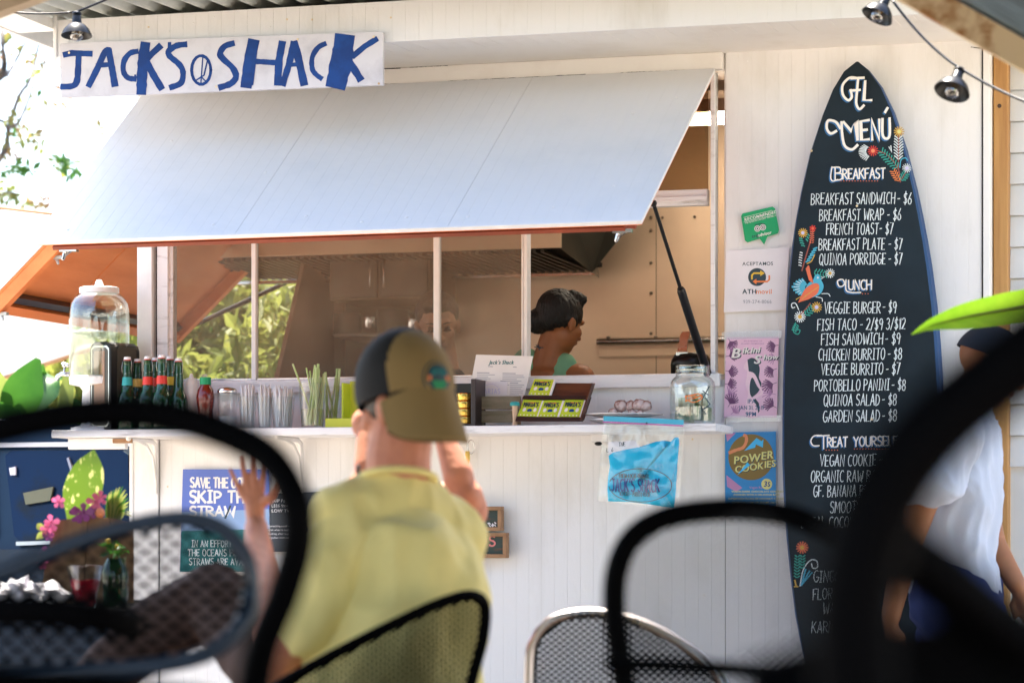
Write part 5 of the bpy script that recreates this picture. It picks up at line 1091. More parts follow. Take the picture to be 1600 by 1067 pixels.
# snack packet rack (two tiers of lime packets)
Y = -.22; rk = thing('packet_rack', on(862, Y), 'dark wooden two tier rack displaying lime green snack packets', 'display rack')
def lean(u, v, l=0, Y0=-.24): return P(u, v, Y0)+V((0, .10*(660-v)/64-l, 0))
def slab(quad, th, mat, nm, par, Y0=-.24):
    g = G(); p_ = [lean(u, v, 0, Y0) for u, v in quad]; g.prism(p_[::-1], (0, -th, 0)); return g.build(nm, mat, par)
slab([(856, 596), (918.5, 596.5), (914, 618), (852, 618)], .006, M['darkwood'], 'back_board', rk, -.236)
slab([(816, 619), (917, 619), (912, 656), (810, 656)], .004, M['blackwood'], 'lower_back', rk, -.236)
for q_ in ([(814, 617), (915.5, 617), (914.5, 623.5), (812.5, 623)], [(810, 651), (911, 652), (910.5, 658.5), (809, 658.5)]):
    slab(q_, .034, M['blackwood'], 'lip', rk, -.236)
slab([(916.5, 597), (918.5, 597), (911.5, 657), (909.5, 657)], .04, M['darkwood'], 'side_board', rk, -.236)
def packet(quad, lb):
    c_ = [lean(u, v, .012) for u, v in quad]; o_ = thing('snack_packet', sum(c_, V())/4, lb, 'packet', 'lime green snack packets on the rack')
    g = G(); g.prism(c_[::-1], (0, -.012, 0)); 
    g.build('box', M['lime'], o_)
    (x0_, y0_), (x1_, y1_), (x2_, y2_), (x3_, y3_) = quad
    def pm(a, b_, l=0):   # a,b_ in 0..1 across the packet
        u = (x0_*(1-a)+x1_*a)*(1-b_)+(x3_*(1-a)+x2_*a)*b_; v = (y0_*(1-a)+y1_*a)*(1-b_)+(y3_*(1-a)+y2_*a)*b_; return lean(u, v, .0245+l)
    g = G(); L = text_w("MARIA'S", .24, .75, .12); text(g, "MARIA'S", .12, .40, .24, .05, pm, 0, .75*.76/L, .12*.76/L, jit=.3); g.build('lettering', M['ink'], o_)
    g = G(); disc(g, .24, .60, .09, .12, pm, 0, .0003, 12); disc(g, .80, .60, .09, .12, pm, 0, .0003, 12)
    for k_ in range(5): disc(g, .14+k_*.18, .92, .035, .04, pm, 0, .0003, 8)
    g.build('print', M['paperw'], o_)
    g = G(); poly2(g, [(.40, .68), (.40, .60), (.46, .54), (.58, .54), (.66, .62), (.64, .70), (.44, .72)], pm, 0, .0006); g.build('print', M['signblue'], o_)
    g = G(); poly2(g, [(.30, .14), (.72, .14), (.72, .19), (.30, .19)], pm, 0, .0002); g.build('print', M['orangeprint'], o_)
    g = G(); e_ = (c_[1]-c_[0]).normalized(); c2 = [lean(u, v, .012)+e_*.0005 for u, v in (quad[1], (quad[1][0]+3, quad[1][1]+.5), (quad[2][0]+3, quad[2][1]+.5), quad[2])]; g.prism(c2[::-1], (0, -.0119, 0)); g.build('side', M['paperw'], o_)
packet([(824.5, 590), (855, 591), (852, 616.5), (819.5, 615.5)], 'lime snack packet alone on the upper tier of the rack')
packet([(814, 623.5), (843, 624.5), (839.5, 651), (809.5, 650)], 'leftmost lime snack packet on the lower tier')
packet([(846, 624.5), (875, 624.5), (871.5, 651.5), (841.5, 651)], 'middle lime snack packet on the lower tier')
packet([(879, 623.5), (909, 624), (906, 651.5), (875, 651)], 'rightmost lime snack packet on the lower tier')
# plates of sugared sweets
Y = -.16
for k_, (u, w_, zz, lb) in enumerate(((985, 130, 0, 'white plate of dark sweets under the sugared ones, on the counter'), )):
    t_ = thing('plate', (X(u, Y), Y, SZ+.001), lb, 'plate'); r_ = w_*.5*PX(u, Y)*.98
    g = G(); g.lathe([(r_*.5, 0), (r_*.6, .002), (r_, .016), (r_*1.0, .019), (r_*.58, .006), (.001, .004)], 36); g.build('dish', M['trim'], t_, smooth=50, local=True)
    t2 = thing('plate', (X(974, Y), Y, SZ+.022), 'upper white plate on the counter carrying sugar dusted sweets', 'plate')
    g = G(); r2 = 62*PX(u, Y); g.lathe([(r2*.5, .006), (r2*.6, .007), (r2, .014), (r2*1.0, .016), (r2*.58, .010), (.001, .008)], 36); g.build('dish', M['trim'], t2, smooth=50, local=True)
random.seed(19)
for i, (u, v, r_) in enumerate(((971, 634, 12.5), (986, 634, 11.5), (999, 632, 13), (1009, 634, 11.5), (958, 643, 8), (966, 644, 7), (988, 645, 8), (1000, 645, 7))):
    c = P(u, v, Y+random.uniform(-.03, .02)); q_ = r_*PX(u, Y)*.82
    o_ = thing('sweet', c, ('leftmost large sugar dusted sweet on the upper plate', 'second large sugar dusted sweet from the left on the plate', 'third and tallest sugar dusted sweet on the plate', 'rightmost large sugar dusted sweet, nearest the tip jar', 'small low sweet at the far left of the plate', 'small low sweet next to the leftmost small one', 'small low sweet under the two middle large ones', 'small low sweet at the right of the low row')[i], 'sweet', 'sugar dusted sweets on the plates'); g = G(); g.sph((0, 0, 0), (q_*1.1, q_, q_*.9), 14)
    g.v = [p_*(1+.25*noise.noise(p_*70+V((i, 0, 0)))) for p_ in g.v]; g.build('sweet_body', M['donut'], o_, smooth=True, local=True)
g = G(); a = P(1006, 630, Y); 
# tip jar
Y = -.16; tj = thing('tip_jar', on(1082, Y), 'big clear tip jar half full of banknotes at the right end of the counter', 'jar')
Hh = lambda v: Zv(1082, v, Y)-SZ
g = G(); r_ = 35.5*PX(1082, Y); prof = [(r_*.9, .001), (r_*.97, .004), (r_, .014), (r_, Hh(603)), (r_*.97, Hh(597)), (r_*.85, Hh(591)), (r_*.74, Hh(588)), (r_*.74, Hh(584)), (r_*.77, Hh(583)), (r_*.74, Hh(581)), (r_*.77, Hh(579)), (r_*.74, Hh(576)), (r_*.76, Hh(571))]
g.lathe(prof+[(a-.0025, z_) for a, z_ in prof[::-1] if z_ > .003], 40); g.build('glass_jar', M['glass'], tj, smooth=60, local=True)
random.seed(23)
for i in range(16):
    g = G(); a = random.uniform(0, 3.14); cx, cy = random.uniform(-.4, .4)*r_, random.uniform(-.4, .4)*r_; z0_ = random.uniform(.01, .06); N = 7; vs = []
    tl = random.uniform(-.5, .5)
    for j in range(N+1):
        s_ = (j/N-.5)*.072; bend = .012*math.sin(j/N*3.5+i)
        for z_ in (0, .045): vs.append((max(-r_*.9, min(r_*.9, cx+s_*math.cos(a)-bend*math.sin(a)+z_*tl*.3)), max(-r_*.6, min(r_*.6, cy+s_*math.sin(a)+bend*math.cos(a))), z0_+z_+.15*s_*tl*4))
    vs = [(x_, y_, max(.006, z_)) for x_, y_, z_ in vs]
    g.add(vs, [(2*j, 2*j+2, 2*j+3, 2*j+1) for j in range(N)]); g.build('banknote', M['note'], tj, smooth=True, local=True)
g = G(); m = lambda u, v, l=0: V((X(u, Y)-tj.location.x, -math.sqrt(max(0, (r_+.0012)**2-(X(u, Y)-tj.location.x)**2))-l, Zv(u, v, Y)-SZ))
stroke(g, curve([(1078, 622), (1088, 619), (1099, 617), (1103, 623), (1092, 630), (1080, 626)]), 1.5, m); text(g, 'TIPS', 1078, 626, 6, 1.2, m, 0, 1.2, .3, slope=-.2); stroke(g, [(1079, 628), (1101, 620)], 2.6, m); g.build('marker_writing', M['orangeprint'], tj, local=True)
g = G(); 
for q_ in ([(1103, 626), (1112, 605)], [(1106, 640), (1113, 632), (1107, 622)], [(1104, 612), (1111, 618)], [(1108, 648), (1104, 640), (1112, 636)]): stroke(g, q_, 1.2, m)
g.build('marker_writing', M['ink'], tj, local=True)
# ================================================================== kitchen
Y = 1.45; hd = thing('extractor_hood', P(860, 400, Y), 'dark steel extractor hood with slotted filters over the cooks', 'extractor hood')
# front panel (light, catches daylight), filters below, deep dark side panel
zt_ = 2.6
g = G(); a = P(400, 392, Y); c = P(878, 360, Y); g.bbox((a.x-.25, Y-.01, P(860, 388, Y).z), (c.x, Y+.004, 2.55), .002); g.build('front_panel', M['steel'], hd)
fx0, fx1 = a.x-.25, X(912, Y+.3); zf0 = P(860, 390, Y).z-.002; zf1 = P(860, 424, Y+.4).z
n_ = 44
for i in range(n_):
    g = G(); x = fx1-.03-i*.034; sk = .0
    g.hexa([(x-.011-.06, Y+.005, zf0-.008), (x+.003-.06, Y+.005, zf0-.008), (x+.003+.04, Y+.40, zf1-.006), (x-.011+.04, Y+.40, zf1-.006), (x-.011-.06, Y+.005, zf0+.004), (x+.003-.06, Y+.005, zf0+.004), (x+.003+.04, Y+.40, zf1+.006), (x-.011+.04, Y+.40, zf1+.006)])
    g.build('filter_slat', M['steeldark'], hd)
g = G(); g.hexa([(fx0, Y+.005, zf0+.01), (fx1-.03, Y+.005, zf0+.01), (fx1+.05, Y+.41, zf1+.012), (fx0, Y+.41, zf1+.012), (fx0, Y+.005, zf0+.02), (fx1-.03, Y+.005, zf0+.02), (fx1+.05, Y+.41, zf1+.03), (fx0, Y+.41, zf1+.03)]); g.build('filter_back', M['dark'], hd)
g = G(); g.bbox((fx0, Y+.39, zf1-.022), (fx1+.03, Y+.42, zf1-.008), .002); g.build('drip_rail', M['chrome'], hd)
g = G(); zz = P(930, 424, Y+.35).z
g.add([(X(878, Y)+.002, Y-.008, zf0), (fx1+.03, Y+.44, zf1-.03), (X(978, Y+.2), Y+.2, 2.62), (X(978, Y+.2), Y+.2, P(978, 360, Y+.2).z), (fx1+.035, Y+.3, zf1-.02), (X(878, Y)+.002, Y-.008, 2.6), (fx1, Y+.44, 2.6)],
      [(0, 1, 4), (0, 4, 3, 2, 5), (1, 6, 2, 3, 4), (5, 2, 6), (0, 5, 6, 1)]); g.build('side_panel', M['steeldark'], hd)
# cabinet and shelf with pots behind the screens
fr = thing('wall_cabinet', P(595, 470, 1.55), 'dark grimy wall cabinet behind the middle insect screen', 'cabinet')
a = P(515, 470, 1.55); c = P(672, 392, 1.55)
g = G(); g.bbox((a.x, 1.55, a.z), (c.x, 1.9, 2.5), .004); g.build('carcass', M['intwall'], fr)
for k_ in range(2): g = G(); w_ = (c.x-a.x)/2; g.bbox((a.x+w_*k_+.006, 1.535, a.z+.008), (a.x+w_*(k_+1)-.006, 1.549, 2.49), .003); dr = g.build('door', mk('cabinet_door_steel', (.10, .08, .06), .45, metal=.4, var=.4, vs=6), fr); g = G(); hx = a.x+w_+(-.03 if k_ == 0 else .03); g.tube([(hx, 1.534, a.z+.04), (hx, 1.515, a.z+.05), (hx, 1.515, a.z+.15), (hx, 1.534, a.z+.16)], .004, 6); g.build('handle', M['chrome'], dr, smooth=True)
sh_ = thing('pot_shelf', P(590, 520, 1.6), 'steel shelf under the wall cabinet carrying pots', 'shelf')
a = P(520, 527, 1.6); c = P(660, 522, 1.6); g = G(); g.bbox((a.x, 1.6, a.z), (c.x, 1.95, a.z+.015), .002); g.build('board', M['steeldark'], sh_)
for i, (u, r_, h_) in enumerate(((540, .06, .09), (577, .05, .07), (612, .07, .10), (645, .04, .06))):
    x = X(u, 1.7); o_ = thing('cooking_pot', (x, 1.72, a.z+.016), ('large pot at the left of the steel shelf', 'small second pot on the steel shelf', 'widest pot on the steel shelf', 'little pot at the right end of the shelf')[i], 'pot', 'pots on the kitchen shelf')
    g = G(); g.lathe([(r_*.9, 0), (r_, .006), (r_, h_), (r_*1.03, h_), (r_*.97, h_-.002), (r_*.95, .01), (.001, .008)], 22); g.build('pan', M['chrome'] if i % 2 else M['steeldark'], o_, smooth=40, local=True)
    g = G(); g.tube([(r_, 0, h_*.8), (r_+.03, 0, h_*.9), (r_+.03, 0, h_*.6), (r_, 0, h_*.55)], .004, 6); g.build('handle', M['steeldark'], o_, smooth=True, local=True)
# rail on the back wall
rl = thing('utensil_rail', P(1030, 535, BY-.03), 'long polished rail along the kitchen back wall', 'rail')
g = G(); a = P(933, 534, BY-.04); c = P(1114, 536, BY-.04); c.x = IXR-.01; g.tube([a, V((c.x, a.y, a.z))], .0135, 12); g.build('bar', M['chrome'], rl, smooth=40)
g = G(); g.bbox((a.x, BY-.024, a.z-.012), (IXR-.01, BY-.018, a.z+.022), .001); g.bbox((a.x+.003, BY-.022, a.z-.062), (IXR-.01, BY-.016, a.z-.014), .001); g.build('backplate', M['steel'], rl)
for u in (951, 1025, 1100): g = G(); q_ = P(u, 528, BY-.03); g.bbox((q_.x-.006, BY-.045, q_.z-.01), (q_.x+.006, BY-.018, q_.z+.006), .001); g.build('clamp', M['steeldark'], rl)
tl = thing('tube_light', P(1095, 184, 1.0), 'lit white tube light high inside the hatch, right of the awning', 'light')
g = G(); a = P(1040, 195, 1.0); c = P(1125, 176, 1.0); g.bbox((a.x-.2, 1.0, a.z), (c.x+.35, 1.06, c.z), .005); g.build('tube', M['tube'], tl)
g = G(); g.bbox((a.x-.2, .98, c.z+.002), (c.x+.35, 1.08, c.z+.05), .004); g.build('housing', M['intwall2'], tl)
# jug behind the sill
Y = .22; jg = thing('airpot', P(1080, 590, Y), 'black coffee airpot with steel lever behind the sill', 'coffee pot')
g = G(); zb = ZS-.25; r_ = 32*PX(1082, Y); g.lathe([(r_*.95, zb), (r_, zb+.01), (r_, Zv(1082, 572, Y)), (r_*1.02, Zv(1082, 571, Y)), (r_*.96, Zv(1082, 562, Y)), (r_*.80, Zv(1082, 554, Y)), (r_*.5, Zv(1082, 551.5, Y)), (.001, Zv(1082, 551, Y))], 30, (X(1080, Y), Y, 0)); g.build('pot', M['black'], jg, smooth=50)
g = G(); q_ = [P(1066, 549, Y-.03), P(1069, 530, Y-.02), P(1072, 518, Y-.01), P(1080, 518.5, Y+.04)]
for w_, (a, c) in ((1, (q_[0], q_[1])), (1, (q_[1], q_[2])), (1, (q_[2], q_[3]))):
    e_ = V((.017, 0, 0)); f_ = V((0, .006, 0)); g.hexa([a-e_-f_, a+e_-f_, a+e_+f_, a-e_+f_, c-e_*.8-f_, c+e_*.8-f_, c+e_*.8+f_, c-e_*.8+f_])
g.build('lever', M['alu'], jg, smooth=30)
g = G(); g.bbox(P(1056, 556, Y-.05), P(1078, 550, Y-.02), .002); g.build('hinge_plate', M['chrome'], jg)
# ================================================================== string lights
def wire(pts, r=.0035, n=10):
    o = []
    for a, c, sag in pts:
        for i in range(n+1): t = i/n; o.append(a.lerp(c, t)+V((0, 0, -sag*4*t*(1-t))))
    return o
def lamp(tp, ax, s, lb):
    o_ = thing('festoon_lamp', tp, lb, 'lamp', 'black shaded festoon lamps on the cable'); ax = V(ax).normalized()
    g = G(); k_ = s; g.lathe([(.012*k_, .0), (.017*k_, -.004*k_), (.018*k_, -.010*k_), (.012*k_, -.014*k_), (.016*k_, -.018*k_), (.018*k_, -.040*k_), (.020*k_, -.046*k_)], 18, tp, axis=ax); g.build('socket', M['black'], o_, smooth=40)
    pr = [(.019, -.044), (.032, -.052), (.046, -.066), (.054, -.082), (.058, -.092), (.0575, -.0925), (.052, -.083), (.044, -.068), (.030, -.055), (.018, -.048)]
    g = G(); g.lathe([(a*k_, b_*k_) for a, b_ in pr], 28, tp, axis=ax); g.build('shade', M['black'], o_, smooth=50)
    g = G(); g.lathe([(a*k_, b_*k_) for a, b_ in ((.010, -.048), (.014, -.058), (.024, -.074), (.027, -.088), (.022, -.102), (.012, -.110), (.001, -.112))], 20, tp, axis=ax); g.build('bulb', M['bulb'], o_, smooth=60)
    g = G(); g.tube([tp+ax*(-.060*k_), tp+ax*(-.085*k_)+V((.006, 0, 0)), tp+ax*(-.062*k_)+V((.010, 0, 0))], .0012, 5); g.build('filament', M['goldtin'], o_)
YL = -1.35
l1 = P(120, 19, YL); l2 = P(1388, -8, YL); l3 = P(1500, 107, YL-.15)
kk = lambda p_: 1.0
lamp(l1, (-.05, .12, 1), .82, 'black shaded lamp hanging at the left over the painted sign')
lamp(l2, (.45, .35, 1), .80, 'black shaded lamp tilted at the top edge above the surfboard tip')
lamp(l3, (.26, .50, 1), .86, 'lower right black shaded lamp beside the pine post')
cb = G(); 
cb.tube(wire([(P(-30, 12, YL), l1, .012), (l1, P(215, -20, YL), .0)]), .0035, 6); cb.tube(wire([(P(215, -20, YL), P(1330, -60, YL), .0), (P(1330, -60, YL), l2, 0), (l2, l3, .02), (l3, P(1640, 172, YL-.3), .01)]), .0042, 6)
tag(cb.build('light_cable', M['black'], smooth=True), 'thin black cable carrying the shaded festoon lamps', 'cable')
# ================================================================== beyond the shack on the left
def leafshape(g, c, d, up, L, w, mi=0, fold=.15):
    d = V(d).normalized(); s_ = d.cross(V(up)).normalized(); n_ = s_.cross(d)
    a = c; b = c+d*L; m_ = c+d*L*.45-n_*0
    g.add([a, m_+s_*w*.5+n_*w*fold, b, m_-s_*w*.5+n_*w*fold], [(0, 1, 2), (0, 2, 3)], mi)
def rdir(): 
    while True:
        q = V((random.uniform(-1, 1), random.uniform(-1, 1), random.uniform(-1, 1)))
        if .05 < q.length < 1: return q.normalized()
def cluster(g, c, r, n, L, mi=0, w=.4):
    for _ in range(n):
        q = rdir()*(random.random()**.4); p = V(c)+V((q.x*r[0], q.y*r[1], q.z*r[2])); d = rdir(); d.z -= .3; l = L*random.uniform(.6, 1.3); leafshape(g, p, d, rdir(), l, l*w, mi)
random.seed(41)
# white shade tarp with orange webbing hems
d_ = 13.5; tp = thing('shade_tarp', D(60, 900, d_), 'sunlit white tarp with orange edge webbing stretched behind the shack at left', 'tarp')
top = [(-160, 300), (-60, 318), (0, 325), (85, 335), (150, 345), (222, 352)]; bot = [(-160, 640), (-60, 606), (0, 592), (110, 556), (160, 540), (222, 512)]
g = G(); vs = []; nv = 6
for i in range(6):
    for j in range(nv+1):
        t = j/nv; vs.append(D(top[i][0]*(1-t)+bot[i][0]*t, top[i][1]*(1-t)+bot[i][1]*t, d_+.35*math.sin(t*3.1)))
g.add(vs, [(i*(nv+1)+j, (i+1)*(nv+1)+j, (i+1)*(nv+1)+j+1, i*(nv+1)+j+1) for i in range(5) for j in range(nv)]); g.build('cloth', M['tarp'], tp, smooth=True)
for e_ in (top, bot): g = G(); g.tube([D(u, v, d_-.02) for u, v in e_], .022, 6, flat=.5); g.build('hem', M['hem'], tp, smooth=True)
for u_ in (-160, 222): g = G(); g.tube([D(u_, 300, d_), V((D(u_, 300, d_).x, D(u_, 300, d_).y, 0))], .03, 8); g.build('pole', M['beige'], tp)
# tall sparse tree
tr = thing('almond_tree', V((D(-190, 0, 15).x, D(-190, 0, 15).y, 0)), 'sparse tree with reddish leaves against the white sky at upper left', 'tree')
b0 = tr.location.copy(); T_ = lambda u, v, d=15: D(u, v, d)
g = G(); g.tube([b0, b0+V((.1, 0, 2)), T_(-150, 250), T_(-100, 120), T_(-80, -100), T_(-60, -300)], [.16, .13, .11, .09, .07, .04], 10); g.build('trunk', M['bark'], tr, smooth=True)
for pts_, r0 in (([(-110, 330), (-40, 300), (5, 240), (14, 200), (30, 150), (48, 122), (62, 60), (66, 20)], .020), ([(-100, 130), (-20, 130), (6, 110), (4, 70), (2, 20)], .030), ([(14, 200), (30, 190), (50, 140), (55, 110)], .012), ([(-20, 130), (10, 118), (35, 75), (52, 45)], .014), ([(-100, 120), (-30, 180), (5, 190), (14, 215), (20, 250), (60, 232)], .014), ([(-110, 330), (-60, 330), (10, 300), (40, 315)], .012), ([(60, 20), (90, 100), (80, 170), (100, 240), (110, 265)], .007)):
    g = G(); k_ = len(pts_); g.tube([T_(u, v, 15+.3*math.sin(u)) for u, v in curve(pts_, 3)], [r0*(1-.75*i/(3*k_-3)) for i in range(3*k_-2)], 6); g.build('limb', M['bark'], tr, smooth=True)
gg = {'leafr': G(), 'leafd': G(), 'leafy': G()}
for u, v, ru, rv, n, k in ((10, 45, 22, 14, 16, 'leafr'), (12, 75, 12, 10, 8, 'leafr'), (2, 105, 16, 14, 14, 'leafr'), (35, 90, 20, 16, 8, 'leafr'), (55, 105, 8, 6, 6, 'leafy'), (70, 95, 10, 8, 6, 'leafr'), (52, 135, 8, 8, 5, 'leafd'), (80, 130, 9, 9, 6, 'leafr'), (48, 165, 6, 10, 5, 'leafy'), (72, 160, 6, 10, 5, 'leafr'), (107, 165, 5, 8, 4, 'leafr'),
                           (20, 190, 12, 14, 14, 'leafr'), (18, 205, 9, 9, 10, 'leafd'), (45, 212, 14, 10, 14, 'leafr'), (62, 222, 9, 8, 9, 'leafy'), (5, 235, 16, 16, 18, 'leafr'), (34, 262, 10, 9, 26, 'leafd'), (8, 262, 10, 8, 10, 'leafd'), (105, 255, 14, 8, 30, 'leafd'), (118, 270, 14, 9, 26, 'leafd'), (95, 262, 8, 8, 8, 'leafy'),
                           (6, 298, 14, 12, 30, 'leafy'), (20, 308, 10, 9, 18, 'leafr'), (45, 318, 10, 8, 14, 'leafr'), (70, 312, 7, 9, 6, 'leafr'), (165, 205, 9, 5, 5, 'leafr')):
    s_ = 15/FPX; cluster(gg[k], T_(u, v, 15+random.uniform(-.4, .4)), (ru*s_*1.15, .15, rv*s_*1.15), int(n*1.3), .06, 0, .5)
for i in range(24):
    a = random.choice(list(gg)); cluster(gg[a], T_(random.uniform(-420, -40), random.uniform(-420, 330), 15+random.uniform(-1, 1)), (.3, .3, .3), 60, .10, 0, .5)
for k, g in gg.items(): g.build('crown', M[k], tr, kind='stuff')
# background bushes seen through the hatch and under the tarp
def bush(u, v0, d, rx, rz, n, L, mat, lb, name='shrub', mat2=None):
    c = D(u, v0, d); t_ = thing(name, V((c.x, c.y, 0)), lb, 'shrub')
    g = G(); g.tube([V((c.x, c.y, 0)), V((c.x+.05, c.y, c.z*.5)), c], [.05, .04, .02], 8); g.tube([V((c.x, c.y, c.z*.4)), c+V((rx*.5, .1, rz*.3))], [.03, .012], 6); g.tube([V((c.x, c.y, c.z*.3)), c+V((-rx*.5, -.1, rz*.2))], [.03, .012], 6); g.build('stem', M['bark'], t_, smooth=True)
    g = G(); g2 = G()
    for _ in range(n//14):
        q = rdir()*(random.random()**.5); p = c+V((q.x*rx, q.y*rx*.7, q.z*rz)); cluster(g if random.random() < .7 else g2, p, (.13*rx, .13*rx, .12*rz), 14, L, 0, .38)
    g.build('foliage', M[mat], t_, kind='stuff'); 
    if g2.f: g2.build('pale_foliage', M[mat2 or 'leafy'], t_, kind='stuff')
bush(330, 560, 13, .62, .60, 2400, .13, 'leafy', 'yellow green bush seen through the left insect screen pane')
bush(440, 470, 15.5, .60, .85, 2200, .15, 'leafd', 'darker green bush farther back through the second screen pane', mat2='leafy')
bush(290, 440, 17, .8, .8, 2200, .16, 'leafy', 'pale bush behind the others, high through the left screen pane', mat2='leafd')
bush(420, 620, 12.2, .55, .50, 1600, .12, 'leafy', 'low yellow bush at the bottom of the screened window')
bush(60, 640, 18, 1.5, .55, 2400, .18, 'leafd', 'dark green hedge shrub under the white tarp')
bush(150, 640, 15, .75, .45, 1500, .15, 'leafy', 'light shrub right of the banana leaves, behind the drink dispenser')
bush(560, 600, 19, 1.8, 1.1, 2200, .2, 'leafd', 'large dark shrub behind the shack back wall')
# a strap-leaved plant close behind the left pane
t_ = thing('strap_leaf_plant', V((X(330, 1.1)-1.0, 1.2, 0)), 'low plant with short pointed leaves behind the left pane', 'plant'); g = G()
# big banana leaves under the tarp
def bleaf(g, pts, ws, mi=0, fold=.35, side=None, nseg=24, rag=0):
    P_ = [V(p) for p in pts]
    def cr(L, t):
        n = len(L)-1; i = min(int(t*n), n-1); f = t*n-i; g_ = lambda k: L[max(0, min(n, k))]
        p0, p1, p2, p3 = g_(i-1), g_(i), g_(i+1), g_(i+2)
        return (p1*2+(p2-p0)*f+(p0*2-p1*5+p2*4-p3)*f*f+(p1*3-p0-p2*3+p3)*f**3)*.5
    vs = []
    for k in range(nseg+1):
        t = k/nseg; c = cr(P_, t); tt = (cr(P_, min(1, t+.02))-cr(P_, max(0, t-.02))).normalized(); s_ = V(side) if side else tt.cross(V((0, 0, 1))).normalized(); s_ = (s_-tt*s_.dot(tt)).normalized(); nn = s_.cross(tt)
        w = cr([V((x_, 0, 0)) for x_ in ws], t).x; e = rag*(1+math.sin(k*2.7))*.5 if k % 5 == 0 else 0
        for q, dd_ in ((-1, fold), (-.5, fold*.45), (0, 0), (.5, fold*.45), (1, fold)): vs.append(c+s_*q*w*(1-e)+nn*abs(dd_)*w)
    g.add(vs, [(5*k+j, 5*k+j+1, 5*k+6+j, 5*k+5+j) for k in range(nseg) for j in range(4)], mi)
bp_ = thing('banana_plant', V((D(40, 0, 11.5).x, D(40, 0, 11.5).y, 0)), 'bright banana plant leaves under the tarp left of the dispenser', 'plant')
c0 = bp_.location.copy()
g = G(); g.tube([c0, c0+V((.03, 0, .6)), c0+V((.0, 0, 1.15))], [.08, .07, .04], 10); g.build('stem', M['leafd'], bp_, smooth=True)
random.seed(77)
for pts_, ws, mt in (([(40, 690), (50, 640), (80, 600), (130, 588)], [.02, .10, .16, .03], 'leafd'), ([(40, 690), (10, 650), (0, 610), (-10, 570)], [.02, .06, .08, .01], 'leafy'), ([(45, 690), (30, 640), (40, 600), (60, 560)], [.02, .12, .13, .02], 'leafd'), ([(40, 690), (70, 655), (110, 645), (150, 690)], [.02, .08, .10, .02], 'leafd'), ([(40, 700), (20, 660), (-30, 640), (-70, 660)], [.02, .10, .11, .02], 'leafd'), ([(40, 690), (35, 640), (28, 610), (22, 592)], [.01, .03, .04, .01], 'leafy'), ([(60, 690), (95, 660), (105, 610), (108, 560)], [.02, .05, .05, .01], 'leafy')):
    ws = [x_*.62 for x_ in ws]
    g = G(); q = random.uniform(-.25, .25); bleaf(g, [D(u, v, 11.5+q*i/3) for i, (u, v) in enumerate(pts_)], ws, side=tuple(RT+UP*.3), fold=.3); g.build('leaf', M[mt], bp_, smooth=True)
bpy.data.objects.remove(t_)
for i in range(16):
    u0, v0 = random.uniform(-40, 110), random.uniform(640, 700); a = R(random.uniform(40, 140)); L = random.uniform(50, 95); dd0 = 11.6+random.uniform(0, 1.2); u1, v1 = u0+L*math.cos(a), v0-L*math.sin(a)
    g = G(); bleaf(g, [D(u0, v0, dd0), D((u0+u1)/2, (v0+v1)/2-8, dd0), D(u1+12*math.cos(a), v1+6, dd0-.1)], [.01, random.uniform(.03, .06), .002], side=tuple(RT+UP*random.uniform(-.5, .5)), fold=.35, nseg=12); g.build('leaf', M[random.choice(('leafd', 'leafd', 'leafy'))], bp_, smooth=True)
# blue car parked beside the shack
YC = .55; car = thing('parked_car', V((X(20, YC)-1.0, YC+.8, 0)), 'dark blue car with large tinted side window parked left of the shack', 'car')
xr_ = X(205, 0)-.12; xl_ = xr_-4.3; zt = Zv(60, 662, YC+.15); zs = Zv(60, 850, YC); W_ = 1.7
def carsec(z): # tumblehome
    return YC+max(0, (z-zs))*.28+max(0, (.55-z))*.12
g = G()
zz = [.28, .45, .8, zs-.02]; N = len(zz)
vs = []
for z in zz:
    for x in (xl_, xl_+.12, xr_-.25, xr_): vs.append((x, carsec(z)+(.10 if x in (xl_, xr_) else 0), z))
    for x in (xr_, xr_-.25, xl_+.12, xl_): vs.append((x, carsec(z)+W_-(.10 if x in (xl_, xr_) else 0), z))
g.add(vs, [(i*8+j, i*8+(j+1) % 8, (i+1)*8+(j+1) % 8, (i+1)*8+j) for i in range(N-1) for j in range(8)]+[list(range(8))[::-1], [(N-1)*8+j for j in range(8)]]); g.build('body', M['carblue'], car, smooth=30)
g = G(); x0, x1 = xl_+1.1, xr_-.02; y0, y1 = carsec(zs), carsec(zt); 
g.hexa([(x0-.5, y0+.03, zs-.02), (x1, y0+.03, zs-.02), (x1, y0+W_-.03, zs-.02), (x0-.5, y0+W_-.03, zs-.02), (x0, y1+.03, zt), (x1-.25, y1+.03, zt), (x1-.25, y0+W_-.2, zt), (x0, y0+W_-.2, zt)]); g.build('cabin', M['carblue'], car)
def side_panel(pts_, lift, mat, nm): # on the sloping cabin side, photo pixels
    out = []
    for u, v in pts_:
        Yq = YC+.12
        for _ in range(4): Yq = carsec(Zv(u, v, Yq))+.03-lift
        out.append(P(u, v, Yq))
    g = G(); g.prism(out[::-1], (0, .012, 0)); g.build(nm, mat, car)
side_panel([(-290, 838), (-290, 712), (-280, 703), (-20, 702), (-8, 712), (-6, 838)], .014, M['carglass'], 'window')
side_panel([(22, 836), (8, 712), (16, 704), (190, 703), (200, 710), (203, 838), (30, 845)], .014, M['carglass'], 'window')
side_panel([(-295, 700), (205, 697), (205, 690), (-295, 692)], .03, M['trim'], 'roof_trim'); side_panel([(-295, 664), (60, 661), (60, 655), (-295, 657)], .02, M['galv'], 'roof_rail')
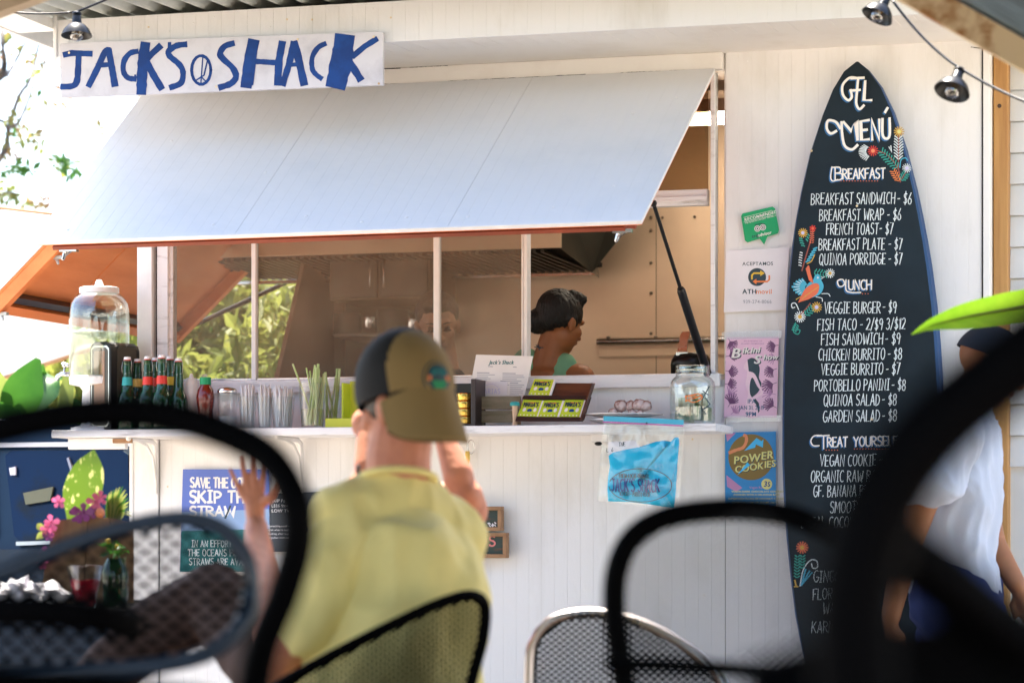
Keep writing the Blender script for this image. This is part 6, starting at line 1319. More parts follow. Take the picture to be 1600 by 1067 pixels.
side_panel([(25, 852), (203, 846), (203, 841), (25, 846)], .02, M['galv'], 'window_trim'); side_panel([(36, 770), (83, 760), (78, 782), (40, 788)], .032, mk('faded_sticker', (.16, .16, .09), .6), 'window_sticker'); side_panel([(14, 731), (24, 729), (24, 742), (16, 742)], .032, M['paper'], 'window_sticker'); side_panel([(104, 716), (107, 714), (115, 738), (111, 740)], .032, M['grey'], 'aerial')
for xx in (xl_+.75, xr_-.85):
    w_ = bpy.data.objects.new('wheel', None); COL.objects.link(w_); w_.parent = car; w_.location = V((xx, YC+.12, .32))-car.location
    g = G(); g.lathe([(.20, -.10), (.31, -.09), (.32, -.05), (.32, .05), (.31, .09), (.20, .10)], 28, (xx, YC+.10, .32), axis=(0, -1, 0)); g.build('tyre', M['black'], w_, smooth=40)
    g = G(); g.lathe([(.001, .07), (.10, .08), (.19, .06), (.20, .09), (.205, .06)], 20, (xx, YC+.10, .32), axis=(0, -1, 0)); g.build('rim', M['alu'], w_, smooth=40)
# ================================================================== table with flowers and drinks
TZ = 1.2-(944-820)/FPX*7.2
TZ = round(TZ, 3); ta = D(-120, 900, 7.1); tb_ = D(420, 900, 7.1)
tab = thing('patio_table', V((D(-20, 900, 7.2).x, D(-20, 900, 7.2).y, .35)), 'dark patio table holding the flower box and drinks, lower left', 'table')
g = G(); c = [CAM+ray(u, HZ)*d for u, d in ((-260, 6.8), (222, 6.8), (222, 7.7), (-240, 7.7))]
g.prism([V((p.x, p.y, TZ-.03)) for p in c], (0, 0, .029)); g.build('table_top', M['chairblk'], tab)
for p in c:
    q = V((p.x, p.y, 0)).lerp(V((tab.location.x, tab.location.y, 0)), .12); g = G(); g.bbox((q.x-.025, q.y-.025, .353), (q.x+.025, q.y+.025, TZ-.031), .003); g.build('leg', M['chairblk'], tab)
fd = 7.35; fl = thing('flower_box', V((D(140, 900, fd).x, D(140, 900, fd).y, TZ)), 'wooden plank box arranged with a big variegated leaf and pink orchids on the table', 'flower arrangement')
qf = lambda u, v, d=fd: D(u, v, d)
def pslab(quad, th, d, mat, nm, par): g = G(); g.prism([D(u, v, d) for u, v in quad][::-1], FW*th); g.build(nm, mat, par)
zb_ = HZ+(1.2-TZ)*FPX/fd-1
pslab([(84, 814), (137, 806), (128, zb_), (60, zb_)], .014, fd, M['boardwood'], 'plank', fl); pslab([(138, 806), (172, 809), (172, zb_), (129.5, zb_)], .014, fd+.003, M['boardwood'], 'plank', fl); pslab([(173.5, 809), (208, 815), (208, zb_), (173.5, zb_)], .014, fd, M['boardwood'], 'plank', fl)
pslab([(84, 816), (208, 816), (208, zb_), (62, zb_)], .014, fd+.16, M['boardwood'], 'back_plank', fl)
g = G(); bleaf(g, [qf(122, 880, fd+.07), qf(122, 812, fd+.05), qf(128, 770, fd+.02), qf(140, 730, fd), qf(147, 702, fd)], [.01, .030, .052, .040, .001], side=tuple(RT*.97+UP*.25), fold=.12, nseg=30); g.build('variegated_leaf', M['leafs'], fl, smooth=True)
random.seed(6)
def orchid(u, v, s, mt):
    g = G(); c = qf(u, v, fd-.012)
    for i in range(5):
        a = R(90+72*i+random.uniform(-15, 15)); d = RT*math.cos(a)+UP*math.sin(a)+FW*random.uniform(-.5, .1); l = s*random.uniform(.8, 1.15); s_ = d.cross(FW).normalized()
        g.add([c, c+d*l*.35+s_*l*.22, c+d*l*.75+s_*l*.34-FW*l*.08, c+d*l, c+d*l*.75-s_*l*.34-FW*l*.08, c+d*l*.35-s_*l*.22], [(0, 1, 2, 3), (0, 3, 4, 5)])
    g.sph(c-FW*.003, s*.16, 8); g.build('blossom', M[mt], fl, smooth=True)
for q_ in ((92, 784, .020, 'petal'), (150, 784, .026, 'petal'), (158, 778, .020, 'petal'), (130, 800, .030, 'petalp'), (120, 805, .022, 'petalp'), (141, 801, .022, 'petalp'), (80, 816, .024, 'petal'), (74, 828, .022, 'petal'), (70, 866, .024, 'petalp'), (68, 880, .020, 'petal'), (76, 838, .016, 'petalp')): orchid(*q_)
g = G(); g.sph(qf(156, 801, fd-.01), .014, 12); g.build('peach_bud', M['peach'], fl, smooth=True)
for i in range(15):
    a = R(60-i*4+40); u0, v0 = 168, 818; L = 62-abs(i-6)*3.6; g = G(); e_ = (u0+L*math.cos(a)*.9+6, v0-L*math.sin(a)*1.0-6)
    bleaf(g, [qf(u0+i, v0+10, fd+.03), qf((u0+e_[0])/2+i*.6, (v0+e_[1])/2, fd+.03), qf(e_[0]+i*.8, e_[1]+i*1.2, fd+.02)], [.003, .0055, .0005], side=tuple(RT+UP*.2), fold=.2, nseg=8); g.build('palm_leaflet', M['leafy' if i % 3 else 'leafd'], fl, smooth=True)
for q_ in ([(72, 830), (62, 822), (58, 818)], [(74, 834), (64, 836), (57, 842)]): g = G(); bleaf(g, [qf(u, v, fd-.01) for u, v in q_], [.003, .010, .001], side=tuple(UP), fold=.2, nseg=8); g.build('small_leaf', M['leafy'], fl, smooth=True)
cd_ = 6.95; cp = thing('red_drink', V((D(133, 900, cd_).x, D(133, 900, cd_).y, TZ+.001)), 'clear plastic cup of dark red juice on the table', 'drink')
k_ = cd_/FPX; hc = TZ+.001; vr = 884; hr = 1.2-(vr-820)*k_-TZ
g = G(); g.lathe([(.020*1.25, 0), (.0255, .002), (.0465, hr-.004), (.049, hr), (.045, hr-.003), (.024, .004)], 26); g.build('cup', M['glass2'], cp, smooth=50, local=True)
g = G(); g.lathe([(.001, .005), (.0235, .005), (.039, hr*.66), (.001, hr*.66)], 24); g.build('juice', M['redjuice'], cp, smooth=40, local=True)
bt = thing('water_bottle', V((D(180, 900, 7.05).x, D(180, 900, 7.05).y, TZ+.001)), 'squat green glass with yellow flowers beside the red drink', 'glass')
g = G(); g.lathe([(.028, 0), (.032, .004), (.034, .09), (.027, .115), (.022, .125)], 20); g.build('glass', M['bottleg'], bt, smooth=50, local=True)
g = G(); random.seed(2)
cluster(g, (0, 0, .15), (.035, .03, .03), 40, .03); g.build('sprig', M['leafd'], bt, kind='stuff', local=True)
for q_ in ((-.012, -.02, .168), (.014, -.02, .155)): g = G(); g.sph(q_, .007, 8); g.build('yellow_bud', M['yellow'], bt, smooth=True, local=True)
# crumpled napkins
for i, (u, v, r_, lb) in enumerate(((25, 910, .055, 'crumpled white napkin at the far left of the table'), (70, 918, .045, 'second crumpled white napkin beside the red drink'))):
    d = 6.9; c = D(u, v, d); c.z = TZ+.03; g = G(); g.sph((0, 0, 0), (r_*1.2, r_, r_*.75), 18); g.v = [V((p.x, p.y, max(-.028, p.z)))*(1+.7*noise.noise(p*42+V((i*3, 0, 0)))) for p in g.v]
    g.v = [V((p.x, p.y, max(-.0285, p.z))) for p in g.v]
    t_ = g.build('napkin', M['paper'], None, loc=tuple(c), local=True); tag(t_, lb, 'napkin', 'napkins on the table'); 
# ================================================================== banana leaf at the right
rp = thing('banana_plant', V((D(1850, 0, 6.3).x, D(1850, 0, 6.3).y, 0)), 'bright backlit banana leaf reaching in from the right edge', 'plant')
c0 = rp.location.copy(); q_ = lambda u, v, d=6.7: D(u, v, d)
g = G(); g.tube([c0, c0+V((0, 0, 1.2)), c0+V((-.02, 0, 2.2))], [.11, .10, .06], 12); g.build('stem', M['leafd'], rp, smooth=True)
g = G(); bleaf(g, [q_(1850, 300), q_(1800, 420), q_(1700, 462), q_(1600, 478), q_(1510, 495), q_(1455, 508), q_(1424, 523)], [.015, .06, .046, .042, .034, .015, .0005], side=tuple(UP*.97+FW*.25), fold=.18, nseg=40, rag=.12); g.build('leaf', M['leaf'], rp, smooth=True)
g = G(); g.tube([q_(1850, 300), q_(1800, 420), q_(1700, 462), q_(1600, 478), q_(1510, 495), q_(1455, 508)], [.010, .008, .006, .005, .003, .001], 8); g.build('midrib', M['leafy'], rp, smooth=True)
for i in range(5):
    a = R(-40+i*20); d = V((math.cos(a), math.sin(a)*.8, .5)); t0 = c0+V((-.02, 0, 2.15)); g = G(); bleaf(g, [t0, t0+d*.4+V((0, 0, .2)), t0+d*.9+V((0, 0, .15)), t0+d*1.4+V((0, 0, -.3))], [.02, .14, .16, .01], nseg=20); g.build('leaf', M['leaf'], rp, smooth=True)
# ================================================================== people
def basis(fwd, up=(0, 0, 1)):
    y = V(fwd).normalized(); z = V(up); z = (z-y*z.dot(y)).normalized(); x = y.cross(z)
    m = Matrix((x, y, z)).transposed(); return m
def headform(g, c, m, k=1.0):
    L = lambda x, y, z: c+m @ V((x*k, y*k, z*k)); rt = m
    g.sph(L(0, -.012, .028), (.074*k, .094*k, .082*k), 20, rot=rt); g.sph(L(0, .022, -.035), (.060*k, .064*k, .070*k), 18, rot=rt); g.sph(L(0, .050, -.083), (.030*k, .026*k, .024*k), 12, rot=rt)
    g.cap(L(0, .082, .012), L(0, .104, -.026), .009*k, .013*k, 10); g.cap(L(-.032, .076, .026), L(.032, .076, .026), .013*k, .013*k, 10); g.sph(L(-.012, .092, -.032), (.010*k,)*3, 8); g.sph(L(.012, .092, -.032), (.010*k,)*3, 8)
    for s in (-1, 1): g.sph(L(s*.040, .052, -.022), (.022*k, .026*k, .024*k), 10, rot=rt); g.sph(L(s*.078, -.010, -.012), (.011*k, .018*k, .032*k), 10, rot=rt); g.sph(L(s*.084, -.018, -.006), (.006*k, .014*k, .022*k), 8, rot=rt)
    g.cap(L(-.018, .083, -.055), L(.018, .083, -.055), .008*k, .008*k, 8)
def facebits(par, c, m, k=1.0, lids=True):
    L = lambda x, y, z: c+m @ V((x*k, y*k, z*k))
    for s in (-1, 1):
        g = G(); g.sph(L(s*.030, .071, .004), (.0125*k,)*3, 12); g.build('eye', M['hairb'], par, smooth=True)
        g = G(); g.cap(L(s*.030-.012, .083, .0005), L(s*.030+.012, .083, .0005), .0035*k, .0035*k, 8); g.build('eyelash', M['hair'], par, smooth=True)
        g = G(); g.tube([L(s*.014, .088, .026), L(s*.030, .088, .032), L(s*.048, .076, .028)], [.003*k, .0045*k, .002*k], 6, flat=.6); g.build('eyebrow', M['hair'], par, smooth=True)
    g = G(); g.tube([L(-.022, .086, -.056), L(-.008, .0915, -.0525), (L(0, .0915, -.054)), L(.008, .0915, -.0525), L(.022, .086, -.056)], [.002, .0045, .004, .0045, .002], 6); g.cap(L(-.012, .089, -.0605), L(.012, .089, -.0605), .0045, .0045, 6); g.build('lips', M['lip'], par, smooth=True)
def hand(g, wrist, palm_c, tips, bases, rs, thumb):
    g.cap(wrist, palm_c, .021, .024, 12)
    for b_ in bases: g.cap(palm_c, b_, .019, .0085, 10)
    for b_, t_, r_ in zip(bases, tips, rs):
        mid = b_.lerp(t_, .55)-FW*.006; g.cap(b_, mid, r_*1.12, r_, 10); g.cap(mid, t_, r_, r_*.85, 10)
    g.cap(palm_c+(thumb[0]-palm_c)*.3, thumb[0], .015, .011, 10); g.cap(thumb[0], thumb[1], .0105, .009, 10)
def person(name, loc, label): return thing(name, loc, label, 'person')
q = D
# ------------------------------------------------------------------ seated man in the yellow tee
pm_ = person('person', V((D(600, 0, 5.6).x, D(600, 0, 5.6).y, .35)), 'seated man seen from behind in yellow tee and backwards khaki cap, raising one hand')
hc_ = q(632, 634, 5.68); hf = (-RT*.80+FW*.62-UP*.10).normalized(); hm = basis(hf)
g = G(); headform(g, hc_, hm, 1.08)
g.chain([q(630, 660, 5.68), q(622, 720, 5.67), q(626, 790, 5.66)], [.066, .069, .068])                       # neck
g.chain([q(558, 840, 5.62), q(508, 912, 5.55), q(452, 1000, 5.52)], [.058, .054, .047]); g.cap(q(452, 1000, 5.52), q(432, 1040, 5.60), .047, .044)
g.chain([q(432, 1040, 5.60), q(418, 960, 5.85), q(405, 868, 6.08), q(400, 822, 6.18)], [.045, .045, .034, .027])
w_ = q(400, 826, 6.18); pc = q(398, 790, 6.2)
hand(g, w_, pc, [q(360, 734, 6.2), q(377, 716, 6.22), q(394, 713, 6.22), q(411, 724, 6.2)], [q(376, 768, 6.2), q(386, 761, 6.2), q(398, 759, 6.2), q(409, 764, 6.2)], [.0066, .0072, .0074, .0070], (q(423, 778, 6.18), q(434, 756, 6.17)))
g.chain([q(694, 852, 5.75), q(714, 935, 5.95), q(700, 985, 6.25)], [.056, .050, .042]); g.chain([q(700, 985, 6.25), q(650, 950, 6.42)], [.042, .030]); g.sph(q(640, 945, 6.45), (.04, .04, .035), 12)
g.chain([q(632, 830, 5.68), q(635, 900, 5.62), q(615, 1030, 5.58), q(600, 1150, 5.56)], [.075, .115, .12, .14]); g.chain([q(585, 860, 5.66), q(574, 950, 5.62), q(560, 1130, 5.58)], [.07, .09, .11]); g.chain([q(676, 874, 5.68), q(678, 945, 5.62), q(640, 1130, 5.58)], [.065, .08, .10])
g.cap(q(572, 842, 5.64), q(692, 856, 5.72), .062, .062); g.cap(q(560, 1180, 5.56), q(650, 1180, 5.56), .12, .12)
g.chain([q(560, 1180, 5.56), q(450, 1060, 5.75), q(335, 935, 6.0)], [.10, .085, .062]); g.chain([q(335, 935, 6.0), q(240, 985, 6.05), q(120, 1085, 6.1)], [.060, .055, .038]); g.cap(q(115, 1085, 6.1), q(60, 1110, 6.15), .038, .03)
g.chain([q(650, 1190, 5.56), q(560, 1160, 5.85), q(450, 1150, 6.05)], [.10, .085, .062]); k1 = q(450, 1150, 6.05); k2 = V((k1.x-.02, k1.y-.02, .47)); g.cap(k1, k2, .058, .042); g.cap(V((k2.x, k2.y, .405)), V((k2.x-.1, k2.y+.16, .39)), .045, .032)
b = blob(g, .0042, 4); zt1 = q(0, 1130, 5.6).z
paint(b, lambda c: 0)
b.build('body', [M['skin1']], pm_, smooth=True)
# trousers
g = G(); g.cap(q(560, 1180, 5.56), q(650, 1180, 5.56), .132, .132); g.chain([q(560, 1180, 5.56), q(450, 1060, 5.75), q(335, 935, 6.0)], [.112, .10, .078]); g.chain([q(335, 935, 6.0), q(240, 985, 6.05), q(140, 1072, 6.09)], [.078, .072, .056])
g.chain([q(650, 1190, 5.56), q(560, 1160, 5.85), q(450, 1150, 6.05)], [.112, .10, .078]); g.cap(k1, k2, .075, .06)
b = blob(g, .010, 5); folds(b, .006, (9, 9, 16)); b.build('trousers', [M['trousers']], pm_, smooth=True)
# tee
g = G(); g.chain([q(632, 828, 5.67), q(636, 895, 5.61), q(616, 1030, 5.57), q(602, 1150, 5.55)], [.088, .130, .14, .155]); g.chain([q(582, 855, 5.655), q(570, 955, 5.61), q(556, 1130, 5.57)], [.088, .108, .13]); g.chain([q(680, 868, 5.67), q(686, 935, 5.61), q(645, 1130, 5.57)], [.085, .100, .125])
g.cap(q(556, 826, 5.63), q(702, 838, 5.71), .084, .082); g.cap(q(540, 812, 5.62), q(626, 796, 5.66), .066, .070); g.cap(q(626, 796, 5.66), q(706, 822, 5.71), .070, .066); g.cap(q(602, 820, 5.65), q(668, 824, 5.69), .066, .066); g.cap(q(622, 812, 5.665), q(622, 796, 5.665), .094, .090); g.cap(q(596, 808, 5.65), q(655, 808, 5.68), .088, .088)
g.chain([q(558, 836, 5.61), q(510, 908, 5.55), q(476, 968, 5.53)], [.074, .070, .069]); g.chain([q(694, 850, 5.74), q(706, 890, 5.84), q(712, 930, 5.9)], [.072, .066, .064])
b = blob(g, .0085, 7)
folds(b, .013, (5.0, 5.5, 4.2)); folds(b, .008, (15, 13, 7))
b.build('tee_shirt', [M['shirtY']], pm_, smooth=True)
g = G(); g.sph(hc_+hm @ V((0, -.014, .012)), (.084, .104, .078), 22, rot=hm); g.build('hair', M['hairb'], pm_, smooth=True)
g = G(); nb = q(622, 749, 5.668); g.tube([nb+RT*(.079*math.cos(R(a)))+FW*(.080*math.sin(R(a)))+UP*(-.020*math.sin(R(a))) for a in range(0, 360, 12)], .0085, 8, closed=True); g.build('collar', M['shirtY'], pm_, smooth=True)
# cap worn backwards: dome, khaki front panels over the nape side, brim and patch towards us
cb_ = (-FW*.78+RT*.62).normalized()       # brim direction
def capdome():
    c = hc_+UP*.040+cb_*.0; g = G(); nu, nv = 120, 70; vs = []; rx, rz = .108, .112
    cu_ = (UP*.97+(-cb_)*.22).normalized(); cx_ = cb_.cross(cu_).normalized(); cf_ = cu_.cross(cx_).normalized()
    if cf_.dot(cb_) < 0: cf_ = -cf_
    for i in range(nv+1):
        ph = R(104)*i/nv
        for j in range(nu):
            an = 2*math.pi*j/nu; y = math.cos(an)
            vs.append(c+cu_*(rz*1.12*math.cos(ph))+cx_*(rx*.93*math.sin(ph)*math.sin(an))+cf_*(rx*1.10*math.sin(ph)*y))
    for i in range(nv):
        for j in range(nu):
            f = (i*nu+j, i*nu+(j+1) % nu, (i+1)*nu+(j+1) % nu, (i+1)*nu+j); an = (j+.5)/nu*2*math.pi; fr = math.cos(an)*math.sin(R(104)*(i+.5)/nv)
            g.add([vs[k_] for k_ in f], [(0, 1, 2, 3)], 1 if fr > .50 else 0)
    return g, c, cu_, cx_, cf_
g, cc, cu_, cx_, cf_ = capdome()
# weld so smoothing works
def weld(g, d=1e-5):
    bm = bmesh.new(); me = g.mesh('w', [M['khaki'], M['capblk']]); bm.from_mesh(me); bmesh.ops.remove_doubles(bm, verts=bm.verts, dist=d); bmesh.ops.recalc_face_normals(bm, faces=bm.faces)
    o = G(); bm.verts.index_update(); o.v = [v.co.copy() for v in bm.verts]; o.f = [[v.index for v in f.verts] for f in bm.faces]; o.m = [f.material_index for f in bm.faces]; bm.free(); bpy.data.meshes.remove(me); return o
g = weld(g); g.build('cap', [M['capblk'], M['khaki']], pm_, smooth=True)
g = G(); vs = []; nb_ = 16; mb_ = 6
for i in range(nb_+1):
    a = R(-74+148*i/nb_)
    for j in range(mb_+1):
        t = j/mb_; base = cc-cu_*.020+cf_*(.116*math.cos(a))+cx_*(.097*math.sin(a)); out_ = (cf_*.30-cu_*1.5)
        ext = .135*(math.cos(a)**.45 if math.cos(a) > 0 else 0)*t
        vs.append(base+out_.normalized()*ext-cu_*(.024*abs(math.sin(a))**2*(1-.2*t))-cu_*.005)
n0 = len(vs); vs2 = [p+cu_*.004-cf_*.002 for p in vs]
g.add(vs+vs2, [(i*(mb_+1)+j, (i+1)*(mb_+1)+j, (i+1)*(mb_+1)+j+1, i*(mb_+1)+j+1) for i in range(nb_) for j in range(mb_)]+[(n0+i*(mb_+1)+j, n0+i*(mb_+1)+j+1, n0+(i+1)*(mb_+1)+j+1, n0+(i+1)*(mb_+1)+j) for i in range(nb_) for j in range(mb_)]+[(i*(mb_+1)+mb_, (i+1)*(mb_+1)+mb_, n0+(i+1)*(mb_+1)+mb_, n0+i*(mb_+1)+mb_) for i in range(nb_)])
g.build('cap_brim', M['khaki'], pm_, smooth=True)
g = G(); g.sph(cc+cu_*.126, (.009, .009, .005), 10); g.build('cap_button', M['khaki'], pm_, smooth=True)
# round patch: sits on the dome
pdir = (cf_*.98-cu_*.10).normalized(); pn = pdir
for nm, r0, mt, lf in (('patch', .036, 'ink', .001), ('patch_ring', .0315, 'mustard', .0022), ('patch_centre', .029, 'ink', .0034)):
    g = G(); n_ = 24; vs = []
    ex = cx_; ey = pn.cross(ex).normalized(); ey = ey if ey.dot(cu_) > 0 else -ey
    for rr in (0.001, .5, 1):
        for k_ in range(n_):
            a = 2*math.pi*k_/n_; d = (pn*.115+ex*r0*rr*math.cos(a)+ey*r0*rr*math.sin(a)); xl_c = d.dot(cx_)/(.108*.93); yl = d.dot(cf_)/(.108*1.10); zl = d.dot(cu_)/(.112*1.12); s_ = 1/math.sqrt(xl_c**2+yl**2+zl**2)
            vs.append(cc+d*s_*(1+lf/.115)+d.normalized()*.0005)
    g.add(vs, [(i*n_+k_, i*n_+(k_+1) % n_, (i+1)*n_+(k_+1) % n_, (i+1)*n_+k_) for i in range(2) for k_ in range(n_)]); g.build(nm, M[mt], pm_, smooth=True)
def onc(x, y, lf=.006):
    d = pn*.115+ex*x+ey*y; s_ = 1/math.sqrt((d.dot(cx_)/.1004)**2+(d.dot(cf_)/.1188)**2+(d.dot(cu_)/.1254)**2); return cc+d*(s_*(1+lf/.115))
for nm, pts_, mt in (('patch_sky', [(-.02, .004), (.02, .004), (.016, .018), (-.016, .018)], 'deepteal'), ('patch_band', [(-.027, -.006), (.027, -.006), (.026, .004), (-.026, .004)], 'orangeprint'), ('patch_ground', [(-.012, -.022), (.012, -.022), (.018, -.006), (-.018, -.006)], 'green')):
    g = G(); g.add([onc(a, b_) for a, b_ in pts_], [(0, 1, 2, 3)]); g.build(nm, M[mt], pm_)
# ------------------------------------------------------------------ companion hidden behind him, both forearms up
pb_ = person('person', V((D(640, 0, 6.7).x, D(640, 0, 6.7).y, .35)), 'companion facing him, only raised bare forearms show either side of the cap man')
g = G(); hb = q(640, 640, 6.6); mb2 = basis((-FW-RT*.1)); headform(g, hb, mb2, .95)
g.cap(q(640, 680, 6.65), q(640, 760, 6.7), .05, .055); g.chain([q(640, 800, 6.7), q(640, 1000, 6.7), q(640, 1150, 6.7)], [.11, .12, .14]); g.cap(q(575, 790, 6.7), q(705, 790, 6.7), .06, .06)
g.chain([q(705, 790, 6.7), q(735, 800, 6.55), q(727, 775, 6.4)], [.05, .045, .043]); g.chain([q(722, 788, 6.4), q(716, 742, 6.4), q(694, 685, 6.43)], [.034, .038, .024]); g.sph(q(682, 662, 6.45), (.035, .03, .04), 12)
for i in range(4): g.cap(q(681+i*4, 660, 6.45), q(668+i*4, 634-i*2, 6.47), .009, .007, 8)
g.chain([q(575, 790, 6.7), q(560, 790, 6.55), q(565, 765, 6.4)], [.05, .045, .043]); g.chain([q(584, 775, 6.4), q(572, 730, 6.4), q(572, 680, 6.43)], [.032, .030, .023]); g.sph(q(570, 662, 6.45), (.035, .03, .04), 12)
for i in range(4): g.cap(q(566+i*4, 660, 6.45), q(574+i*5, 634, 6.47), .009, .007, 8)
for s in (-1, 1): kx = q(640+s*50, 1150, 6.45); g.cap(q(640+s*40, 1160, 6.7), kx, .09, .065); g.cap(kx, V((kx.x, kx.y, .45)), .055, .04); g.cap(V((kx.x, kx.y, .41)), V((kx.x, kx.y-.15, .39)), .04, .03)
b = blob(g, .007, 4); b.build('body', [M['skin1']], pb_, smooth=True)
g = G(); g.chain([q(640, 810, 6.7), q(640, 1000, 6.7), q(640, 1150, 6.7)], [.125, .135, .155]); g.cap(q(575, 800, 6.7), q(705, 800, 6.7), .07, .07); b = blob(g, .012, 4); b.build('shirt', [M['greytee']], pb_, smooth=True)
facebits(pb_, hb, mb2, .95)
g = G(); g.sph(hb+UP*.03-mb2 @ V((0, .02, 0)), (.082, .085, .088), 18); g.build('hair', M['hairb'], pb_, smooth=True)
g = G(); 
for i in range(5): g.sph(q(560, 730+i*7, 6.33), (.006,)*3, 8)
g.build('beads', M['bark'], pb_, smooth=True)
# ------------------------------------------------------------------ man walking past at the right
wd = 8.05; wk = person('person', V((D(1500, 0, wd).x, D(1500, 0, wd).y, 0)), 'man in navy cap, white tee and blue shorts walking past the surfboard, head bowed')
hw = q(1548, 572, wd); fw_ = (RT*.93-UP*.36-FW*.05).normalized(); mw = basis(fw_, (-RT*.1+UP)); 
g = G(); headform(g, hw, mw, 1.02); g.cap(q(1535, 590, wd), q(1500, 660, wd), .058, .066)
g.chain([q(1494, 700, wd), q(1488, 790, wd), q(1490, 890, wd), q(1500, 950, wd)], [.11, .115, .11, .12]); g.cap(q(1480, 690, wd-.15), q(1500, 690, wd+.16), .07, .07)
g.chain([q(1472, 700, wd-.17), q(1440, 785, wd-.19), q(1415, 860, wd-.18)], [.062, .05, .042]); g.chain([q(1415, 860, wd-.18), q(1392, 965, wd-.2)], [.042, .028]); 
wr = q(1392, 965, wd-.2); 
def relaxed(g, w, d, side):
    d = V(d).normalized(); s_ = d.cross(FW).normalized(); pc_ = w+d*.055; g.cap(w, pc_, .024, .030, 10)
    for i in range(4): b0 = pc_+s_*(.027-.018*i)+d*.02; t_ = b0+d*.038-FW*.004; g.cap(pc_+s_*(.018-.012*i), b0, .013, .010, 8); g.cap(b0, t_, .0095, .009, 8); g.cap(t_, t_+d*(.026+.006*(1 if i in (1, 2) else 0))+s_*side*.018, .009, .0075, 8)
    g.cap(w+d*.015, w+d*.045+s_*side*.040, .014, .011, 8); g.cap(w+d*.045+s_*side*.040, w+d*.080+s_*side*.048, .011, .009, 8)
relaxed(g, wr, (RT*-.15-UP), 1)
g.chain([q(1508, 705, wd+.17), q(1535, 800, wd+.18), q(1550, 850, wd+.15)], [.062, .052, .044]); g.chain([q(1550, 850, wd+.15), q(1590, 915, wd+.05)], [.043, .029]); relaxed(g, q(1590, 915, wd+.05), (RT*.5-UP), -1)
g.chain([q(1500, 965, wd-.06), q(1580, 1120, wd-.08), q(1610, 1165, wd-.08)], [.105, .085, .065]); g.chain([q(1610, 1165, wd-.08), q(1600, 1260, wd-.08), q(1585, 1400, wd-.08)], [.062, .055, .036])
g.chain([q(1500, 965, wd+.1), q(1470, 1100, wd+.1), q(1465, 1180, wd+.1)], [.105, .08, .065]); g.chain([q(1465, 1180, wd+.1), q(1420, 1280, wd+.1), q(1385, 1395, wd+.1)], [.062, .055, .036])
f1 = V((q(1585, 0, wd-.08).x, q(1585, 0, wd-.08).y, .045)); f2 = V((q(1385, 0, wd+.1).x, q(1385, 0, wd+.1).y, .045))
for f_ in (f1, f2): g.cap(f_-RT*.04, f_+RT*.17, .042, .030)
g.cap(q(1585, 1390, wd-.08), f1, .036, .04); g.cap(q(1385, 1385, wd+.1), f2, .036, .04)
b = blob(g, .0058, 5); b.build('body', [M['skin2']], wk, smooth=True)
facebits(wk, hw, mw, 1.02)
g = G(); g.chain([q(1494, 705, wd), q(1487, 790, wd), q(1488, 880, wd), (q(1495, 905, wd))], [.128, .135, .13, .135]); g.cap(q(1478, 688, wd-.15), q(1500, 688, wd+.16), .086, .086); g.cap(q(1504, 655, wd), q(1500, 690, wd), .078, .09)
g.chain([q(1474, 700, wd-.17), q(1452, 750, wd-.19)], [.082, .080]); g.chain([q(1508, 705, wd+.17), q(1525, 760, wd+.18)], [.080, .078])
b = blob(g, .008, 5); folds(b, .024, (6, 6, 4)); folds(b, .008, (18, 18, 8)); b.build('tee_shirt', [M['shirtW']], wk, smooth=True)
g = G(); g.cap(q(1488, 935, wd-.05), q(1500, 935, wd+.08), .135, .135); g.chain([q(1505, 965, wd-.06), q(1570, 1090, wd-.08)], [.125, .115]); g.chain([q(1500, 965, wd+.1), q(1475, 1100, wd+.1)], [.120, .11])
b = blob(g, .010, 5); folds(b, .008, (9, 9, 14)); b.build('shorts', [M['shorts']], wk, smooth=True)
g = G(); mcap = basis(mw @ V((0, 1, 0)), mw @ V((0, -.25, 1)));
nu, nv = 30, 14; vs = []
for i in range(nv+1):
    ph = R(88)*i/nv
    for j in range(nu): an = 2*math.pi*j/nu; vs.append(hw+mcap @ V((.090*math.sin(ph)*math.sin(an), -.010+.108*math.sin(ph)*math.cos(an), .020+.100*math.cos(ph))))
g.add(vs, [(i*nu+j, i*nu+(j+1) % nu, (i+1)*nu+(j+1) % nu, (i+1)*nu+j) for i in range(nv) for j in range(nu)]); 
for z_, y_ in ((.020, .095),):
    vs = []
    for i in range(13):
        a = R(-60+10*i)
        for t in (0, .5, 1): vs.append(hw+mcap @ V((.088*math.sin(a), .095*math.cos(a)+.075*t*math.cos(a)**.5, .026-.018*t-.020*abs(math.sin(a))**2)))
    g.add(vs, [(i*3+j, (i+1)*3+j, (i+1)*3+j+1, i*3+j+1) for i in range(12) for j in range(2)])
g.build('cap', M['navycap'], wk, smooth=True)
for f_, d__ in ((f1, -.08), (f2, .1)): g = G(); g.bbox(f_-V((.07, .055, .044)), f_+V((.20, .055, -.018)), .008); g.build('shoe', M['black'], wk)
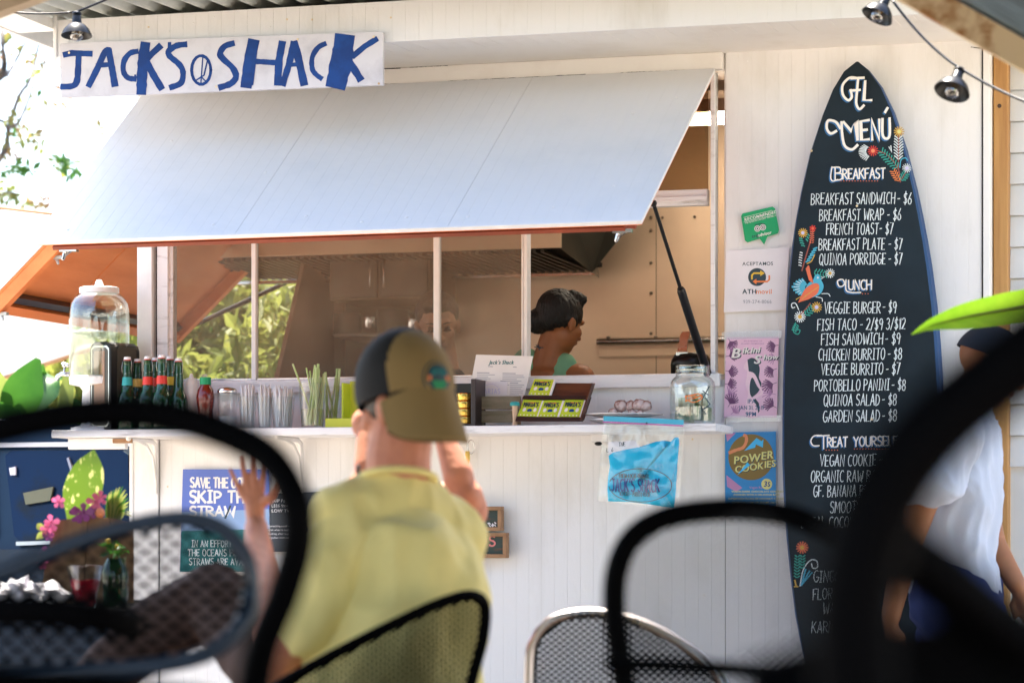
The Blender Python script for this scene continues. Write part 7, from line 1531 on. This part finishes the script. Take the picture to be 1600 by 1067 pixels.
# ------------------------------------------------------------------ cook in the mint tank top, back turned
yd = .50; DW = lambda u, v, dy=0: P(u, v, yd+dy)
ck = person('person', V((X(860, yd), yd, FZ)), 'cook with dark hair bun and mint tank top, seen from behind in the hatch')
hc2 = DW(876, 505); hf2 = (FW*.66+RT*.72-UP*.28).normalized(); hm2 = basis(hf2)
g = G(); headform(g, hc2, hm2, .95); g.cap(DW(868, 520), DW(852, 578), .050, .058)
g.cap(DW(800, 590), DW(906, 592), .056, .056); g.cap(DW(835, 572), DW(880, 572), .045, .045); g.chain([DW(853, 600), DW(853, 700), DW(850, 850)], [.085, .12, .13]); g.cap(DW(815, 650), DW(895, 650), .09, .09)
g.chain([DW(908, 594), DW(935, 700, .03), DW(925, 790, .12)], [.055, .045, .038]); g.chain([DW(925, 790, .12), DW(900, 800, .34)], [.036, .026]); relaxed(g, DW(900, 800, .34), (FW+UP*-.1), 1)
g.chain([DW(798, 592), DW(778, 700, .03), DW(785, 790, .12)], [.055, .045, .038]); g.chain([DW(785, 790, .12), DW(815, 800, .34)], [.036, .026]); relaxed(g, DW(815, 800, .34), (FW+UP*-.1), -1)
for s in (-1, 1): a = DW(850+s*35, 880); g.chain([a, V((a.x, a.y, .85)), V((a.x, a.y, .42))], [.10, .065, .042]); g.cap(V((a.x, a.y, .39)), V((a.x, a.y+.14, .385)), .035, .03)
b = blob(g, .0055, 5); b.build('body', [M['skin2']], ck, smooth=True)
g = G(); g.chain([DW(853, 622), DW(853, 720), DW(850, 860)], [.100, .135, .15]); g.cap(DW(826, 616), DW(876, 616), .090, .090); g.chain([DW(822, 566), DW(824, 600)], [.052, .07]); g.chain([DW(882, 572), DW(878, 604)], [.046, .07])
b = blob(g, .008, 4); folds(b, .005, (12, 12, 8)); b.build('tank_top', [M['tank']], ck, smooth=True)
g = G(); L2 = lambda x, y, z: hc2+hm2 @ V((x*.95, y*.95, z*.95))
g.sph(L2(0, -.018, .040), (.078, .092, .083), 24, rot=hm2); g.sph(L2(0, -.055, .004), (.054, .050, .050), 18, rot=hm2); g.cap(L2(-.055, -.01, .01), L2(.055, -.01, .01), .03, .03)
g.sph(DW(842, 502, -.035), (.054, .048, .046), 18)
for i in range(7): a = i*.9; g.cap(DW(846, 497, -.055)+RT*.028*math.cos(a)+UP*.024*math.sin(a), DW(846, 497, -.058)+RT*.028*math.cos(a+1)+UP*.024*math.sin(a+1), .011, .011, 8)
g.chain([DW(895, 462, .0), DW(905, 466, .02), DW(910, 470, .02)], [.022, .020, .017]); g.cap(DW(912, 466, .02), DW(908, 478, .02), .012, .010)
b = blob(g, .0045, 3); folds(b, .002, (60, 60, 30)); b.build('hair', [M['hair']], ck, smooth=True)
g = G(); mt_ = lambda u, v, l=0: DW(u, v, -.075-l)
for q__ in ([(843, 544), (856, 545)], [(849, 540), (850, 549)], [(845, 541), (852, 546)]): stroke(g, q__, 1.5, lambda u, v, l=0: (lambda p: p-FW*.0)(DW(u, v, 0)+(V((0, -.0645, 0)))), 0, 0)
g.build('tattoo', M['ink'], ck)
# ------------------------------------------------------------------ second cook behind the screen, looking down
y2 = .62; DM = lambda u, v, dy=0: P(u, v, y2+dy)
cm = person('person', V((X(690, y2), y2, FZ)), 'dark haired cook behind the insect screen looking down at the counter')
hc3 = DM(684, 508); hf3 = (-FW*.9-UP*.32+RT*.10).normalized(); hm3 = basis(hf3, (RT*-.06+UP))
g = G(); headform(g, hc3, hm3, .98); g.cap(DM(688, 530, .04), DM(694, 590, .05), .052, .062)
g.cap(DM(630, 618, .05), DM(757, 618, .05), .065, .065); g.chain([DM(694, 620, .05), DM(694, 720, .05), DM(694, 860, .05)], [.10, .14, .15])
for s in (-1, 1):
    a = DM(694+s*66, 620, .05); e_ = DM(694+s*82, 730, -.02); w3 = DM(694+s*35, 760, -.22); g.chain([a, e_], [.058, .042]); g.chain([e_, w3], [.04, .028]); relaxed(g, w3, (-FW*.6-RT*s*.4-UP*.3), s)
    l_ = DM(694+s*30, 880, .05); g.chain([l_, V((l_.x, l_.y, .85)), V((l_.x, l_.y, .42))], [.10, .065, .042]); g.cap(V((l_.x, l_.y, .39)), V((l_.x, l_.y-.14, .385)), .035, .03)
b = blob(g, .0050, 5); b.build('body', [M['skin3']], cm, smooth=True); facebits(cm, hc3, hm3, .98)
g = G(); g.cap(DM(630, 622, .05), DM(757, 622, .05), .078, .078); g.chain([DM(694, 620, .05), DM(694, 720, .05), DM(694, 860, .05)], [.115, .155, .165]); 
for s in (-1, 1): g.chain([DM(694+s*66, 622, .05), DM(694+s*76, 690, .01)], [.074, .065])
b = blob(g, .010, 4); folds(b, .006, (12, 12, 8)); b.build('tee_shirt', [M['greytee']], cm, smooth=True)
g = G(); L3 = lambda x, y, z: hc3+hm3 @ V((x*.98, y*.98, z*.98)); g.sph(L3(0, -.028, .045), (.081, .092, .076), 20, rot=hm3); g.sph(L3(0, .045, .085), (.058, .035, .022), 14, rot=hm3)
b = blob(g, .005, 3); folds(b, .003, (50, 50, 50)); b.build('hair', [M['hair']], cm, smooth=True)
# ================================================================== patio chairs
def ccurve(pts, closed, n=6):
    k = len(pts); o = []
    rng = range(k) if closed else range(k-1)
    for i in rng:
        g_ = (lambda a: pts[a % k]) if closed else (lambda a: pts[max(0, min(k-1, a))])
        p0, p1, p2, p3 = g_(i-1), g_(i), g_(i+1), g_(i+2)
        for j in range(n): f = j/n; o.append((p1*2+(p2-p0)*f+(p0*2-p1*5+p2*4-p3)*f*f+(p1*3-p0-p2*3+p3)*f**3)*.5)
    if not closed: o.append(pts[-1])
    return o
def lattice(g, ring, sp, w, ang=(38, -38), inset=.0):
    c = sum(ring, V())/len(ring); dx = max(p.dot(RT) for p in ring)-min(p.dot(RT) for p in ring)
    # best-fit plane through the ring in the camera-facing frame
    A = [((p-c).dot(RT), (p-c).dot(UP), (p-c).dot(FW)) for p in ring]
    sxx = sum(a*a for a, b_, z in A); syy = sum(b_*b_ for a, b_, z in A); sxy = sum(a*b_ for a, b_, z in A); sxz = sum(a*z for a, b_, z in A); syz = sum(b_*z for a, b_, z in A)
    dt = sxx*syy-sxy*sxy or 1; ka = (sxz*syy-syz*sxy)/dt; kb = (syz*sxx-sxz*sxy)/dt
    pos = lambda a, b_: c+RT*a+UP*b_+FW*(ka*a+kb*b_)
    for li, an in enumerate(ang):
        d = V((math.cos(R(an)), math.sin(R(an)))); nn = V((-d.y, d.x)); ts = [a*nn.x+b_*nn.y for a, b_, z in A]; t = min(ts)+sp/2
        while t < max(ts):
            hits = []
            for i in range(len(A)):
                a, b_ = V(A[i][:2]), V(A[(i+1) % len(A)][:2]); ta, tb = a.dot(nn)-t, b_.dot(nn)-t
                if (ta < 0) != (tb < 0): k_ = ta/(ta-tb); hits.append((a.lerp(b_, k_)).dot(d))
            hits.sort()
            for h0, h1 in zip(hits[::2], hits[1::2]):
                p0 = nn*t+d*h0; p1 = nn*t+d*h1; s_ = nn*w/2; off = FW*(.0006*li)
                q0, q1, q2, q3 = [pos(*(x_)) + off for x_ in (p0-s_, p0+s_, p1+s_, p1-s_)]; e_ = FW*.0012
                g.add([q0, q1, q2, q3, q0+e_, q1+e_, q2+e_, q3+e_], [(0, 3, 2, 1), (4, 5, 6, 7), (0, 1, 5, 4), (2, 3, 7, 6)])
            t += sp
def chair(label, pts, r, mat, floor, sp=.010, w=.0022, mesh=True, face=None, meshmat='mesh', seatdrop=.45, closed=True, arms=(), inner=None, depth_at=None, group='round backed patio chairs with woven mesh'):
    ring = ccurve([D(*p) for p in pts], closed)
    c = sum(ring, V())/len(ring); face = V(face) if face else FW; base = V((c.x, c.y, floor))+face*.20
    t_ = thing('patio_chair', base, label, 'chair', group)
    g = G(); g.tube(ring, r, 12, closed=closed); g.build('back_frame', M[mat], t_, smooth=True)
    if inner: g = G(); g.tube([c+(p-c)*inner for p in ring], r*.45, 8, closed=closed); g.build('mesh_edge', M['mesh'], t_, smooth=True)
    if mesh: g = G(); lattice(g, ring, sp, w); tag(g.build('mesh_back', M[meshmat], t_), kind='stuff')
    sd_ = RT if abs(face.dot(FW)) > .5 else FW; sz = floor+seatdrop; sc = base+UP*(seatdrop)
    seat = [sc+face*(.22*math.sin(a))+sd_*(.23*math.cos(a)) for a in [i*math.pi/12 for i in range(24)]]
    g = G(); g.tube(seat, r*.85, 10, closed=True); g.build('seat_frame', M[mat], t_, smooth=True)
    g = G(); g.add([p-UP*.002 for p in seat], [list(range(24))]); g.build('seat', M['mesh'], t_)
    lo = sorted(ring, key=lambda p: p.z)[:6]; lo_c = sum(lo, V())/6
    for s1, s2 in ((-1, -1), (1, -1), (-1, 1), (1, 1)):
        a = sc+sd_*(.19*s1)+face*(.17*s2); e_ = V((a.x, a.y, floor+.002))+sd_*(.05*s1)+face*(.05*s2); g = G(); g.tube([a, e_], r*.85, 10); g.build('leg', M[mat], t_, smooth=True)
    for s1 in (-1, 1):
        g = G(); g.tube([lo_c+sd_*(.08*s1)+UP*.01, (lo_c+sc)/2+sd_*(.12*s1)-face*.1, sc+sd_*(.14*s1)-face*.17], r*.8, 8); g.build('back_strut', M[mat], t_, smooth=True)
    for ar, rr in arms:
        g = G(); g.tube(ccurve([D(*p) for p in ar], False), rr, 10); g.build('armrest', M[mat], t_, smooth=True)
    return t_
FL = .352
chair('black loop backed chair at front left whose ring frames the straw poster', [(-330, 900, 3.1), (-200, 760, 3.0), (-90, 700, 2.95), (10, 668, 2.9), (120, 648, 2.9), (230, 645, 2.9), (330, 668, 2.88), (418, 712, 2.86), (460, 780, 2.84), (464, 850, 2.84), (442, 930, 2.85), (410, 1010, 2.86), (385, 1120, 2.88), (330, 1260, 2.9), (0, 1300, 3.0), (-300, 1250, 3.1), (-380, 1080, 3.1)], .0195, 'chairblk', FL, mesh=False,
      arms=(([(-260, 960, 2.7), (-60, 955, 2.65), (60, 955, 2.62), (150, 964, 2.62), (206, 976, 2.66)], .0190), ([(385, 1120, 2.88), (200, 1085, 2.7), (-60, 1070, 2.6)], .02)), seatdrop=.44)
chair('blue grey oval backed mesh chair behind the front left one', [(-150, 1000, 4.0), (-60, 925, 4.0), (20, 888, 4.0), (110, 850, 4.0), (200, 822, 4.0), (285, 810, 4.0), (345, 825, 4.0), (382, 868, 4.0), (392, 922, 4.0), (375, 980, 3.98), (320, 1022, 3.96), (225, 1042, 3.95), (100, 1048, 3.95), (-40, 1055, 3.95), (-140, 1050, 3.97)], .0135, 'chairblue', FL, sp=.019, w=.0066, meshmat='chairblk', seatdrop=.42)
chair('black mesh chair with the man in yellow tee leaning in it', [(395, 1250, 5.35), (392, 1150, 5.30), (425, 1082, 5.28), (480, 1045, 5.26), (545, 1010, 5.25), (615, 975, 5.27), (685, 943, 5.32), (735, 930, 5.36), (757, 945, 5.4), (755, 995, 5.4), (738, 1060, 5.38), (715, 1150, 5.36), (690, 1270, 5.36), (540, 1300, 5.34)], .0115, 'chairblk', FL, sp=.0105, w=.0042, meshmat='chairblk', seatdrop=.43)
chair('chair with a bare aluminium rim and black mesh, bottom centre', [(842, 1220, 6.2), (830, 1110, 6.2), (827, 1045, 6.2), (834, 1000, 6.2), (862, 969, 6.2), (910, 957, 6.2), (965, 962, 6.18), (1020, 980, 6.15), (1070, 1008, 6.12), (1110, 1040, 6.1), (1140, 1085, 6.08), (1155, 1150, 6.08), (1150, 1240, 6.1), (1000, 1290, 6.15)], .0122, 'alu', FL, sp=.0115, w=.0050, inner=.955, seatdrop=.43)
chair('black round backed mesh chair in front of the aluminium rimmed one', [(1000, 1230, 3.9), (985, 1120, 3.9), (970, 1030, 3.9), (960, 955, 3.9), (964, 890, 3.9), (988, 840, 3.9), (1035, 810, 3.9), (1105, 797, 3.9), (1185, 797, 3.9), (1255, 812, 3.88), (1315, 848, 3.86), (1352, 905, 3.85), (1370, 985, 3.85), (1372, 1100, 3.86), (1360, 1240, 3.88), (1180, 1290, 3.9)], .0175, 'chairblk', FL, sp=.0080, w=.0019,
      arms=(([(948, 1036, 3.45), (1050, 1040, 3.42), (1180, 1047, 3.38), (1310, 1054, 3.34), (1450, 1062, 3.3)], .0105),), seatdrop=.46)
near = chair('very near black chair whose thick blurred rim crosses the right side', [(1950, 420, 1.65), (1800, 450, 1.63), (1700, 485, 1.61), (1625, 535, 1.60), (1555, 590, 1.60), (1470, 660, 1.60), (1400, 745, 1.60), (1356, 840, 1.60), (1335, 950, 1.60), (1345, 1100, 1.60), (1400, 1300, 1.61), (1700, 1500, 1.63), (2100, 1500, 1.65), (2200, 1000, 1.65), (2150, 560, 1.65)], 0.0260, 'chairblk', FL, mesh=False,
      arms=(([(1395, 850, 1.65), (1470, 905, 1.67), (1560, 980, 1.70), (1660, 1050, 1.73)], .022), ([(1180, 1120, 1.75), (1330, 1080, 1.75), (1450, 1062, 1.75), (1640, 1040, 1.75), (1800, 1040, 1.75)], .038)), seatdrop=.46)

pan = ccurve([D(u, v, 1.70) for u, v in ((1335, 985), (1440, 975), (1540, 1000), (1640, 1060), (1760, 1140), (1850, 1300), (1400, 1300), (1345, 1120))], True, 3)
g = G(); lattice(g, pan, .012, .0065); tag(g.build('mesh_back', M['chairblk'], near), kind='stuff')
